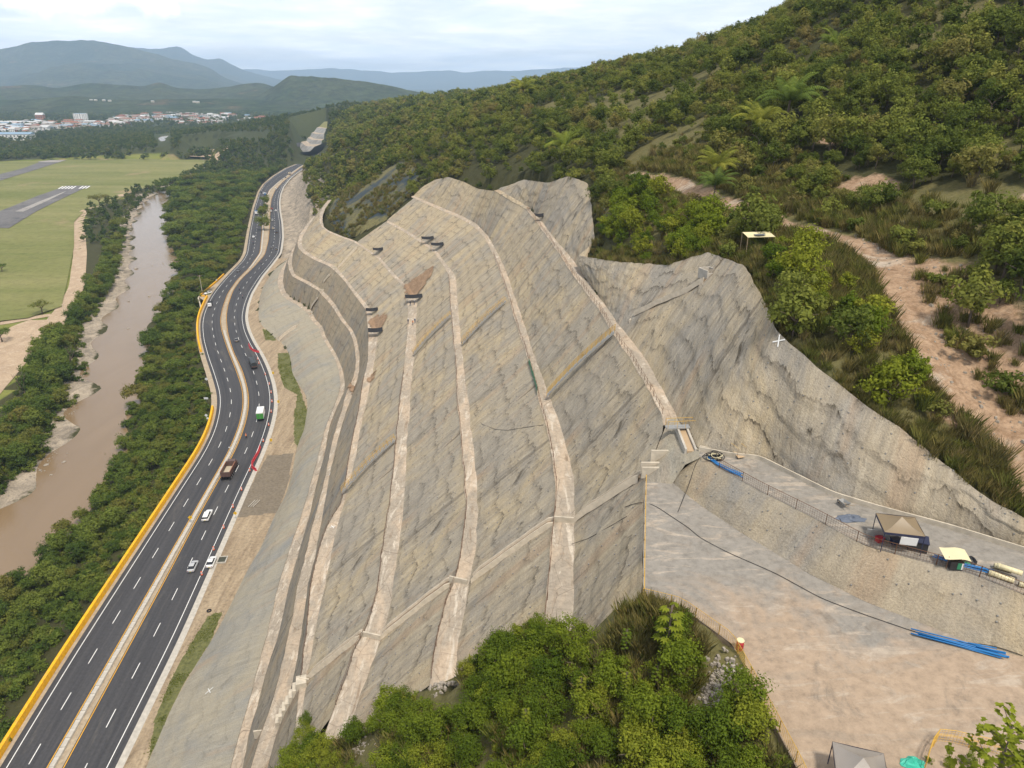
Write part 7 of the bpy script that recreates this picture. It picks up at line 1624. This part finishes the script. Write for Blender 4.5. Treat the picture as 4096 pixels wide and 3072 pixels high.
# yellow awning shelter
v_ = at('BR', 1740, 350, ZTENT); r = thing('awning_shelter', 'low shelter with a cream cloth roof and dark cage below', 'shelter', v_, math.radians(-10)); P = np.zeros((6, 6, 3))
for i in range(6):
    for j in range(6): P[i, j] = ((i / 5 - .5) * 2.0, (j / 5 - .5) * 1.5, 1.25 - .12 * abs(i - 2.5) / 2.5 + .12 * j / 5 - .06 * math.sin(math.pi * i / 5 * 2))
obj('awning', gridmesh('awning', P), M['cream'], r)
for sx in (-.6, .6):
    for sy in (-.45, .45): MB().tube([(sx, sy, 0), (sx, sy, 1.2)], .03, 5).build('pole', M['rust'], r)
MB().box((.1, -.3, .4), (1.0, .6, .8)).build('cage', M['car_black'], r); MB().box((.28, -.615, .45), (.3, .03, .6)).build('green_panel', M['green_net'], r); MB().box((.52, -.615, .45), (.14, .03, .6)).build('white_panel', M['white'], r)
def blob(v_, rx, ry, h, mat, label, nm, cat, seed=0, drop=.03):
    n = 16; V = [(0, 0, h)]; F = []; rr = np.random.RandomState(seed)
    for ring in range(1, 5):
        for k in range(n): a_ = 6.283 * k / n; f = ring / 4 * (.8 + .35 * rr.rand()); V.append((math.cos(a_) * rx * f, math.sin(a_) * ry * f, h * (1 - (ring / 4) ** 1.6) * (.6 + .7 * rr.rand()) + drop))
    for k in range(n): F.append((0, 1 + k, 1 + (k + 1) % n))
    for ring in range(3):
        for k in range(n): F.append((1 + ring * n + k, 1 + (ring + 1) * n + k, 1 + (ring + 1) * n + (k + 1) % n, 1 + ring * n + (k + 1) % n))
    o = MB().add(V, F).build(nm, M[mat], label=label, cat=cat, smooth=False); o.location = v_; return o
M['tarp_blue'] = paint('tarp_blue', (.10, .12, .16), .6)
blob(at('BR', 1085, 45, ZTENT), 1.4, .7, .35, 'tarp_blue', 'crumpled blue-grey tarpaulin left of the brown tent', 'tarpaulin', 'tarpaulin', 1); blob(at('BR', 1862, 325, ZTENT), .6, .5, .6, 'car_black', 'heap of black bags beside the cream shelter', 'bag_heap', 'bags', 2); blob(at('BR', 1828, 338, ZTENT), .45, .35, .3, 'green_net', 'green tarpaulin bundle beside the cream shelter', 'tarpaulin', 'tarpaulin', 3)
blob(at('BR', 1488, 1630, ZPLAT), .85, .5, .45, 'teal', 'bright green tarpaulin beside the grey tent', 'tarpaulin', 'tarpaulin', 4)
# wheelbarrow
v_ = at('BR', 1040 - 0, -40, ZTENT); v_ = at('MR', 1040, 1625, ZTENT); r = thing('wheelbarrow', 'dark wheelbarrow on the tent bench beyond the tarpaulin', 'wheelbarrow', v_, .3)
MB().add([(-.35, -.45, .6), (.35, -.45, .6), (.3, .5, .6), (-.3, .5, .6), (-.22, -.25, .3), (.22, -.25, .3), (.18, .3, .3), (-.18, .3, .3)], [(4, 5, 6, 7), (0, 4, 7, 3), (1, 2, 6, 5), (0, 1, 5, 4), (3, 7, 6, 2)]).build('tray', M['steel'], r); [MB().tube([(sx * .3, -1.0, .65), (sx * .2, -.2, .35), (sx * .06, .75, .2)], .025, 5).build('handle', M['wood'], r) for sx in (-1, 1)]; wheels(r, [(0, .75)], .2, .08); [MB().tube([(sx * .25, -.3, .35), (sx * .25, -.35, 0)], .02, 5).build('leg', M['steel'], r) for sx in (-1, 1)]
# pipes
def pipes(pts, n, rad, mat, lab, nm, z, spread=.35, seed=0):
    rr = random.Random(seed)
    for k in range(n):
        P = []; o_ = rr.uniform(-spread, spread); sl = rr.uniform(-.35, .35)
        for i, (tl, x, y) in enumerate(pts): q = at(tl, x, y, z); P.append(q)
        d_ = (P[-1] - P[0]).normalized(); sd_ = Vector((d_.y, -d_.x, 0)); P = [q + sd_ * (o_ + .12 * math.sin(i + k)) + d_ * sl + Vector((0, 0, rad + rad * 1.7 * (k % 3))) for i, q in enumerate(P)]
        MB().tube(P, rad, 6).build(nm, M[mat], label='%s, %s in the bundle' % (lab, ('first', 'second', 'third', 'fourth', 'fifth', 'sixth', 'seventh', 'eighth', 'ninth', 'tenth')[k]), cat='pipe', group=lab + 's', smooth=True)
pipes([('BR', 1505, 790), ('BR', 1800, 865), ('BR', 2090, 942)], 8, .055, 'blue_pipe', 'long blue pipe lying at the foot of the bank', 'blue_pipe', ZPLAT + .06, .3, 1)
pipes([('BR', 1870, 862), ('BR', 2055, 897)], 2, .055, 'blue_pipe', 'short blue pipe lying across the long bundle', 'blue_pipe', ZPLAT + .35, .12, 2)
pipes([('BR', 1640, 300), ('BR', 1780, 345), ('BR', 1995, 395)], 6, .05, 'blue_pipe', 'blue pipe lying on the tent bench beside the cream shelter', 'blue_pipe', ZTENT + .05, .35, 3)
pipes([('PL', 1160, 465), ('PL', 1290, 560), ('PL', 1430, 640), ('PL', 1620, 715)], 5, .05, 'blue_pipe', 'blue pipe sliding over the edge beside the hose coil', 'blue_pipe', ZTENT + .1, .14, 4)
for k, (x0, y0, x1, y1, dz, lab) in enumerate(((1975, 408, 2140, 462, 0, 'lower left'), (2020, 385, 2185, 440, .38, 'upper left'), (2170, 480, 2330, 520, 0, 'rightmost'), (2010, 360, 2130, 395, 0, 'hindmost'))):
    a_, b2 = at('BR', x0, y0, ZTENT), at('BR', x1, y1, ZTENT); r = thing('pipe_roll', 'cream plastic pipe on the tent bench, %s of the stack' % lab, 'pipe'); zz = Vector((0, 0, .26 + dz)); MB().tube([a_ + zz, a_.lerp(b2, .5) + zz, b2 + zz], .22, 12).build('wall', M['cream'], r, True); d_ = (b2 - a_).normalized(); MB().tube([a_ + zz - d_ * .01, a_ + zz - d_ * .02], .16, 12).build('bore', M['car_black'], r)
    for f in (.1, .35, .6, .85): q = a_.lerp(b2, f) + zz; MB().tube([q - d_ * .03, q + d_ * .03], .235, 12).build('rib', M['cream'], r)
# coil of hoses
v_ = at('PL', 1225, 470, ZTENT); r = thing('hose_coil', 'big tangled coil of dark hoses at the corner of the tent bench', 'hose coil', v_)
rr = random.Random(5)
for k in range(11):
    c_ = (rr.uniform(-.35, .35), rr.uniform(-.3, .3)); ra = rr.uniform(.45, .8); mb = MB(); mb.tube([(c_[0] + ra * math.cos(w * .35) * 1.15, c_[1] + ra * math.sin(w * .35) * .8, .08 + .05 * k + .10 * math.sin(w * .7 + k)) for w in range(19)], .04, 5); mb.build('hose', M['cream'] if k in (4, 9) else M['rubber'], r, True)
# cables
def cable(pts, label, zg=70, r_=.03, lift=.06):
    P = []
    for tl, x, y in pts: q, n_ = surf(tl, x, y, zg); P.append(q + n_ * lift)
    P = resample([tuple(q) for q in P], .6, smooth=2); MB().tube([tuple(q) for q in P], r_, 4).build('cable', M['rubber'], label=label, cat='cable', smooth=True)
cable([('PL', 0, 1140), ('PL', 150, 1085), ('PL', 290, 1075), ('PL', 420, 1120), ('PL', 640, 1270), ('PL', 900, 1440), ('BR', 100, 165), ('BR', 300, 270), ('BR', 600, 400), ('BR', 900, 565), ('BR', 1180, 670), ('BR', 1400, 745), ('BR', 1560, 800), ('BR', 1800, 850), ('BR', 2000, 860), ('BR', 2200, 930)], 'long black cable lying across the platform to the blue pipes')
cable([('PL', 1040, 450), ('PL', 980, 520), ('PL', 930, 700), ('PL', 870, 880), ('PL', 790, 1060), ('PL', 730, 1210)], 'thin dark cable hanging down the bank corner')
cable([('MM', 860, 1020), ('MM', 910, 1090), ('MM', 1000, 1125), ('MM', 1080, 1130), ('MM', 1200, 1110), ('MM', 1310, 1095)], 'thin dark cable drooping across the third face', 58)
cable([('BM', 1490, 210), ('BM', 1600, 175), ('BM', 1750, 90), ('BM', 1850, 30)], 'thin dark cable between the second bench and the platform edge', 65)
# curb drain at the back of the tent bench
R = resample([tuple(q) for q in tent_in[1:]], .6, smooth=2); R[:, 2] += .02; r = thing('drain_channel', 'low concrete kerb drain along the back of the tent bench', 'drain channel')
MB().sweep(offset(R, .35), [(-.08, -.2), (-.08, .35), (.08, .35), (.08, -.2)]).build('kerb', M['conc'], r); MB().sweep(offset(R, -.15), [(-.08, -.2), (-.08, .45), (.08, .45), (.08, -.2)]).build('kerb', M['conc'], r)
# ramp board with rails
v_ = at('PL', 1555, 400, ZTENT + .2); r = thing('gangplank', 'short wooden gangplank with wire side rails over the kerb drain', 'gangplank', v_, .3); MB().box((0, 0, .15), (.8, 1.6, .06), M=Matrix.Rotation(.25, 3, 'X')).build('board', M['wood'], r)
for sx in (-1, 1):
    for sy in (-.7, .7): MB().tube([(sx * .5, sy, 0), (sx * .5, sy, 1.1)], .02, 4).build('post', M['rust'], r)
    MB().tube([(sx * .5, -.7, 1.1), (sx * .5, .7, 1.1)], .02, 4).build('rail', M['rail_y'], r)
# grey tent at the bottom edge
tv = at('BR', 1165, 1640, ZPLAT + 2.5); tv.z = ZPLAT; tent(tv + Vector((.1, .25, 0)), math.radians(-17), 3.0, 3.0, 2.0, 2.85, 'tent_grey', 'grey canopy tent at the bottom edge of the platform')
# cream tarp shelter beyond the crest, plank bench under it
def awning_at(tile, x, y, z, w, d, h, mat, label):
    v_ = at(tile, x, y, z); v_.z = gz(v_.x, v_.y); r = thing('awning_shelter', label, 'shelter', v_, .1); P = np.zeros((5, 5, 3))
    for i in range(5):
        for j in range(5): P[i, j] = ((i / 4 - .5) * w, (j / 4 - .5) * d, h + .35 * j / 4 - .3 * math.sin(math.pi * i / 4) * math.sin(math.pi * j / 4))
    obj('awning', gridmesh('awning', P), M[mat], r); MB().box((.2, .1, h + .12), (1.6, .7, .04)).build('patch', M['tarp_blue'], r); [MB().tube([(sx * w / 2, sy * d / 2, -.3), (sx * w / 2, sy * d / 2, h + (.35 if sy > 0 else 0))], .04, 5).build('pole', M['wood'], r) for sx in (-1, 1) for sy in (-1, 1)]; MB().box((0, -.6, .5), (2.6, .4, .06)).build('bench_board', M['wood'], r)
awning_at('TR', 475, 1640, 88.5, 4.2, 2.2, 2.6, 'cream', 'cream tarpaulin shelter on poles among the shrubs above the crest')
# young tree close to the lens on the right, and growth in the corner
KIND['maple'] = []
def sapling_tree(seed):
    r_ = np.random.RandomState(seed); V = []; T = []; mb = MB(); H_ = 6.5; mb.tube([(0, 0, -.5), (.1, 0, 3), (0, .1, H_)], [.09, .07, .02], 6)
    for k in range(26):
        z = 2.2 + (H_ - 2.2) * k / 26; w = k * 2.4; l = 1.35 * (1 - .6 * k / 26) + .2; e = np.array([math.cos(w) * l, math.sin(w) * l, z + .5 * l]); mb.tube([(0, 0, z), tuple(e)], [.025, .01], 4)
        for j in range(12):
            c_ = np.array([0, 0, z]) + (e - np.array([0, 0, z])) * (.35 + .75 * r_.rand()) + r_.normal(size=3) * .13; tn = r_.uniform(.25, .75); s0 = .13 + .06 * r_.rand(); w0 = r_.rand() * 6.28; tilt = r_.normal(size=2) * .4
            for a_ in range(5):
                an = w0 + (a_ - 2) * .75; dd = np.array([math.cos(an), math.sin(an), tilt[0] * math.cos(an) + tilt[1] * math.sin(an) - .15]); sd = np.array([-math.sin(an), math.cos(an), 0]) * s0 * .42; LL = s0 * (1.25 - .16 * abs(a_ - 2)); V += [c_, c_ + dd * LL * .55 + sd, c_ + dd * LL, c_ + dd * LL * .55 - sd]; T.append(tn)
    return leafmesh('maple', np.array(V), np.array(T)), mb.mesh('maple_trunk', True)
c_, t_ = sapling_tree(3); c_.materials.append(M['leaf_fore']); t_.materials.append(M['bark']); KIND['maple'].append((c_, t_))
v_ = at_t(2165, 1650, 38); plant('maple', 0, (v_.x, v_.y, ZPLAT + .3), .4, 1.5, 'young_tree', 'young tree with lobed leaves rising at the right edge', 'tree', None)
for i, (x, y) in enumerate(((1590, 1620), (1720, 1640), (1850, 1630), (1980, 1640), (2120, 1600), (2200, 1640), (1900, 1700), (2060, 1700))):
    v_ = at('BR', x, y, ZPLAT); plant('forebush', i, (v_.x, v_.y, ZPLAT - .1), i, .35 + .12 * (i % 3), 'shrub', 'small weedy shrub in the fenced lower right corner', 'shrub', 'weeds in the lower right corner')
# rubble on the mound
M['stone'] = soil('rubble_stone', (.27, .235, .19), (.35, .31, .26), (.20, .17, .14), .8, 3)
def rock_mesh(seed, n=9):
    r_ = np.random.RandomState(seed); bm = bmesh.new(); bmesh.ops.create_icosphere(bm, subdivisions=2, radius=1.0)
    for v in bm.verts: v.co *= .78 + .45 * float(fbm([v.co.x * 1.3 + seed * 7], [v.co.y * 1.3 + v.co.z * 2.1], 3, seed)[0]) + .1 * r_.rand()
    for v in bm.verts: v.co.z *= .7
    me = bpy.data.meshes.new('rock'); bm.to_mesh(me); bm.free(); me.materials.append(M['stone']); return me
RK = [rock_mesh(i) for i in range(5)]
mb = MB()
for cx_, cy_, zz, n_, w_, h_ in ((975, 1500, 51, 260, 45, 30), (1545, 1490, 70, 260, 42, 50), (780, 1640, 44, 60, 30, 25)):
    for k in range(n_):
        v_ = at('P', cx_ + rng.normal() * w_ * .5, cy_ + rng.normal() * h_ * .5, zz); z = gz(v_.x, v_.y); s_ = .08 + .22 * rng.rand() ** 2; mb.box((v_.x, v_.y, z + s_ * .3), (s_ * 1.5, s_, s_ * .8), rng.rand() * 3, .7)
mb.build('rubble', M['stone'], kind='stuff')
# boulders on the river shore
bp = [(215, 1230, 22), (265, 1262, 30), (200, 1310, 26), (240, 1320, 20), (300, 1355, 32), (260, 1390, 22), (125, 1370, 34), (185, 1395, 26), (130, 1415, 22), (225, 1375, 22), (175, 1440, 16), (115, 1450, 18), (95, 1395, 18), (345, 1250, 15), (360, 1225, 12), (290, 1300, 16), (325, 1240, 18), (205, 1360, 14), (60, 1470, 16), (415, 1335, 26), (435, 1280, 13), (330, 1420, 20), (880, 82, 26), (1112, 40, 18), (1055, 50, 10), (985, 62, 10), (835, 294, 16), (965, 262, 22), (830, 470, 20), (290, 1392, 14), (170, 1330, 16), (235, 1285, 18)]
wh = ('in the cluster on the left shore', 'standing alone in the river')
for i, (x, y, w_) in enumerate(bp):
    v_ = at('ML', x, y, ZRIV); s_ = w_ * .6175 * .54 / 2 / (FOC / project(v_.x, v_.y, v_.z)[2]); alone = x > 400
    szw = 'large' if w_ > 24 else ('medium' if w_ > 17 else 'small')
    o = obj('boulder', RK[i % 5], None, label='%s brown-grey boulder %s' % (szw, wh[alone]), cat='boulder', group='%s river boulders %s' % (szw, 'in the water' if alone else 'on the shore')); o.location = (v_.x, v_.y, ZRIV + s_ * .15); o.scale = (s_ * 1.15, s_, s_ * .8); o.rotation_euler = (0, 0, i * 1.7)
mb = MB()
for i in range(40, 158):
    for k in range(26):
        q = RL[i] + np.array([-rng.rand() ** 1.3 * 9 + 1.5, rng.normal() * 1.5, 0]); s_ = .12 + .38 * rng.rand() ** 3; z = gz(q[0], q[1]); mb.box((q[0], q[1], max(z, ZRIV) + s_ * .2), (s_ * 1.4, s_, s_ * .7), rng.rand() * 3, .65)
mb.build('shore_gravel', M['stone'], kind='stuff')
mb = MB()
for k in range(900):
    f = rng.rand(); i = int(f * (len(track_R) - 1)); x, y = track_R[i, 0] + rng.normal() * 3 + 3, track_R[i, 1] + rng.normal() * 2.5
    if y < 110 and not near_cut(x, y, .3): s_ = .1 + .3 * rng.rand() ** 3; mb.box((x, y, gz(x, y) + s_ * .2), (s_ * 1.4, s_, s_ * .7), rng.rand() * 3, .65)
mb.build('track_stones', M['stone'], kind='stuff')
# lone trees: umbrella trees on the airfield edge, bare trees on the shore, trees on the median
KIND['umb'] = []
for i in range(2):
    cm = crown_mesh('umbrella', 800 + i, 6.2, 1.5, 5.6, 40, 1500, .5, .55, .2); cm.materials.append(M['leaf_river']); tm = trunk_mesh('umbrella_trunk', 800 + i, 3.4, .3, 5.5, 7); tm.materials.append(M['bark']); KIND['umb'].append((cm, tm))
for i, (tl, x, y, s_, lab) in enumerate((('ML', 275, 375, 1.0, 'flat-topped umbrella tree beside the dirt road junction'), ('ML', 15, 555, .9, 'tree at the left edge beside the dirt road'), ('TL', 650, 1335, 1.7, 'big round-headed tree at the airfield corner by the river'), ('ML', 15, 105, .8, 'tree cut by the left edge on the grass'))):
    v_ = at(tl, x, y, ZFLD); plant('umb', i, (v_.x, v_.y, ZFLD), i, s_, 'umbrella_tree', lab, 'tree', None)
def bare_tree(seed, h):
    r_ = random.Random(seed); mb = MB()
    def br(p, d, l, ra, n):
        q = p + d * l; mb.tube([p, (p + q) / 2 + Vector((r_.uniform(-.1, .1) * l, r_.uniform(-.1, .1) * l, 0)), q], [ra, ra * .8, ra * .55], 5)
        if n:
            for _ in range(3): br(q, (d + Vector((r_.uniform(-.7, .7), r_.uniform(-.7, .7), r_.uniform(-.1, .5)))).normalized(), l * .7, ra * .5, n - 1)
    br(Vector((0, 0, -.5)), Vector((r_.uniform(-.15, .15), r_.uniform(-.1, .1), 1)).normalized(), h * .4, .3, 3); return mb.mesh('bare_branches', True)
for i, (x, y, s_, lab) in enumerate(((455, 755, 13, 'leafless grey tree on the far bank, upper one'), (180, 940, 13, 'leafless grey tree on the far bank, lower one'))):
    v_ = at('ML', x, y, ZFLD - 1); r = thing('bare_tree', lab, 'tree', v_); q = obj('trunk', bare_tree(i + 2, s_), M['bark'], r)
for i, (x, y, s_) in enumerate(((225, 225, 1.5), (215, 310, 1.2), (190, 430, 1.9), (195, 560, 1.8))):
    v_ = at('SA', x, y, .1); plant('river', i + 1, v_, i, s_, 'median_tree', 'round tree on the grassy median, %s of four going away' % ('fourth', 'third', 'second', 'first')[i], 'tree', None)
# ------------------------------------------------------------------ the town across the valley
M['w1'] = plain('house_white', (.72, .70, .66), .8, 0, .1, .2); M['w2'] = plain('house_brick', (.34, .16, .10), .9, 0, .2, .2); M['w3'] = plain('house_cream', (.52, .46, .36), .9, 0, .1, .2)
M['r1'] = plain('roof_tile', (.30, .13, .08), .9, 0, .25, .3); M['r2'] = plain('roof_zinc', (.56, .56, .55), .6, 0, .15, .3); M['r3'] = plain('roof_blue', (.22, .32, .42), .6, 0, .1, .3); M['r4'] = plain('roof_grey', (.30, .27, .24), .8, 0, .2, .3); M['dkwin'] = plain('window_dark', (.04, .05, .06), .3)
HM = {}
def house(v_, rz, sx, sy, h, wm, rm, label, group):
    k = (wm, rm)
    if k not in HM:
        a_ = MB().box((0, 0, .5), (1, 1, 1)).mesh('wall'); a_.materials.append(M[wm]); b2 = MB().add([(-.54, -.54, 1.0), (.54, -.54, 1.0), (.54, .54, 1.0), (-.54, .54, 1.0), (-.54, 0, 1.28), (.54, 0, 1.28)], [(0, 1, 5, 4), (2, 3, 4, 5), (0, 4, 3), (1, 2, 5), (3, 2, 1, 0)]).mesh('roof'); b2.materials.append(M[rm])
        c_ = MB(); [c_.box((x, -.503, z), (.13, .012, .22)) for x in (-.3, 0, .3) for z in (.3, .7)]; c_ = c_.mesh('window_row'); c_.materials.append(M['dkwin']); HM[k] = (a_, b2, c_)
    r = thing('house', label, 'house', v_, rz, group); r.scale = (sx, sy, h); [obj(n_, q, None, r) for n_, q in zip(('wall', 'roof', 'window_row'), HM[k])]
rh = random.Random(12)
def block(pts, n, zg, tag, hs=(4, 8)):
    poly = [px('TW', *q) for q in pts]; x0, x1 = min(q[0] for q in poly), max(q[0] for q in poly); y0, y1 = min(q[1] for q in poly), max(q[1] for q in poly); c_ = 0; tries = 0
    while c_ < n and tries < n * 30:
        tries += 1; x, y = rh.uniform(x0, x1), rh.uniform(y0, y1)
        if not inpoly([x], [y], poly)[0]: continue
        v_ = at('P', x, y, zg); wm = rh.choice(('w1', 'w1', 'w1', 'w2', 'w3')); rm = rh.choice(('r1', 'r1', 'r2', 'r4', 'r4', 'r4', 'r1', 'r3', 'r2'))
        house(v_, rh.uniform(-.3, .3), rh.uniform(12, 34), rh.uniform(10, 18), rh.uniform(*hs) * 1.15, wm, rm, '%s house with a %s roof in %s' % ({'w1': 'white', 'w2': 'brick', 'w3': 'cream'}[wm], {'r1': 'red tile', 'r2': 'pale zinc', 'r3': 'blue', 'r4': 'grey'}[rm], tag), '%s %s houses in %s' % ({'w1': 'white', 'w2': 'brick', 'w3': 'cream'}[wm], {'r1': 'tile-roofed', 'r2': 'zinc-roofed', 'r3': 'blue-roofed', 'r4': 'grey-roofed'}[rm], tag)); c_ += 1
block([(-60, 690), (360, 660), (620, 670), (600, 730), (300, 790), (-60, 770)], 80, -4, 'the left part of the town')
block([(620, 665), (830, 660), (1090, 670), (1400, 650), (1400, 700), (1000, 735), (650, 730)], 60, -4, 'the middle of the town')
block([(1150, 650), (1300, 600), (1700, 580), (2250, 545), (2520, 540), (2560, 640), (2050, 650), (1700, 640), (1350, 690)], 110, -2, 'the right part of the town')
block([(2230, 470), (2600, 430), (2860, 455), (2850, 480), (2400, 485)], 30, 14, 'the hillside suburb')
block([(1900, 590), (2560, 520), (2900, 560), (2950, 640), (2400, 690), (1950, 690)], 46, -3, 'the wooded outskirts of the town')
for x, y in ((630, 385), (800, 418), (860, 415), (1010, 425), (1060, 425), (1150, 427), (1215, 432), (2150, 445), (2190, 450), (1690, 440)):
    v_ = at('TW', x, y, 40); house(v_, .2, 11, 9, 5, 'w3', 'r2', 'isolated pale building on the low hills above the town', 'isolated pale buildings on the hills')
# the white tower block
v_ = at('TW', 905, 655, -4); r = thing('apartment_tower', 'white apartment tower standing above the town roofs', 'tower', v_, .25); k_ = project(v_.x, v_.y, v_.z)[2] / FOC; w_ = 135 * .36166 * .54 * k_; hh = 84 * .36166 * .54 * k_
for sx in (-1, 1): MB().box((sx * w_ * .26, 0, hh / 2), (w_ * .47, 14, hh)).build('wing', M['w1'], r)
MB().box((0, 1.5, hh / 2), (w_ * .07, 12, hh)).build('stair_core', M['dkwin'], r); MB().box((0, 0, hh + .6), (w_ * .8, 13, 1.2)).build('roof_slab', M['r3'], r)
wmesh = MB().box((0, 0, 0), (2.2, .3, 1.3)).mesh('window'); wmesh.materials.append(M['dkwin'])
for fl in range(8):
    for cx_ in (-.42, -.30, -.18, .18, .30, .42): o = obj('window', wmesh, None, r); o.location = (cx_ * w_, -7.1, hh * (fl + .55) / 8.4)
# long sheds and the blue-roofed halls
for x, y, L_, rm, lab in ((70, 690, 190, 'r2', 'long white shed at the left edge of the town'), (190, 690, 150, 'r2', 'long white shed beside the leftmost one'), (560, 700, 110, 'w1', 'white warehouse with a curved gable'), (1010, 685, 110, 'w1', 'white flat building below the tower'), (1600, 672, 170, 'r3', 'long pale blue shed right of the tower'), (1320, 645, 90, 'r2', 'bright zinc shed behind the trees')):
    v_ = at('TW', x, y, -4); k_ = project(v_.x, v_.y, v_.z)[2] / FOC; house(v_, .05, L_ * .195 * k_, 22, 9, 'w1', 'r2' if rm == 'w1' else rm, lab, None)
for i, x in enumerate((75, 200, 310)):
    v_ = at('TW', x, 858, -5); k_ = project(v_.x, v_.y, v_.z)[2] / FOC; house(v_, .05, 125 * .195 * k_, 20, 13, 'w1', 'r3', 'white hall with a blue hipped roof, %s of three' % ('left', 'middle', 'right')[i], None)
v_ = at('TW', 460, 660, -4); house(v_, .1, 22, 16, 22, 'w2', 'r2', 'tall brick and white building left of the tower', None)
v_ = at('SC', 172, 450, -5); house(v_, .2, 16, 14, 6, 'w3', 'r1', 'small house with a red roof in the meadow', None)
for x, y in ((790, 372), (730, 378)): v_ = at('SC', x, y, 0); house(v_, .3, 40, 16, 7, 'w2', 'r1', 'brick roadside building at the far end of the highway', 'roadside brick buildings')
# distant second cut with grey benches and the road beyond it
R = resample(line(0, ('SC', [(1020, 600), (960, 545), (900, 480), (850, 420), (790, 380)])), 20, smooth=2); stripe('carriageway', R, 22, 3.0, M['asphalt'], kind='structure')
lv = [([(1035, 590), (1080, 650), (1180, 640)], 6), ([(1050, 510), (1120, 570), (1240, 575)], 22), ([(1125, 495), (1190, 545), (1330, 540)], 24), ([(1140, 455), (1200, 480), (1340, 490)], 40), ([(1175, 435), (1240, 465), (1370, 470)], 42), ([(1200, 385), (1260, 400), (1370, 400)], 58), ([(1230, 370), (1290, 385), (1375, 395)], 60), ([(1270, 315), (1330, 320), (1400, 325)], 76), ([(1300, 300), (1350, 310), (1420, 320)], 78), ([(1370, 230), (1430, 225), (1520, 240)], 92)]
LL = []
M['grey_cut'] = plain('distant_shotcrete', (.27, .262, .245), .95, 0, .3, .08)
M['drygrass_ground'] = plain('dry_grass_slope', (.20, .19, .07), .95)
for k, (pts, z) in enumerate(lv): LL.append(resample([tuple(at_t(*px('SC', x, y), 1190 + 26 * (k // 2) + 10 * k - 22 * i_)) for i_, (x, y) in enumerate(pts)], n=16))
for i in range(len(LL) - 1):
    s_ = np.linspace(0, 1, 4)[None, :, None]; P = LL[i][:, None] * (1 - s_) + LL[i + 1][:, None] * s_; me = gridmesh('distant_cut', P); set_uv(me, P.reshape(-1, 3)[:, ::2] * .2)
    obj('distant_cut_face' if i % 2 == 0 else 'distant_bench', me, M['grey_cut'] if i % 2 == 0 and i < 8 else (M['drygrass_ground'] if i == 8 else M['bench']), kind='structure')
# ------------------------------------------------------------------ haze: one even box of air round everything
mh = bpy.data.materials.new('haze_air'); mh.use_nodes = True; t = mh.node_tree; t.nodes.clear()
pv = N(t, 'ShaderNodeVolumePrincipled'); pv.inputs['Color'].default_value = (0.55, 0.735, 1.0, 1); pv.inputs['Density'].default_value = HAZE_D; pv.inputs['Anisotropy'].default_value = 0.0
oo = N(t, 'ShaderNodeOutputMaterial'); t.links.new(pv.outputs[0], oo.inputs['Volume'])
MB().box((0, 10200, 330), (34000, 24000, 700)).build('haze', mh, kind='stuff')
